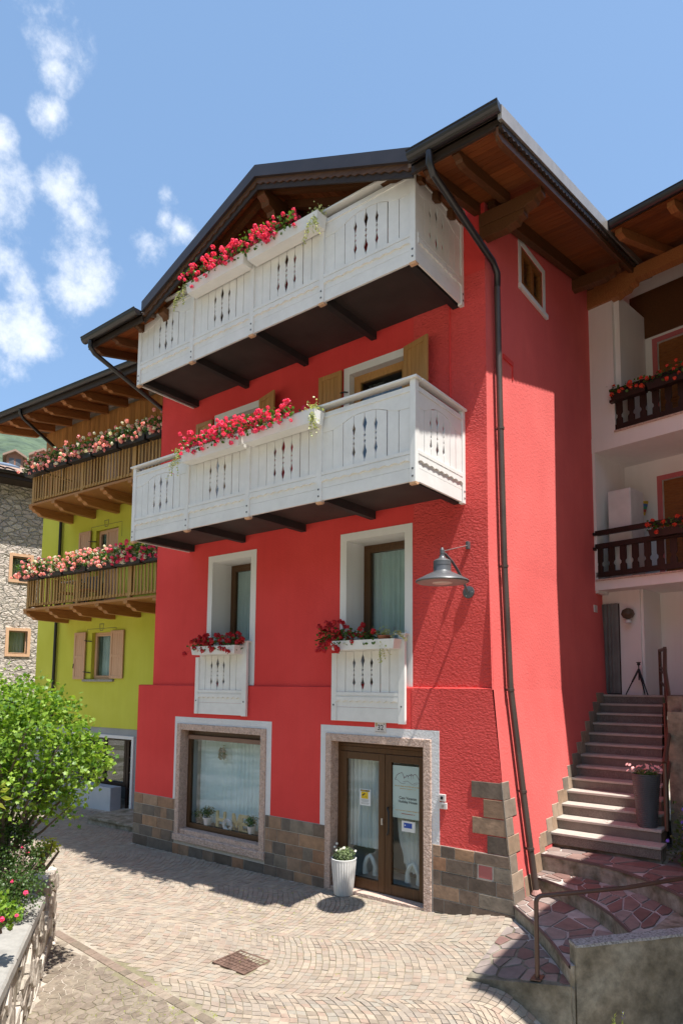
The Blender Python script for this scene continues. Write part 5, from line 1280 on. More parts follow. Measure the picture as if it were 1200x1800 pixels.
# roof of the white house
GUTZ = 11.13; RG = Fr((-3.02, 11.16, 0), RAD(-11))
gutter(0, 6, rh, fr=RG, z=GUTZ, r=.08)
sl = .30
mb = MB()
for i in range(46):
    d0 = -.02-i*.14; d1 = d0-.134; za, zb_ = GUTZ-.05-d0*sl, GUTZ-.05-d1*sl
    if i < 24:
        q = MB(); P = RG.P; ua = max(-.02, 0); q.hexa([P(-1.05 if d0 < -.35 else 0, d0, za-.02), P(6, d0, za-.02), P(6, d1, zb_-.02), P(-1.05 if d0 < -.35 else 0, d1, zb_-.02), P(-1.05 if d0 < -.35 else 0, d0, za), P(6, d0, za), P(6, d1, zb_), P(-1.05 if d0 < -.35 else 0, d1, zb_)])
        q.build('soffit_board', M['soffit'], rh)
P = RG.P; mb.hexa([P(-.6, 0, GUTZ-.03), P(6, 0, GUTZ-.03), P(6, -7, GUTZ-.03+7*sl), P(-.6, -7, GUTZ-.03+7*sl), P(-.6, 0, GUTZ+.03), P(6, 0, GUTZ+.03), P(6, -7, GUTZ+.03+7*sl), P(-.6, -7, GUTZ+.03+7*sl)])
mb.build('roof', M['roof_tile'], rh)
for u in (.12, 1.0, 1.9, 2.8):
    fr = Fr(RG.P(u, 0, 0), RG.yaw+RAD(90)); mb = MB(); h_ = .17; t_ = GUTZ-.075
    mb.prism(fr, [(0.08, t_+.08*sl), (.08, t_-h_*.4), (.2, t_-h_*.5), (.24, t_-h_*.85+.05), (.34, t_-h_+.1), (2.4, t_-h_+2.4*sl), (2.4, t_+2.4*sl)], -.06, .06); mb.build('rafter', M['rafter_y'], rh)
mb = MB(); mb.fbox(RF, -.02, WL, -.12, .06, 11.15, 11.40); mb.build('wall_plate_beam', M['rafter_y'], rh)
mb = MB(); mb.prism(RF, [(-.02, 10.95), (-.02, 11.149), (1.02, 11.149), (1.0, 11.08), (.9, 11.06), (.86, 11.0), (.72, 10.99), (.66, 10.95)], -.13, .07); mb.build('corbel', M['rafter_y'], rh)
# things on its balconies and in its entry
cab = thing('balcony_cabinet', 'tall white metal cabinet on the lower balcony of the white house', 'cabinet', tuple(RF.P(.45, -.5, 5.3)))
mb = MB(); mb.fbox(RF, .22, .68, -.75, -.18, 5.32, 7.10); mb.build('body', M['pot_white'], cab, bevel=.006)
mb = MB(); mb.fbox(RF, .235, .665, -.18, -.165, 5.4, 7.08); mb.build('door', M['pot_white'], cab, bevel=.004)
wp = thing('wall_pot', 'small wall pot with yellow, blue and red stripes beside the balcony cabinet', 'wall pot', tuple(RF.P(.5, -1.15, 6.75)))
for k_, (c, nm) in enumerate((((.65, .45, .03), 'yellow_stripe'), ((.05, .18, .45), 'blue_stripe'), ((.05, .35, .2), 'green_stripe'), ((.5, .08, .04), 'red_stripe'), ((.65, .45, .03), 'yellow_stripe'))):
    mb = MB(); z1 = 7.02-k_*.055; r1 = .11-.014*k_; mb.lathe(RB2.P(.50, .16, 0)+Vector((0, 0, 0)), [(r1-.014, z1-.055), (r1, z1)], 16); mb.build(nm, pm(nm, [c], rough=.4), wp, smooth=True)
wl_ = thing('wall_sconce', 'round shaded wall lamp in the entry at the top of the stairs', 'wall lamp', tuple(RF.P(.50, -.3, 4.62)))
mb = MB(); c = RF.P(.50, -.30, 4.62); mb.lathe(c, [(.02, -.10), (.09, -.07), (.13, 0), (.10, .08), (.03, .12)], 16); mb.build('globe', pm('smoked_globe', [(.12, .09, .06)], rough=.2), wl_, smooth=True)
mb = MB(); mb.lathe(c, [(.03, -.20), (.07, -.17), (.06, -.12), (.02, -.10)], 12); mb.build('base', M['pot_white'], wl_)
tp = thing('tripod', 'black camera tripod standing at the top of the stairs', 'tripod', (-2.75, 13.6, 3.05))
tc0 = Vector((-3.30, 13.30, 3.05)); ap = tc0+Vector((0, 0, .50))
for a in (200, 320, 80):
    mb = MB(); ft = tc0+Vector((.24*math.cos(RAD(a)), .24*math.sin(RAD(a)), .005)); mb.tube([ap+Vector((0, 0, -.01)), ap.lerp(ft, .5), ap.lerp(ft, .52), ft], [.02, .018, .013, .012], 8); mb.build('leg', M['black'], tp)
mb = MB(); mb.tube([ap+Vector((0, 0, -.22)), ap+Vector((0, 0, .07))], .012, 8); mb.build('centre_column', M['black'], tp)
mb = MB(); mb.lathe(ap+Vector((0, 0, .06)), [(.015, 0), (.03, .01), (.03, .04), (.018, .045), (.045, .055), (.045, .065)], 12); mb.build('head', M['black'], tp)
pl = thing('side_wall_plate', 'tiny white number plate on the shaded end of the red side wall', 'plate', (side_x(4.75), 13.15, 4.7))
mb = MB(); mb.box(side_x(4.75)-.0, side_x(4.75)+.02, 13.02, 13.2, 4.66, 4.80); mb.build('plate', M['enamel'], pl)

# the neighbour outside the frame whose roof shades the steps
nb_ = thing('neighbour_house', 'unseen house beyond the right edge whose roof and raised wall shade the steps', 'house', (4, 10, .8))
mb = MB(); mb.box(1.62, 9, 6.6, 13, -.5, 12.4); mb.build('wall', plaster('ochre_plaster', (.34, .22, .17), (.40, .27, .21)), nb_)  # unseen wall, height and dark tone added to block sky above the stairs
mb = MB(); mb.box(.20, 1.60, 6.16, 13, 8.85, 9.0); mb.build('canopy', M['dark_wood'], nb_)
# ------------------------------------------------------------------ wall lamp
lamp = thing('wall_lamp', 'anthracite lamp with a wide round shade on a curved arm on the red facade', 'wall lamp', (-4.34, 8.35, 4.54))
LC = Vector((-4.34, 7.63, 0))
mb = MB(); mb.lathe(LC, [(.352, 4.575), (.36, 4.585), (.352, 4.60), (.24, 4.66), (.125, 4.715), (.118, 4.73), (.118, 4.86), (.105, 4.875), (.05, 4.90), (.035, 4.93), (.035, 4.945), (.024, 4.95), (.024, 5.03), (.012, 5.045)], 40); mb.build('shade', M['lamp_grey'], lamp, smooth=True)
mb = MB(); mb.lathe(LC, [(.15, 4.60), (.34, 4.574), (.34, 4.570), (.15, 4.565)], 40); mb.build('shade_underside', pm('pinkish_shade_underside', [(.30, .26, .25)], rough=.4), lamp, smooth=True)
mb = MB(); mb.lathe(LC, [(.001, 4.556), (.10, 4.556), (.14, 4.566), (.001, 4.566)], 24); mb.build('diffuser', M['lamp_in'], lamp)
mb = MB(); mb.lathe(LC, [(.12, 4.80), (.1205, 4.80), (.1205, 4.806), (.12, 4.806)], 30); mb.lathe(LC, [(.030, 4.96), (.030, 5.01), (.026, 5.02)], 16); mb.build('collar', M['lamp_grey'], lamp)
mb = MB(); mb.tube([(-4.34, 7.63, 4.985), (-4.34, 7.72, 4.97), (-4.34, 7.9, 4.90), (-4.34, 8.06, 4.80), (-4.34, 8.2, 4.69), (-4.34, 8.30, 4.58), (-4.34, 8.345, 4.53)], .019, 10); mb.build('arm', M['lamp_grey'], lamp, smooth=True)
mb = MB(); mb.tube([(-4.34, 7.65, 5.0), (-4.33, 8.34, 5.20)], .0075, 6); mb.build('stay', M['metal_lt'], lamp)
mb = MB(); mb.box(-4.355, -4.315, 8.33, 8.40, 5.15, 5.26); mb.build('stay_bracket', M['lamp_grey'], lamp, bevel=.005)
mb = MB(); mb.lathe((0, 0, 0), [(.001, 0), (.088, 0), (.088, .02), (.03, .03), (.001, .03)], 24)
for i, v in enumerate(mb.v): mb.v[i] = Vector((-4.34+v.x, 8.39-v.z, 4.53+v.y))
mb.build('wall_plate', M['lamp_grey'], lamp)
mb = MB()
for a in (0, 120, 240): 
    c = Vector((-4.34+.06*math.cos(RAD(a)), 8.368, 4.53+.06*math.sin(RAD(a)))); mb.box(c.x-.008, c.x+.008, c.y-.004, c.y+.004, c.z-.008, c.z+.008)
mb.build('screw', M['metal_lt'], lamp)

# ------------------------------------------------------------------ pots
wpz = GZ(-6.46, 8.3)
wpot = thing('white_planter', 'fluted matt white planter standing at the left of the glazed door', 'planter', (-6.47, 8.27, wpz))
mb = MB(); seg = 96; c = Vector((-6.47, 8.27, wpz))
mb.lathe(c, [(.135, .0), (.14, .008), (.186, .50), (.192, .515), (.196, .53), (.196, .545), (.184, .548), (.178, .50), (.05, .49)], 168, fn=lambda a, z: 1+.05*abs(math.sin(a*14)) if .005 < z < .505 else 1); mb.build('body', M['pot_white'], wpot, smooth=True)
mb = MB(); mb.lathe(c, [(.001, .500), (.177, .500), (.177, .505), (.001, .515)], 24); mb.build('soil', M['soil'], wpot)
dpot = thing('dark_planter', 'tall anthracite tapered planter on the second granite step', 'planter', (-2.5, 10.29, 1.2))
mb = MB(); c = Vector((-2.5, 10.285, 1.2)); prof = [(.13, 0)]
for k in range(26):
    t = k/26; r_ = .13+.062*t; prof += [(r_, .73*t+.004), (r_+.005, .73*t+.014), (r_+.005, .73*t+.020), (r_, .73*t+.026)]
prof += [(.198, .735), (.198, .75), (.185, .75), (.18, .70), (.05, .69)]
mb.lathe(c, prof, 40); mb.build('body', M['pot_dark'], dpot, smooth=True)
mb = MB(); mb.lathe(c, [(.001, .70), (.18, .70), (.18, .705), (.001, .715)], 24); mb.build('soil', M['soil'], dpot)

# things on the sill of the shop window
SI = FL.shift(0, -.265)
def plant_ball(name, c, r, n, mat, par, leaf=.03, seed=1, flat=1.0):
    rr_ = random.Random(seed); mb = MB()
    for _ in range(n):
        d = Vector((rr_.gauss(0, 1), rr_.gauss(0, 1), rr_.gauss(0, 1))).normalized(); q = Vector(c)+Vector((d.x, d.y, d.z*flat))*r*rr_.uniform(.35, 1)
        nrm = (d+Vector((rr_.uniform(-.7, .7), rr_.uniform(-.7, .7), rr_.uniform(-.2, .9)))).normalized(); t = nrm.orthogonal().normalized(); t.rotate(Matrix.Rotation(rr_.uniform(0, 6.28), 3, nrm)); b_ = nrm.cross(t); s_ = leaf*rr_.uniform(.6, 1.2)
        mb.add([q-t*s_*.5, q-t*s_*.1+b_*s_*.42, q+t*s_*.5-nrm*s_*.15, q-t*s_*.1-b_*s_*.42, q+nrm*s_*.1], [(0, 3, 4), (3, 2, 4), (2, 1, 4), (1, 0, 4)])
    return mb.build(name, mat, par, norm=False)
def potted(u, d, z, r, h_, lab, leafm, pr_, n, seed, pot=None, leaf=.04):
    c = SI.P(u, d, z); t = thing('potted_plant', lab, 'potted plant', tuple(c))
    mb = MB(); mb.lathe(c, [(r*.75, 0), (r, h_*.85), (r*1.08, h_*.86), (r*1.08, h_), (r*.9, h_), (r*.85, h_*.8)], 24); mb.build('pot', pot or M['enamel'], t, smooth=True)
    plant_ball('foliage', c+Vector((0, 0, h_+pr_*.7)), pr_, n, leafm, t, leaf, seed, .8); return t
potted(-10.05, .02, .475, .085, .17, 'round cream pot with a bushy dark plant left of the wooden letters', M['leaf_dark'], .15, 260, 1)
potted(-8.85, .02, .475, .075, .16, 'small white pot with a green leafy plant right of the wooden letters', M['leaf'], .14, 200, 2)
t = potted(-10.33, .0, .475, .07, .10, 'low mauve flowered plant in the left corner of the shop window', M['leaf_dark'], .13, 160, 3, M['pot_dark'])
t = thing('white_orchid', 'white flowering stem in the right corner of the shop window', 'orchid', tuple(SI.P(-8.62, 0, .47)))
mb = MB(); mb.tube([SI.P(-8.62, 0, .47), SI.P(-8.60, 0, .7), SI.P(-8.56, 0, .95)], .005, 5); mb.build('stem', M['leaf_dark'], t); plant_ball('blossom', SI.P(-8.57, 0, .93), .10, 60, M['petal_white'], t, .05, 4)
mb = MB(); mb.lathe(SI.P(-8.62, 0, .47), [(.05, 0), (.06, .22), (.055, .22)], 16); mb.build('pot', M['letter_wood'], t)
def letter(ch, u, w, h_, z=.475, d=.0):
    th = .035; P_ = SI; t = thing('wooden_letter', {'H': 'pale wooden letter H in the shop window', 'O': 'woven wicker ring standing as the letter O in the shop window', 'M': 'pale wooden letter M in the shop window', 'E': 'pale wooden letter E in the shop window'}[ch], 'letter', tuple(SI.P(u, d, z)))
    mb = MB(); a = .055
    if ch == 'H': mb.fbox(SI, u, u+a, d, d+th, z, z+h_); mb.fbox(SI, u+w-a, u+w, d, d+th, z, z+h_); mb.fbox(SI, u+a, u+w-a, d, d+th, z+h_*.42, z+h_*.42+a)
    if ch == 'E': mb.fbox(SI, u, u+a, d, d+th, z, z+h_); [mb.fbox(SI, u+a, u+w, d, d+th, z+q, z+q+a) for q in (0, h_*.5-a/2, h_-a)]
    if ch == 'M': mb.prism(SI, [(u, z), (u+a, z), (u+a, z+h_*.62), (u+w/2, z+h_*.2), (u+w-a, z+h_*.62), (u+w-a, z), (u+w, z), (u+w, z+h_), (u+w-a, z+h_), (u+w/2, z+h_*.45), (u+a, z+h_), (u, z+h_)], d, d+th)
    if ch == 'O':
        rr_ = random.Random(3)
        for k in range(26):
            r_ = h_*.4+rr_.uniform(-.03, .03); ph = rr_.uniform(0, 6.28); tl = rr_.uniform(-.25, .25)
            mb.tube([SI.P(u+w/2+math.cos(q/10*6.28)*r_, d+.02+tl*.1*math.sin(q/10*6.28+ph), z+h_*.45+math.sin(q/10*6.28)*r_) for q in range(11)], .004, 4, False)
    mb.build('letter_body', M['letter_wood'] if ch != 'O' else M['pot_white'], t, bevel=.003 if ch != 'O' else 0)
letter('H', -9.80, .26, .33); letter('O', -9.54, .22, .24, d=.05); letter('M', -9.36, .24, .33); letter('E', -9.14, .20, .33)
wr = thing('wreath', 'small dried flower wreath hanging before the shop window curtain', 'wreath', tuple(SI.P(-9.77, 0, 1.86)))
mb = MB(); rr_ = random.Random(8)
for k in range(170):
    a = rr_.uniform(0, 6.28); r_ = .075+rr_.gauss(0, .02); q = SI.P(-9.77+math.cos(a)*r_, -.05+rr_.gauss(0, .015), 1.86+math.sin(a)*r_*1.1); d_ = Vector((rr_.gauss(0, 1), rr_.gauss(0, 1), rr_.gauss(0, 1))).normalized()*.028; e_ = d_.orthogonal().normalized()*.012
    mb.add([q-d_, q+e_, q+d_, q-e_], [(0, 1, 2, 3)])
mb.build('ring', leafmat('dried_leaves', (.10, .15, .06), (.42, .30, .2), .1), wr, norm=False)
mb = MB(); mb.tube([SI.P(-9.77, -.05, 1.93), SI.P(-9.77, -.05, 2.2)], .002, 4); mb.build('thread', M['paper'], wr)
# ------------------------------------------------------------------ the lime green house
GF = Fr((-12, 10.1, 0), RAD(3)); P = GF.P
gh = thing('green_house', 'lime green house with a timber clad top floor and two golden wooden balconies', 'house', (-16, 10, 0))
GW1 = (-4.46, -3.55, 3.30, 4.56); GW2 = (-4.48, -3.50, 5.2, 7.38); GO = (-5.2, -2.55, -.2, 1.78); GT = (-4.6, -3.5, 8.05, 9.95)
mb = MB(); wall_faces(mb, GF, -7.15, .5, 2.04, 8.15, [GW1, GW2], 0)
for h_ in (GW1, GW2): reveal(mb, GF, h_, .16)
mb.add([P(-7.15, 0, 2.04), P(-7.15, -6, 2.04), P(-7.15, -6, 8.15), P(-7.15, 0, 8.15)], [(0, 1, 2, 3)]); mb.add([P(-7.15, 0, 2.04), P(.5, 0, 2.04), P(.5, -.02, 2.04), P(-7.15, -.02, 2.04)], [(0, 1, 2, 3)])
mb.build('wall', M['green'], gh, norm=False)
greybase = plaster('grey_base_plaster', (.30, .32, .33), (.38, .40, .41), .6, .008, 40)
mb = MB(); BFg = GF.shift(0, -.02); wall_faces(mb, BFg, -7.15, .5, -.6, 2.04, [GO], 0); reveal(mb, BFg, GO, .6); mb.add([P(-7.15, -.02, -.6), P(-7.15, -6, -.6), P(-7.15, -6, 2.04), P(-7.15, -.02, 2.04)], [(0, 1, 2, 3)])
mb.build('base_wall', greybase, gh, norm=False)
mb = MB(); mb.fbox(GF, -2.60, -2.52, -.05, .02, -.08, 1.86); mb.fbox(GF, -5.2, -2.60, -.05, .02, 1.78, 1.86); mb.build('door_trim', M['white_trim'], gh)
mb = MB(); mb.fbox(GF, -5.3, -3.35, -.30, .03, -.3, .52); mb.build('low_wall', pm('pale_blue_grey_paint', [(.50, .53, .56), (.56, .58, .60)], rough=.8), gh, bevel=.01)
mb = MB(); mb.fbox(GF, -2.62, .2, -.4, 1.15, -.4, .03); mb.build('stoop', M['riser'], gh); mb = MB(); mb.fbox(GF, -2.66, .2, -.4, 1.2, .031, .085); mb.build('stoop_slab', M['riser'], gh, bevel=.01)
# dark glazed door and window in the opening
mb = MB(); frame_rect(mb, GF, -3.30, -2.60, -.05, 1.78, .09, -.44, -.38); gd = mb.build('door', M['dark_rail'], gh)
mb = MB()
for z in (.45, .85, 1.25): mb.fbox(GF, -3.21, -2.69, -.43, -.395, z, z+.035)
mb.fbox(GF, -2.98, -2.945, -.43, -.395, .1, 1.69); mb.build('glazing_bars', M['dark_rail'], gd)
mb = MB(); mb.fbox(GF, -3.21, -2.69, -.42, -.415, .04, 1.7); mb.build('pane', M['glass'], gd)
mb = MB(); frame_rect(mb, GF, -5.2, -3.32, .5, 1.78, .09, -.44, -.38); mb.fbox(GF, -4.3, -4.2, -.44, -.38, .6, 1.7); gw = mb.build('window', M['dark_rail'], gh)
mb = MB(); mb.fbox(GF, -5.1, -3.4, -.42, -.415, .58, 1.7); mb.build('pane', M['glass'], gw)
room(GF, GO[0], GO[1], -.1, 1.78, -1.2, -.45, gh)
mb = MB(); mb.fbox(GF, -7.15, .5, -6.1, -6, -.6, 10.5); mb.build('back_wall', M['green'], gh)
# windows and shutters
for h_, c_ in ((GW1, True), (GW2, True)):
    window(GF, gh, h_, -.10, M['shutter_beige'], .06, 'curtain' if c_ else None, sash=.05, cs=4, cd_=-.2)
mb = MB(); mb.fbox(GF, -4.75, -3.42, -.05, .07, 3.235, 3.295); mb.build('window_sill', M['concrete_lt'], gh, bevel=.006)
def shut2(u0, u1, z0, z1, d=.03, rot=0):
    fr = Fr(GF.P(u1 if rot < 0 else u0, d, 0), GF.yaw+rot); a, b = (u0-u1, 0) if rot < 0 else (0, u1-u0)
    return shutter(fr, gh, a, b, z0, z1, 0, M['shutter_beige'], (.47,), wst=.075)
shut2(-5.19, -4.68, 3.30, 4.58); shut2(-3.58, -3.04, 3.32, 4.58, .02)
shut2(-5.19, -4.66, 5.22, 7.40); shut2(-4.05, -3.50, 5.22, 7.36, -.06)
mb = MB()
for z in (4.35, 3.5, 7.1, 6.9): mb.tube([P(-4.72, .06, z), P(-4.55, .05, z-.02), P(-4.46, 0, z-.03)], .014, 6)
for z in (3.72,): mb.tube([P(-5.17, .07, z), P(-5.17, .08, z-.12)], .012, 6)
mb.build('shutter_hinge', M['black'], gh)
linem = pm('grey_painted_line', [(.20, .20, .10)], rough=.8)
mb = MB()
for zt_, u0, u1 in ((4.66, -4.68, -3.42), (7.50, -4.70, -3.35)):
    mb = MB(); strip(mb, GF, [(u0, zt_-.22), (u0, zt_), (u1, zt_), (u1, zt_-.4)], .004, .012)
    c = (u0+u1)/2; strip(mb, GF, [(c-.09, zt_+.12), (c+.09, zt_+.12), (c+.06, zt_-.05), (c-.06, zt_-.05), (c-.09, zt_+.12)], .005, .02); mb.build('painted_line', linem, gh, norm=False, kind='stuff')
# timber cladding of the top floor
mb = MB(); mb.fbox(GF, -7.1, .5, -.1, 0, 8.15, 10.72); mb.build('top_floor_wall', M['clad'], gh)
u = -7.14; i = 0
while u < .45:
    z1 = 10.70; segs = [(8.10, z1)]
    if GT[0] < u+.05 < GT[1]: segs = [(GT[3], z1)]
    for z0, z1_ in segs:
        q = MB(); q.fbox(GF, u+.002, u+.108, .0, .022+.003*(i % 2), z0, z1_); q.build('cladding_board', M['clad'], gh)
    u += .11; i += 1
mb = MB(); frame_rect(mb, GF, GT[0], GT[1], GT[2], GT[3], .07, 0, .035); td = mb.build('balcony_door', M['rafter_y'], gh)
shutter(GF, gh, -4.12, -3.56, 8.1, 9.88, .03, M['shutter_beige'], (.3, .66)); shutter(Fr(GF.P(-4.55, .02, 0), GF.yaw-RAD(60)), gh, 0, .3, 8.1, 9.85, 0, M['shutter_beige'], (.3, .66))
# balconies
bals = []
for zf, nm in ((5.16, 'lower golden wooden balcony'), (8.02, 'upper golden wooden balcony')):
    mb = MB(); mb.fbox(GF, -5.75, .4, .02, 1.24, zf-.055, zf); b = mb.build('balcony', M['beam_gold'], gh, label=nm)
    bals.append(b)
    for x in (-5.66, -4.6, -3.55, -2.5, -1.42, -.38):
        fr = Fr(GF.P(x, 0, 0), GF.yaw+RAD(90)); mb = MB(); h_ = .22
        t_ = zf-.056
        mb.prism(fr, [(-1.24, t_), (-1.24, t_-h_*.3), (-1.16, t_-h_*.36), (-1.12, t_-h_*.62), (-1.02, t_-h_*.72), (-.96, t_-h_*.98), (-.84, t_-h_), (0, t_-h_*1.05), (0, t_)], -.075, .075); mb.build('beam', M['beam_gold'], b, bevel=.004)
    for x in (-5.62, -3.39, -1.35, .3):
        mb = MB(); mb.fbox(GF, x-.05, x+.05, 1.12, 1.21, zf-.01, zf+.93); mb.build('post', M['bal_wood'], b, bevel=.004)
    mb = MB(); mb.fbox(GF, -5.7, .4, 1.10, 1.22, zf+.93, zf+.97); mb.build('handrail', M['bal_wood'], b)
    mb = MB(); mb.fbox(GF, -5.57, .4, 1.135, 1.195, zf+.06, zf+.13); mb.build('bottom_rail', M['bal_wood'], b)
    mb = MB(); mb.fbox(GF, -5.57, .4, 1.135, 1.185, zf+.82, zf+.88); mb.build('top_rail', M['bal_wood'], b)
    u = -5.52; sm = None
    while u < .3:
        if min(abs(u+.03-x) for x in (-5.62, -3.39, -1.35, .3)) > .07:
            q = MB(); q.fbox(GF, u, u+.05, 1.196, 1.214, zf+.07, zf+.90); q.build('baluster', M['bal_wood'], b)
        u += .124
    # left return of the railing
    k_ = .1
    while k_ < 1.1:
        q = MB(); q.fbox(GF, -5.65, -5.63, k_, k_+.066, zf+.07, zf+.90); q.build('baluster', M['bal_wood'], b); k_ += .13
    mb = MB(); mb.fbox(GF, -5.68, -5.60, 0, 1.10, zf+.93, zf+.97); mb.fbox(GF, -5.66, -5.61, 0, 1.12, zf+.06, zf+.12); mb.build('handrail', M['bal_wood'], b)
# roof
GR = Fr(GF.P(0, 0, 0), RAD(4.2)); GD = 1.44; GZT = 10.58; gsl = .20
def grz(d): return GZT + (GD-d)*gsl
PR = GR.P
mb = MB(); mb.hexa([PR(-7.62, GD, GZT-.03), PR(.35, GD, GZT-.03), PR(.35, -6, grz(-6)-.03), PR(-7.62, -6, grz(-6)-.03), PR(-7.62, GD, GZT+.06), PR(.35, GD, GZT+.06), PR(.35, -6, grz(-6)+.06), PR(-7.62, -6, grz(-6)+.06)]); groof = mb.build('roof', M['roof_tile'], gh)
d = GD-.03
while d > -.1:
    e = d-.14; mb = MB(); mb.hexa([PR(-7.58, d, grz(d)-.055), PR(.35, d, grz(d)-.055), PR(.35, e+.005, grz(e)-.055), PR(-7.58, e+.005, grz(e)-.055), PR(-7.58, d, grz(d)-.032), PR(.35, d, grz(d)-.032), PR(.35, e+.005, grz(e)-.032), PR(-7.58, e+.005, grz(e)-.032)]); mb.build('soffit_board', M['soffit'], groof); d = e
x = -7.45
while x < .4:
    fr = Fr(GR.P(x, 0, 0), GR.yaw+RAD(90)); mb = MB(); h_ = .20; f = lambda dd, q: (-dd, grz(dd)-.058-q)
    mb.prism(fr, [f(1.36, 0), f(1.36, h_*.3), f(1.28, h_*.42), f(1.24, h_*.72), f(1.12, h_*.8), f(1.06, h_), f(-.02, h_), f(-.02, 0)], -.07, .07); mb.build('rafter', M['rafter_y'], groof, bevel=.004); x += .83
mb = MB(); mb.fbox(GR, -7.6, .35, GD-.01, GD+.03, GZT-.16, GZT-.02); mb.build('eaves_board', M['dark_wood'], groof)
gutter(-7.62, .35, groof, fr=Fr(GR.P(0, GD+.0, 0), GR.yaw), z=GZT+.06, r=.075)
for zz_ in (1,):
    mb = MB(); fr = Fr(GR.P(-7.62, 0, 0), GR.yaw+RAD(90)); mb.prism(fr, [(-GD, GZT-.16), (-GD, GZT+.08), (6, grz(-6)+.08), (6, grz(-6)-.16)], -.03, .0); mb.build('verge_board', M['rafter_y'], groof)
mb = MB(); mb.tube([PR(-5.75, GD+.08, GZT-.02), PR(-5.75, GD+.08, GZT-.12), PR(-5.77, GD-.02, GZT-.22), PR(-6.05, .16, 9.88), P(-6.1, .08, 9.75), P(-6.1, .08, 8.1)], .045, 10); mb.build('downpipe', M['gutter'], gh, smooth=True)
mb = MB(); mb.tube([P(-6.1, .07, 8.0), P(-6.1, .07, .1)], .045, 10); mb.build('downpipe', M['gutter'], gh, smooth=True)
# seats behind the lower balcony railing
def chair(u, d, lab, mat, cush=None, ang_=0):
    z = 5.165; fr = Fr(GF.P(u, d, 0), GF.yaw+ang_); t = thing('garden_chair', lab, 'chair', tuple(GF.P(u, d, z)))
    for a, b_ in ((-.2, -.2), (.2, -.2), (-.2, .2), (.2, .2)):
        mb = MB(); mb.tube([fr.P(a, b_, z), fr.P(a*.95, b_*.95, z+.44)], .016, 6); mb.build('leg', mat, t)
    mb = MB(); mb.fbox(fr, -.23, .23, -.23, .23, z+.43, z+.46); mb.build('seat', cush or mat, t, bevel=.01)
    mb = MB(); mb.fbox(fr, -.23, .23, -.25, -.22, z+.46, z+.86); mb.build('backrest', mat, t, bevel=.02)
chair(-.75, .5, 'white plastic chair at the right end of the lower golden balcony', M['pot_white'], ang_=.4)
chair(-4.9, .45, 'grey chair with an orange cushion on the lower golden balcony', M['lamp_grey'], pm('orange_cushion', [(.65, .28, .05)]), -.2)
chair(-4.0, .55, 'grey chair with a red cushion near the balcony door of the green house', M['lamp_grey'], pm('red_cushion', [(.55, .05, .03)]), .3)
t = thing('balcony_table', 'small pale table between the chairs on the lower golden balcony', 'table', tuple(GF.P(-4.45, .5, 5.165)))
mb = MB(); mb.fbox(GF, -4.75, -4.2, .3, .8, 5.84, 5.87); mb.build('tabletop', M['pot_white'], t); mb = MB(); mb.tube([P(-4.47, .55, 5.165), P(-4.47, .55, 5.84)], .025, 8); mb.build('leg', M['lamp_grey'], t)

# ------------------------------------------------------------------ the stone house
def rubble():
    m, t, p = newmat('rubble_masonry'); N = t.nodes.new; L = t.links.new; co = N('ShaderNodeTexCoord')
    mp = N('ShaderNodeMapping'); mp.inputs['Scale'].default_value = (1, 1, 1.9); L(co.outputs['Object'], mp.inputs['Vector'])
    wn_ = N('ShaderNodeTexNoise'); wn_.inputs['Scale'].default_value = 4; L(mp.outputs[0], wn_.inputs['Vector'])
    mxv = N('ShaderNodeVectorMath'); mxv.operation = 'MULTIPLY_ADD'; mxv.inputs[1].default_value = (.16,)*3; L(wn_.outputs['Color'], mxv.inputs[0]); L(mp.outputs[0], mxv.inputs[2])
    v = N('ShaderNodeTexVoronoi'); v.inputs['Scale'].default_value = 3.4; v.feature = 'DISTANCE_TO_EDGE'; L(mxv.outputs[0], v.inputs['Vector'])
    v2 = N('ShaderNodeTexVoronoi'); v2.inputs['Scale'].default_value = 3.4; L(mxv.outputs[0], v2.inputs['Vector'])
    r = N('ShaderNodeValToRGB'); e = r.color_ramp.elements; e[0].color = (.40, .36, .31, 1); e[1].color = (.58, .52, .45, 1); e.new(.5).color = (.50, .43, .38, 1)
    sp = N('ShaderNodeSeparateColor'); L(v2.outputs['Color'], sp.inputs[0]); L(sp.outputs[0], r.inputs[0])
    mr = N('ShaderNodeMapRange'); mr.inputs['From Max'].default_value = .09; L(v.outputs['Distance'], mr.inputs['Value'])
    n3 = N('ShaderNodeTexNoise'); n3.inputs['Scale'].default_value = 9; n3.inputs['Detail'].default_value = 8; L(co.outputs['Object'], n3.inputs['Vector'])
    mx = N('ShaderNodeMix'); mx.data_type = 'RGBA'; L(mr.outputs[0], mx.inputs['Factor']); mx.inputs[6].default_value = (.58, .53, .46, 1); L(r.outputs[0], mx.inputs[7]); L(mx.outputs[2], p.inputs['Base Color'])
    a = N('ShaderNodeMath'); a.operation = 'MULTIPLY_ADD'; a.inputs[1].default_value = .9; L(mr.outputs[0], a.inputs[0]); L(n3.outputs['Fac'], a.inputs[2])
    b = N('ShaderNodeBump'); b.inputs['Strength'].default_value = 1; b.inputs['Distance'].default_value = .09; L(a.outputs[0], b.inputs['Height']); L(b.outputs[0], p.inputs['Normal']); p.inputs['Roughness'].default_value = .9
    return m
M['rubble'] = rubble()
SFr = Fr((-23.4, 12, 0), RAD(77)); Ps = SFr.P
sh = thing('stone_house', 'old rubble stone house with small timber framed windows and solar panels on its roof', 'house', (-20.5, 9, -.5))
h1 = (-1.05, -.46, 6.84, 7.68); h2 = (-1.04, -.43, 4.21, 5.02)
mb = MB(); wall_faces(mb, SFr, -9, 2.5, -1, 10.3, [h1, h2], 0)
for h_ in (h1, h2): reveal(mb, SFr, h_, .3)
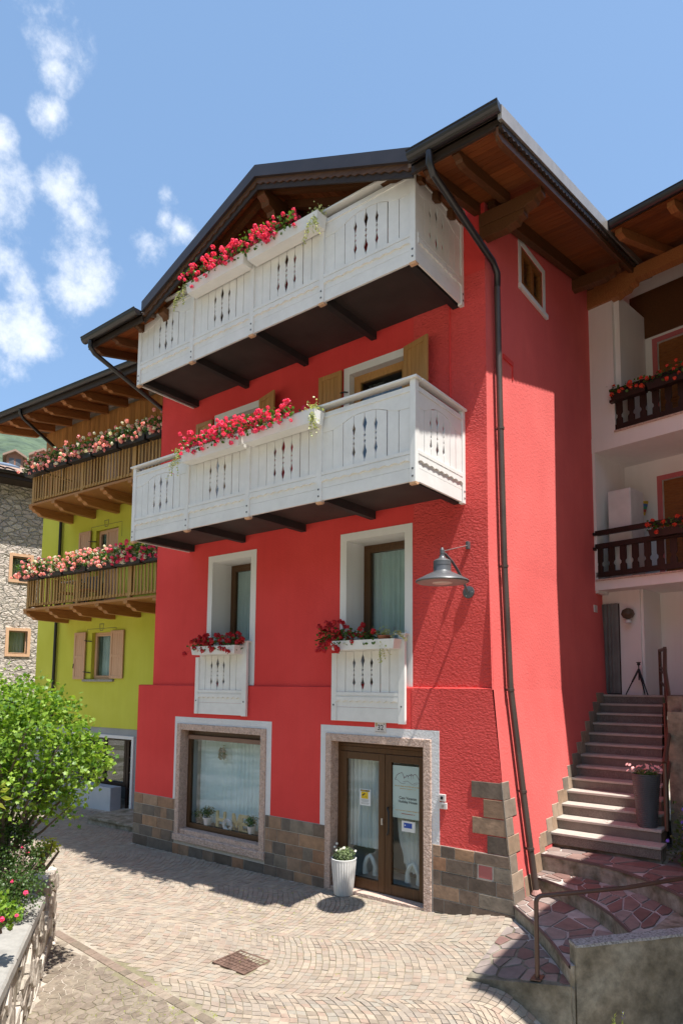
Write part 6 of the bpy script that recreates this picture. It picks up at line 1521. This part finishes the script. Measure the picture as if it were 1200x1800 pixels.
mb.add([Ps(-9, 0, -1), Ps(-9, -8, -1), Ps(-9, -8, 10.3), Ps(-9, 0, 10.3)], [(0, 1, 2, 3)]); mb.build('wall', M['rubble'], sh, norm=False)
for h_ in (h1, h2):
    mb = MB(); frame_rect(mb, SFr, h_[0]-.10, h_[1]+.10, h_[2]-.10, h_[3]+.10, .10, -.1, .04); mb.build('window_frame', M['shutter_beige'], sh)
    window(SFr, sh, h_, -.12, M['shutter_beige'], .03, 'curtain', sash=.02, cs=2, cd_=-.25)
eu = -9.3; sl2 = .34
mb = MB(); mb.hexa([Ps(eu, .80, 10.34), Ps(2.6, .80, 10.34), Ps(2.6, -5, 10.34+5.8*sl2), Ps(eu, -5, 10.34+5.8*sl2), Ps(eu, .80, 10.44), Ps(2.6, .80, 10.44), Ps(2.6, -5, 10.44+5.8*sl2), Ps(eu, -5, 10.44+5.8*sl2)]); sroof = mb.build('roof', M['roof_tile'], sh)
mb = MB(); mb.fbox(SFr, eu, 2.6, .80, .84, 10.24, 10.45); mb.fbox(SFr, eu, 2.6, 0, .80, 10.22, 10.335); mb.build('eaves_board', M['dark_wood'], sroof)
gutter(eu, 2.6, sroof, fr=Fr(SFr.P(0, .84, 0), SFr.yaw), z=10.46, r=.07)
tm = pm('weathered_clay_tile', [(.34, .22, .16), (.42, .30, .23), (.28, .19, .15), (.38, .27, .2)], rough=.85, src='island')
mb = MB()          # rows of curved tiles
for r_ in range(16):
    d0 = .82-r_*.34; z0 = 10.46+(.8-d0)*sl2
    for k in range(26):
        u = -6.2+k*.30
        a = [Ps(u, d0, z0+.0), Ps(u+.07, d0, z0+.05), Ps(u+.16, d0, z0+.05), Ps(u+.23, d0, z0)]; b_ = [q+(Ps(0, -.36, .36*sl2+.0)-Ps(0, 0, 0)) for q in a]
        mb.add(a+b_, [(0, 1, 5, 4), (1, 2, 6, 5), (2, 3, 7, 6)])
mb.build('roof_tiles', tm, sroof, norm=False, kind='stuff')
for k in range(3):
    u0 = -4.2+k*1.12; mb = MB(); a = [Ps(u0, -.3, 10.60+1.1*sl2), Ps(u0+1.05, -.3, 10.60+1.1*sl2), Ps(u0+1.05, -1.85, 10.60+2.65*sl2), Ps(u0, -1.85, 10.60+2.65*sl2)]
    mb.hexa(a+[q+Vector((0, 0, .06)) for q in a]); mb.build('solar_panel', pm('solar_panel_glass', [(.10, .13, .18), (.14, .17, .22)], rough=.25, spec=.8), sroof)
# fence by the bush
fe = thing('garden_fence', 'dark iron garden fence glimpsed behind the bush by the stone house', 'fence', (-19.4, 9.2, 0))
for k in range(16):
    x = -19.95+k*.07; mb = MB(); mb.tube([(x, 9.3-k*.01, -.2), (x, 9.3-k*.01, 3.10)], .012, 6); mb.build('bar', M['black'], fe)
for z in (.2, 2.95):
    mb = MB(); mb.tube([(-20, 9.3, z), (-18.85, 9.15, z)], .018, 6); mb.build('rail', M['black'], fe)
# two red gabled houses high on the hillside
def hill_house(az, R_, w, hgt, lab, col):
    c = Vector((math.cos(az)*R_, math.sin(az)*R_, 0)); z = CAM_Z + R_*math.tan(hgt); fr = Fr((c.x, c.y, 0), az+RAD(90)+math.pi)
    t = thing('hillside_house', lab, 'house', (c.x, c.y, z-6)); fr = Fr((c.x, c.y, 0), math.atan2(c.y, c.x)-RAD(90))
    mb = MB(); mb.prism(fr, [(-w/2, z-12), (w/2, z-12), (w/2, z), (0, z+w*.28), (-w/2, z)], -9, 0); mb.build('wall', pm('hill_house_plaster', [col], rough=.8), t)
    for s_ in (-1, 1):
        mb = MB(); mb.prism(fr, [(s_*(w/2+.8), z-.5), (0, z+w*.28+.0), (0, z+w*.28+.45), (s_*(w/2+.8), z-.05)], -9.5, .8); mb.build('roof', tm, t)
    for u in (-w*.2, w*.2):
        mb = MB(); mb.fbox(fr, u-.5, u+.5, 0, .05, z-2.2, z-.6); mb.build('window', M['glass'] if False else M['lamp_grey'], t)
hill_house(math.atan2(.425, -.845), 150, 3.9, math.radians(17.6), 'red house with a pale window high on the wooded hillside', (.50, .20, .15))
hill_house(math.atan2(.40, -.87), 165, 3.4, math.radians(17.3), 'small brown house left of the red one on the wooded hillside', (.30, .16, .11))
# ------------------------------------------------------------------ plants
def head_mesh(name, seed, n=40, r=.030, fs=.0125, mat=None):
    rr_ = random.Random(seed); mb = MB()
    for _ in range(n):
        d = Vector((rr_.gauss(0, 1), rr_.gauss(0, 1), rr_.gauss(0, 1)+.5)).normalized(); q = d*r*rr_.uniform(.75, 1.1); nn_ = (d+Vector((rr_.gauss(0, .3), rr_.gauss(0, .3), rr_.gauss(0, .3)))).normalized()
        t = nn_.orthogonal().normalized(); t.rotate(Matrix.Rotation(rr_.uniform(0, 6), 3, nn_)); b_ = nn_.cross(t); s_ = fs*rr_.uniform(.8, 1.2)
        pts = [q-nn_*s_*.25]+[q+(t*math.cos(k*1.2566)+b_*math.sin(k*1.2566))*s_ for k in range(5)]
        mb.add(pts, [(0, 1+k, 1+(k+1) % 5) for k in range(5)])
    me = mb.mesh(name); me.materials.append(mat); return me
HEADS = {k: [head_mesh('flower_head', 10+i, mat=M[k]) for i in range(3)] for k in ('geranium', 'geranium_red', 'petal_pink', 'petal_white', 'petal_coral')}
def leaf_scatter(mb, pts, size, rr_, lobes=0, up=.6):
    for q in pts:
        nn_ = (Vector((rr_.gauss(0, .6), rr_.gauss(0, .6), rr_.gauss(up, .5)))).normalized(); t = nn_.orthogonal().normalized(); t.rotate(Matrix.Rotation(rr_.uniform(0, 6.28), 3, nn_)); b_ = nn_.cross(t); s_ = size*rr_.uniform(.6, 1.25)
        if lobes:
            v = [q]+[q+(t*math.cos(a)+b_*math.sin(a))*s_*k_ - nn_*s_*.12*k_ for a, k_ in ((0, .62), (.35, .36), (.85, .5), (1.35, .30), (2.1, .42), (2.75, .2), (3.53, .2), (4.18, .42), (4.93, .30), (5.43, .5), (5.93, .36))]
            n = len(v)-1; mb.add(v, [(0, 1+k, 1+(k+1) % n) for k in range(n)])
        else:
            v = [q+nn_*s_*.08]+[q+(t*math.cos(k*1.0472)+b_*math.sin(k*1.0472))*s_*.5 for k in range(6)]; mb.add(v, [(0, 1+k, 1+(k+1) % 6) for k in range(6)])
gr = random.Random(77)
def geranium(P_, u0, u1, d, z, lab, kinds, nh, spread=.09, hgt=.16, group=None, leafn=90, hs=1.0, leafsize=.05, hang=0.15):
    c = P_((u0+u1)/2, d, z); t = thing('geranium', lab, 'geranium', tuple(c), group)
    mb = MB(); pts = []
    for _ in range(leafn):
        u = gr.uniform(u0-.03, u1+.03); pts.append(P_(u, d+gr.gauss(.02, spread*.8), z+gr.uniform(-.09, hgt*.75)+.02))
    leaf_scatter(mb, pts, leafsize, gr); mb.build('foliage', M['leaf'], t, norm=False)
    st_ = MB()
    for _ in range(nh):
        k = gr.choice(kinds); u = gr.uniform(u0-.02, u1+.02); hang_ = gr.random() < hang
        zz_ = z+(gr.uniform(-.12, .02) if hang_ else gr.uniform(.03, hgt)+.02); dd = d+(abs(gr.gauss(0, spread))+.05 if hang_ else gr.gauss(.02, spread))
        q = P_(u, dd, zz_); s_ = hs*gr.uniform(.75, 1.2)
        o = link('flower_head', gr.choice(HEADS[k]), None, t, loc=tuple(q), rot=(gr.uniform(-.5, .5), gr.uniform(-.5, .5), gr.uniform(0, 6)), scale=s_)
        st_.tube([P_(u+gr.uniform(-.03, .03), d, z), q], .002, 3, False)
    st_.build('stems', M['leaf_dark'], t, norm=False)
    return t
def trailing(P_, u, d, z, lab, length=.35, strands=6, out=(.0, .1), n=12, bushy=30, dirn=0):
    t = thing('trailing_plant', lab, 'trailing plant', tuple(P_(u, d, z))); mb = MB(); stm = MB()
    for s_ in range(strands):
        a = gr.uniform(-1, 1); pts = []; L_ = length*gr.uniform(.5, 1.1)
        for k in range(n):
            f = k/(n-1); pts.append(P_(u+a*.06*f*3+dirn*f*L_*.6+gr.gauss(0, .008), d+.10*min(1, f*2)+gr.gauss(0, .006), z+.04*math.sin(min(1, f*3)*3.1)-L_*max(0, f-.18)))
        stm.tube(pts, .0015, 3, False); leaf_scatter(mb, [p+Vector((gr.gauss(0, .012), gr.gauss(0, .012), 0)) for p in pts for _ in (0, 1)], .028, gr)
    leaf_scatter(mb, [P_(u+gr.gauss(0, .07), d+gr.gauss(0, .05), z+abs(gr.gauss(.03, .05))) for _ in range(bushy)], .032, gr)
    mb.build('leaves', M['leaf_cream'], t, norm=False); stm.build('stems', M['leaf_grey'], t, norm=False); return t
def box_planter(name, P_, u0, u1, d0, d1, z0, z1, lab, mat, group=None, cat='flower box', taper=.03):
    t = thing(name, lab, cat, tuple(P_((u0+u1)/2, (d0+d1)/2, z0)), group)
    mb = MB(); k = taper; th = .012
    o_ = [P_(u0+k, d1-k*.6, z0), P_(u1-k, d1-k*.6, z0), P_(u1-k, d0, z0), P_(u0+k, d0, z0), P_(u0, d1, z1), P_(u1, d1, z1), P_(u1, d0, z1), P_(u0, d0, z1)]
    i_ = [P_(u0+th, d1-th, z1), P_(u1-th, d1-th, z1), P_(u1-th, d0+th, z1), P_(u0+th, d0+th, z1), P_(u0+th+k*.3, d1-th, z1-.04), P_(u1-th-k*.3, d1-th, z1-.04), P_(u1-th-k*.3, d0+th, z1-.04), P_(u0+th+k*.3, d0+th, z1-.04)]
    mb.add(o_+i_, [(0, 3, 2, 1), (0, 1, 5, 4), (1, 2, 6, 5), (2, 3, 7, 6), (3, 0, 4, 7)]+[(4+a, 4+(a+1) % 4, 8+(a+1) % 4, 8+a) for a in range(4)]+[(8+a, 8+(a+1) % 4, 12+(a+1) % 4, 12+a) for a in range(4)])
    mb.build('box', mat, t)
    mb = MB(); mb.add(i_[4:], [(0, 1, 2, 3)]); mb.build('soil', M['soil'], t, norm=False); return t
FB = BF.P
for zb, w_ in ((6.93, 'lower'), (9.94, 'upper')):
    nmb = 'white balcony' 
    for (a, b_), side in (((-8.93, -7.48), 'left'), ((-7.43, -5.93), 'right')):
        dd0, dd1 = .035, .25
        box_planter('flower_box', FB, a, b_, dd0, dd1, zb, zb+.185, '%s white flower box on the %s %s' % (side, w_, nmb), M['white_paint'], 'white flower boxes on the balconies')
    for i, (a, b_) in enumerate(((-8.85, -8.30), (-8.30, -7.80), (-7.80, -7.35), (-7.3, -6.85), (-6.85, -6.35))):
        geranium(FB, a, b_, .21, zb+.17, 'bright crimson geranium, %s from the left on the %s white balcony' % (('first', 'second', 'third', 'fourth', 'fifth')[i], w_), ['geranium'], 46 if i != 4 else 30, group='crimson geraniums on the white balconies', hgt=.21, hs=1.05, spread=.10, leafn=120)
    trailing(FB, -8.98, .16, zb+.18, 'cream leaved trailing plant at the left end of the %s white flower boxes' % w_, .45, 8, dirn=-.5, bushy=60)
    trailing(FB, -6.03, .16, zb+.18, 'cream leaved trailing plant at the right end of the %s white flower boxes' % w_, .5, 8, bushy=110)
FS = Fr((0, 8.34, 0), 0).P
box_planter('flower_box', FS, -10.05, -8.83, .06, .28, 3.745, 3.90, 'white flower box on the narrow balustrade', M['white_paint'], 'white flower boxes on the balustrades')
box_planter('flower_box', FS, -6.62, -5.40, .06, .28, 3.745, 3.89, 'white flower box on the wide balustrade above the door', M['white_paint'], 'white flower boxes on the balustrades')
for i, (a, b_) in enumerate(((-10.08, -9.65), (-9.65, -9.25), (-9.25, -8.80))):
    geranium(FS, a, b_, .17, 3.88, 'deep red geranium, %s of three in the box on the narrow balustrade' % ('left', 'middle', 'right')[i], ['geranium_red'], 24, group='deep red geraniums on the left balustrade', hgt=.22, hs=1.25, hang=.3)
geranium(FS, -6.85, -6.45, .18, 3.84, 'big deep red geranium spilling over the left end of the wide balustrade', ['geranium_red'], 50, hgt=.34, hs=1.25, leafn=150, spread=.11, hang=.35)
geranium(FS, -6.45, -6.1, .15, 3.88, 'deep red geranium in the middle of the wide balustrade box', ['geranium_red'], 12, hgt=.24, hs=1.2)
geranium(FS, -6.0, -5.75, .15, 3.88, 'leafy geranium with few red flowers beside the clay pot', ['geranium_red'], 3, hgt=.16, hs=1.0, leafn=110)
t = thing('clay_pot', 'small clay pot standing in the white box above the door', 'pot', tuple(FS(-5.66, .16, 3.86)))
mb = MB(); mb.lathe(FS(-5.66, .16, 3.84), [(.07, 0), (.10, .09), (.108, .09), (.108, .11), (.09, .11), (.09, .08)], 20); mb.build('body', pm('terracotta', [(.36, .13, .07)], rough=.8), t, smooth=True)
trailing(FS, -5.66, .16, 3.95, 'variegated plant trailing from the clay pot above the door', .5, 6, bushy=80)
trailing(FS, -5.42, .16, 3.97, 'thin cream vine creeping along the cap of the wide balustrade', .14, 3, bushy=6, dirn=1.2)
# boxes on the green house
bm_ = M['black']
for zf, w_ in ((5.16, 'lower'), (8.02, 'upper')):
    for i in range(6):
        a = -5.80+i*1.02; b_ = a+.98; ordn = ('first', 'second', 'third', 'fourth', 'fifth', 'sixth')[i]
        box_planter('window_box', GF.P, a, b_, 1.215, 1.40, zf+.74, zf+.90, '%s black flower box from the left on the %s golden balcony' % (ordn, w_), bm_, 'black flower boxes on the golden balconies')
        kinds = ['petal_pink', 'petal_pink', 'petal_white'] if w_ == 'upper' else (['petal_pink', 'petal_pink', 'petal_white', 'petal_pink'] if i < 4 else ['petal_white', 'geranium', 'geranium'])
        geranium(GF.P, a, b_, 1.30, zf+.90, '%s pink and white geranium clump from the left on the %s golden balcony' % (ordn, w_) if not (w_ == 'lower' and i > 3) else '%s crimson and white geranium clump from the left on the %s golden balcony' % (ordn, w_), kinds, 64, group='geraniums on the golden balconies', hgt=.34, hs=1.3, leafn=330, leafsize=.065, spread=.12, hang=.3)
# white house
for z, w_, us in ((8.92, 'upper', ((.5, 1.2), (1.2, 1.9), (1.9, 2.6))), (6.10, 'lower', ((1.15, 1.8), (1.8, 2.5)))):
    for i, (a, b_) in enumerate(us):
        o_ = ('first', 'second', 'third')[i]
        box_planter('flower_box', RF.P, a, b_, .04, .2, z-.14, z, '%s dark flower box from the left on the %s dark railed balcony' % (o_, w_), M['dark_rail'], 'dark flower boxes of the white house')
        geranium(RF.P, a, b_, .12, z, '%s orange red geranium from the left on the %s dark railed balcony' % (o_, w_), ['petal_coral'] if (w_ == 'upper' or i == 0) else ['petal_coral', 'petal_pink'], 14, group='orange red geraniums of the white house', hgt=.18, leafn=110, hs=1.15, hang=.35)
# planter by the door: small grey green foliage with white daisies
c = Vector((-6.47, 8.27, wpz+.52)); t = thing('daisy_plant', 'grey green plant with white daisies in the white planter', 'daisies', tuple(c))
plant_ball('foliage', c+Vector((0, 0, .07)), .185, 1000, M['leaf_grey'], t, .028, 5, .7)
dm = MB(); 
def daisy(mb, q, nn_, r_):
    t_ = nn_.orthogonal().normalized(); b2 = nn_.cross(t_); n = 12; v = [q]+[q+(t_*math.cos(k*6.283/n)+b2*math.sin(k*6.283/n))*(r_ if k % 2 else r_*.6) for k in range(n)]; mb.add(v, [(0, 1+k, 1+(k+1) % n) for k in range(n)])
for k in range(8):
    q = c+Vector((gr.gauss(.05, .09), gr.gauss(-.06, .07), gr.uniform(.12, .24))); mb = MB(); daisy(mb, q, Vector((gr.gauss(0, .3), -.7, .6)).normalized(), .024); mb.add([q+Vector((0, -.004, .003))+Vector(v_)*.008 for v_ in ((-1, 0, 0), (0, 0, -1), (1, 0, 0), (0, 0, 1))], [(0, 1, 2, 3)]); mb.build('daisy_head', M['petal_white'], t, norm=False)
# pink flowers in the dark planter
c = Vector((-2.5, 10.285, 1.92)); t = thing('pink_flowers', 'low cushion of pink flowers in the tall anthracite planter', 'flowers', tuple(c))
plant_ball('foliage', c+Vector((0, 0, .03)), .20, 420, M['leaf'], t, .03, 6, .45)
for k in range(26):
    a = gr.uniform(0, 6.28); r_ = .24*math.sqrt(gr.random()); q = c+Vector((math.cos(a)*r_-.03, math.sin(a)*r_, gr.uniform(.06, .16))); mb = MB(); daisy(mb, q, Vector((gr.gauss(0, .4), gr.gauss(-.5, .3), .7)).normalized(), .030); mb.build('flower', M['petal_pink'], t, norm=False)
# purple flowers at the right edge and a sprig of lavender in the foreground
violet = leafmat('violet_petals', (.10, .06, .50), (.20, .12, .65), .2)
t = thing('purple_flower_bed', 'dark leafy plant with violet flowers at the right edge below the retaining wall', 'flowers', (-1.75, 9.9, .82))
mb = MB(); pts = [Vector((-1.80+gr.gauss(0, .14), 9.95+gr.gauss(0, .15), .85+abs(gr.gauss(.25, .22)))) for _ in range(700)]; leaf_scatter(mb, pts, .05, gr); mb.build('foliage', M['leaf_dark'], t, norm=False)
for k in range(14):
    q = Vector((-1.80+gr.gauss(0, .13), 9.88+gr.gauss(0, .12), 1.1+abs(gr.gauss(.2, .2)))); mb = MB(); daisy(mb, q, Vector((-.2, -.8, .4)).normalized(), .03); mb.build('flower', violet, t, norm=False)
def raypt(px, py, dep): return Vector((0, 0, CAM_Z))+(_f+C_R*((px-622)/1155)-C_U*((py-1098)/1155))*dep
q0 = raypt(1082, 1800, 6.3); base = Vector((q0.x, q0.y, GZ(q0.x, q0.y)))
t = thing('lavender_sprig', 'sprig of lavender sticking up at the bottom edge before the parapet', 'lavender', tuple(base)); mb = MB(); lv = MB(); fl = MB()
for k in range(7):
    tip = raypt(1082+gr.gauss(0, 9), 1786+gr.uniform(-8, 26), 6.3); mb.tube([base+Vector((gr.gauss(0, .03), gr.gauss(0, .03), 0)), tip], .002, 4, False)
    for j in range(14):
        f = gr.uniform(.55, 1.0); q = base.lerp(tip, f); d_ = Vector((gr.gauss(0, .6), gr.gauss(0, .6), 1)).normalized()*.035; e_ = d_.cross(Vector((gr.gauss(0, 1), gr.gauss(0, 1), 0))).normalized()*.004; lv.add([q-e_, q+e_, q+d_], [(0, 1, 2)])
    if k < 3: leaf_scatter(fl, [tip+Vector((gr.gauss(0, .008), gr.gauss(0, .008), gr.uniform(-.05, 0))) for _ in range(12)], .012, gr)
mb.build('stems', M['leaf_grey'], t, norm=False); lv.build('leaves', M['leaf_yellow'], t, norm=False); fl.build('blossom', violet, t, norm=False)

# ------------------------------------------------------------------ planter wall on the left with its shrubs
PWD = (Vector((PW_B[0], PW_B[1], 0))-Vector((PW_A[0], PW_A[1], 0))); PWL = PWD.length
PW = Fr((PW_A[0], PW_A[1], 0), math.atan2(PWD.y, PWD.x)+math.pi)      # u runs from the far end towards the viewer as -u, outward side faces the street
PW = Fr((PW_A[0], PW_A[1], 0), math.atan2(PWD.y, PWD.x)); sgn = 1 if wall_side(*(PW.P(1, .3, 0).xy)) > 0 else -1
def PP(u, d, z): return PW.P(u, d*sgn, z)
ZT = .79
pwl = thing('planter_wall', 'low rubble stone planter wall with a smooth concrete coping in the left foreground', 'wall', (PW_A[0], PW_A[1], -.2))
mb = MB(); mb.v = [PP(0, -.008, -.9), PP(PWL, -.008, -.9), PP(PWL, -.40, -.9), PP(0, -.40, -.9), PP(0, -.008, ZT-.1), PP(PWL, -.008, ZT-.1), PP(PWL, -.40, ZT-.1), PP(0, -.40, ZT-.1)]
mb.f = [(0,3,2,1),(4,5,6,7),(0,1,5,4),(1,2,6,5),(2,3,7,6),(3,0,4,7)]; mb.build('core', M['riser'], pwl)
st_m = pm('grey_wall_stone', [(.34, .30, .25), (.46, .41, .35), (.38, .33, .28), (.52, .47, .41), (.26, .22, .18)], rough=.85, src='object', mottle=.35, mscale=8, bump=.9, bscale=16, bdetail=9, bdist=.02)
for s_, poly in voronoi(0, PWL, -.7, ZT-.10, .17, .42, vr, 1.5, .12):
    q = inset(clean(poly, .03), .009)
    if not q: continue
    q = clean(q, .02)
    if len(q) < 3: continue
    pr_ = vr.uniform(.0, .04); mb = MB(); tx2, ty2 = vr.uniform(-.12, .12), vr.uniform(-.12, .12)
    if stone_mb(mb, q, lambda u, v, h_: PP(u, -.01+h_+(u-s_[0])*tx2+(v-s_[1])*ty2, v), .06, .022, pr_): mb.build('stone', st_m, pwl, norm=False)
for s_, poly in voronoi(-.40, -.03, -.7, ZT-.10, .17, .4, vr, 1.2, 0):
    q = inset(clean(poly, .03), .009)
    if not q or len(q) < 3: continue
    mb = MB(); stone_mb(mb, q, lambda u, v, h_: PP(-h_*1.0, u, v), .05, .02, vr.uniform(.0, .03)); mb.build('stone', st_m, pwl, norm=False)
mb = MB(); n = 40
for i in range(n):
    u0, u1 = PWL*i/n+ (0 if i else -.02), PWL*(i+1)/n
    if u0 < 1.5: continue
    z_ = lambda u: ZT+.006*noise.noise(Vector((u*4, 0, 0))); e0, e1 = .035+.008*noise.noise(Vector((u0*6, 3, 0))), .035+.008*noise.noise(Vector((u1*6, 3, 0)))
    mb.add([PP(u0, e0, ZT-.10), PP(u1, e1, ZT-.10), PP(u1, e1, z_(u1)-.02), PP(u0, e0, z_(u0)-.02), PP(u1, e1-.02, z_(u1)), PP(u0, e0-.02, z_(u0)), PP(u1, -.46, z_(u1)), PP(u0, -.46, z_(u0)), PP(u1, -.46, ZT-.12), PP(u0, -.46, ZT-.12)], [(0, 1, 2, 3), (3, 2, 4, 5), (5, 4, 6, 7), (7, 6, 8, 9)])
mb.build('coping', pm('smooth_pale_coping', [(.25, .24, .22), (.33, .315, .29)], rough=.85, mottle=.12, mscale=12, bump=.3, bscale=50, bdist=.004), pwl, norm=False)
mb = MB()     # rough far part of the top
for s_, poly in voronoi(-.02, 1.5, -.42, .01, .22, .4, vr, 1.3, 0):
    q = inset(clean(poly, .03), .008)
    if not q or len(q) < 3: continue
    mb = MB(); stone_mb(mb, q, lambda u, v, h_: PP(u, v, ZT-.05+h_), .06, .02, vr.uniform(.0, .05)); mb.build('stone', st_m, pwl, norm=False)
mb = MB(); mb.v = [PP(0, -.40, ZT-.06), PP(PWL+2, -.40, ZT-.06), PP(PWL+2, -6, ZT-.03), PP(0, -6, ZT-.03), PP(0, -.40, -1), PP(0, -6, -1)]; mb.f = [(0, 1, 2, 3), (0, 3, 5, 4)]
mb.build('garden_soil', M['soil'], kind='structure', norm=False)

br = random.Random(31)
def shrub(lab, name, blobs, n, size, leafm, trunk, lobes=1, nb=16, cat='shrub', up=.55, clump=(9, .08), core=True):
    t = thing(name, lab, cat, tuple(trunk)); mb = MB(); pts = []
    while len(pts) < n:
        b_ = br.choices(blobs, weights=[q[3]**2 for q in blobs])[0]; c = Vector(b_[:3]); rr_ = b_[3]
        d = Vector((br.gauss(0, 1), br.gauss(0, 1), br.gauss(.1, .9))).normalized(); cc = c+d*rr_*(br.uniform(.25, 1.0)**.55)*(1+.22*noise.noise(d*2.6+c))
        for _ in range(clump[0]): pts.append(cc+Vector((br.gauss(0, clump[1]), br.gauss(0, clump[1]), br.gauss(0, clump[1]*.8))))
    leaf_scatter(mb, pts, size, br, lobes, up); mb.build('crown', leafm, t, norm=False)
    tb = MB(); tv = Vector(trunk)
    for k in range(nb):
        b_ = blobs[k % len(blobs)]; e_ = Vector(b_[:3])+Vector((br.gauss(0, .4), br.gauss(0, .4), br.gauss(0.15, .35)))*b_[3]; m_ = tv.lerp(e_, .45)+Vector((br.gauss(0, .06), br.gauss(0, .06), .06))
        tb.tube([tv+Vector((br.gauss(0, .05), br.gauss(0, .05), 0)), m_, e_], [.022, .014, .005], 5, False)
    tb.build('branches', M['bark'], t, norm=False); return t
bc = lambda px, py, dep, r_: (*raypt(px, py, dep), r_)
shrub('large bright green bush with lobed leaves leaning over the planter wall', 'bush',
      [bc(60, 1300, 7.4, .62), bc(-30, 1280, 7.2, .6), bc(120, 1345, 7.6, .46), bc(40, 1390, 7.4, .45), bc(20, 1240, 7.6, .42), bc(-60, 1380, 7.2, .6), bc(90, 1268, 7.6, .40), bc(152, 1330, 7.7, .24), bc(95, 1405, 7.6, .3)], 8800, .064, M['leaf_bush'], raypt(5, 1480, 7.4)-Vector((0, 0, .25)), nb=26, clump=(8, .07))
shrub('dark green shrub with small leaves on top of the far end of the planter wall', 'low_shrub',
      [bc(30, 1490, 7.3, .24), bc(0, 1540, 7.0, .28), bc(45, 1560, 6.7, .20), bc(5, 1580, 6.6, .22), bc(62, 1510, 7.2, .13), bc(20, 1450, 7.4, .18)], 5200, .034, M['leaf_dark'], raypt(10, 1600, 6.9), nb=14, clump=(7, .05))
shrub('pale green sprigs rising at the far end of the planter wall', 'small_shrub', [bc(85, 1484, 7.7, .09), bc(72, 1498, 7.6, .09), bc(92, 1490, 7.8, .07)], 420, .028, M['leaf_yellow'], raypt(70, 1530, 7.6), lobes=0, nb=8, clump=(4, .03))
shrub('low glossy rose plant on the near end of the coping', 'rose_bush', [bc(8, 1605, 5.6, .13), bc(22, 1612, 5.6, .08), bc(-15, 1600, 5.6, .15)], 420, .05, M['leaf_bush'], raypt(-5, 1640, 5.7), nb=6, clump=(4, .03))
t = thing('rose_blooms', 'small crimson roses scattered among the dark shrub', 'roses', tuple(raypt(20, 1560, 6.6)))
for px, py, dep in ((30, 1610, 5.5), (3, 1616, 5.5), (46, 1570, 6.5), (22, 1550, 6.6), (49, 1499, 7.2), (40, 1490, 7.2)):
    link('bloom', br.choice(HEADS['geranium']), None, t, loc=tuple(raypt(px, py, dep)), scale=br.uniform(.5, .8))
t = thing('yellow_leaved_plant', 'plant with large yellow green pointed leaves at the left edge', 'plant', tuple(raypt(-10, 1450, 5.2))); mb = MB()
for px, py, an, ln_ in ((0, 1392, .35, .09), (2, 1402, -.1, .10), (-4, 1410, -.7, .09), (2, 1385, .9, .07)):
    q = raypt(px, py, 5.2); d_ = (C_R*math.cos(an)+C_U*math.sin(an))*ln_; e_ = (C_U*math.cos(an)-C_R*math.sin(an)-_f*.4)*ln_*.22
    mb.add([q, q+d_*.4+e_, q+d_, q+d_*.4-e_, q+d_*.45-_f*.01], [(0, 4, 1), (1, 4, 2), (2, 4, 3), (3, 4, 0)])
mb.build('leaves', M['leaf_yellow'], t, norm=False); mb = MB(); mb.tube([raypt(-10, 1480, 5.2), raypt(-4, 1400, 5.2)], .006, 5); mb.build('stem', M['leaf_dark'], t)
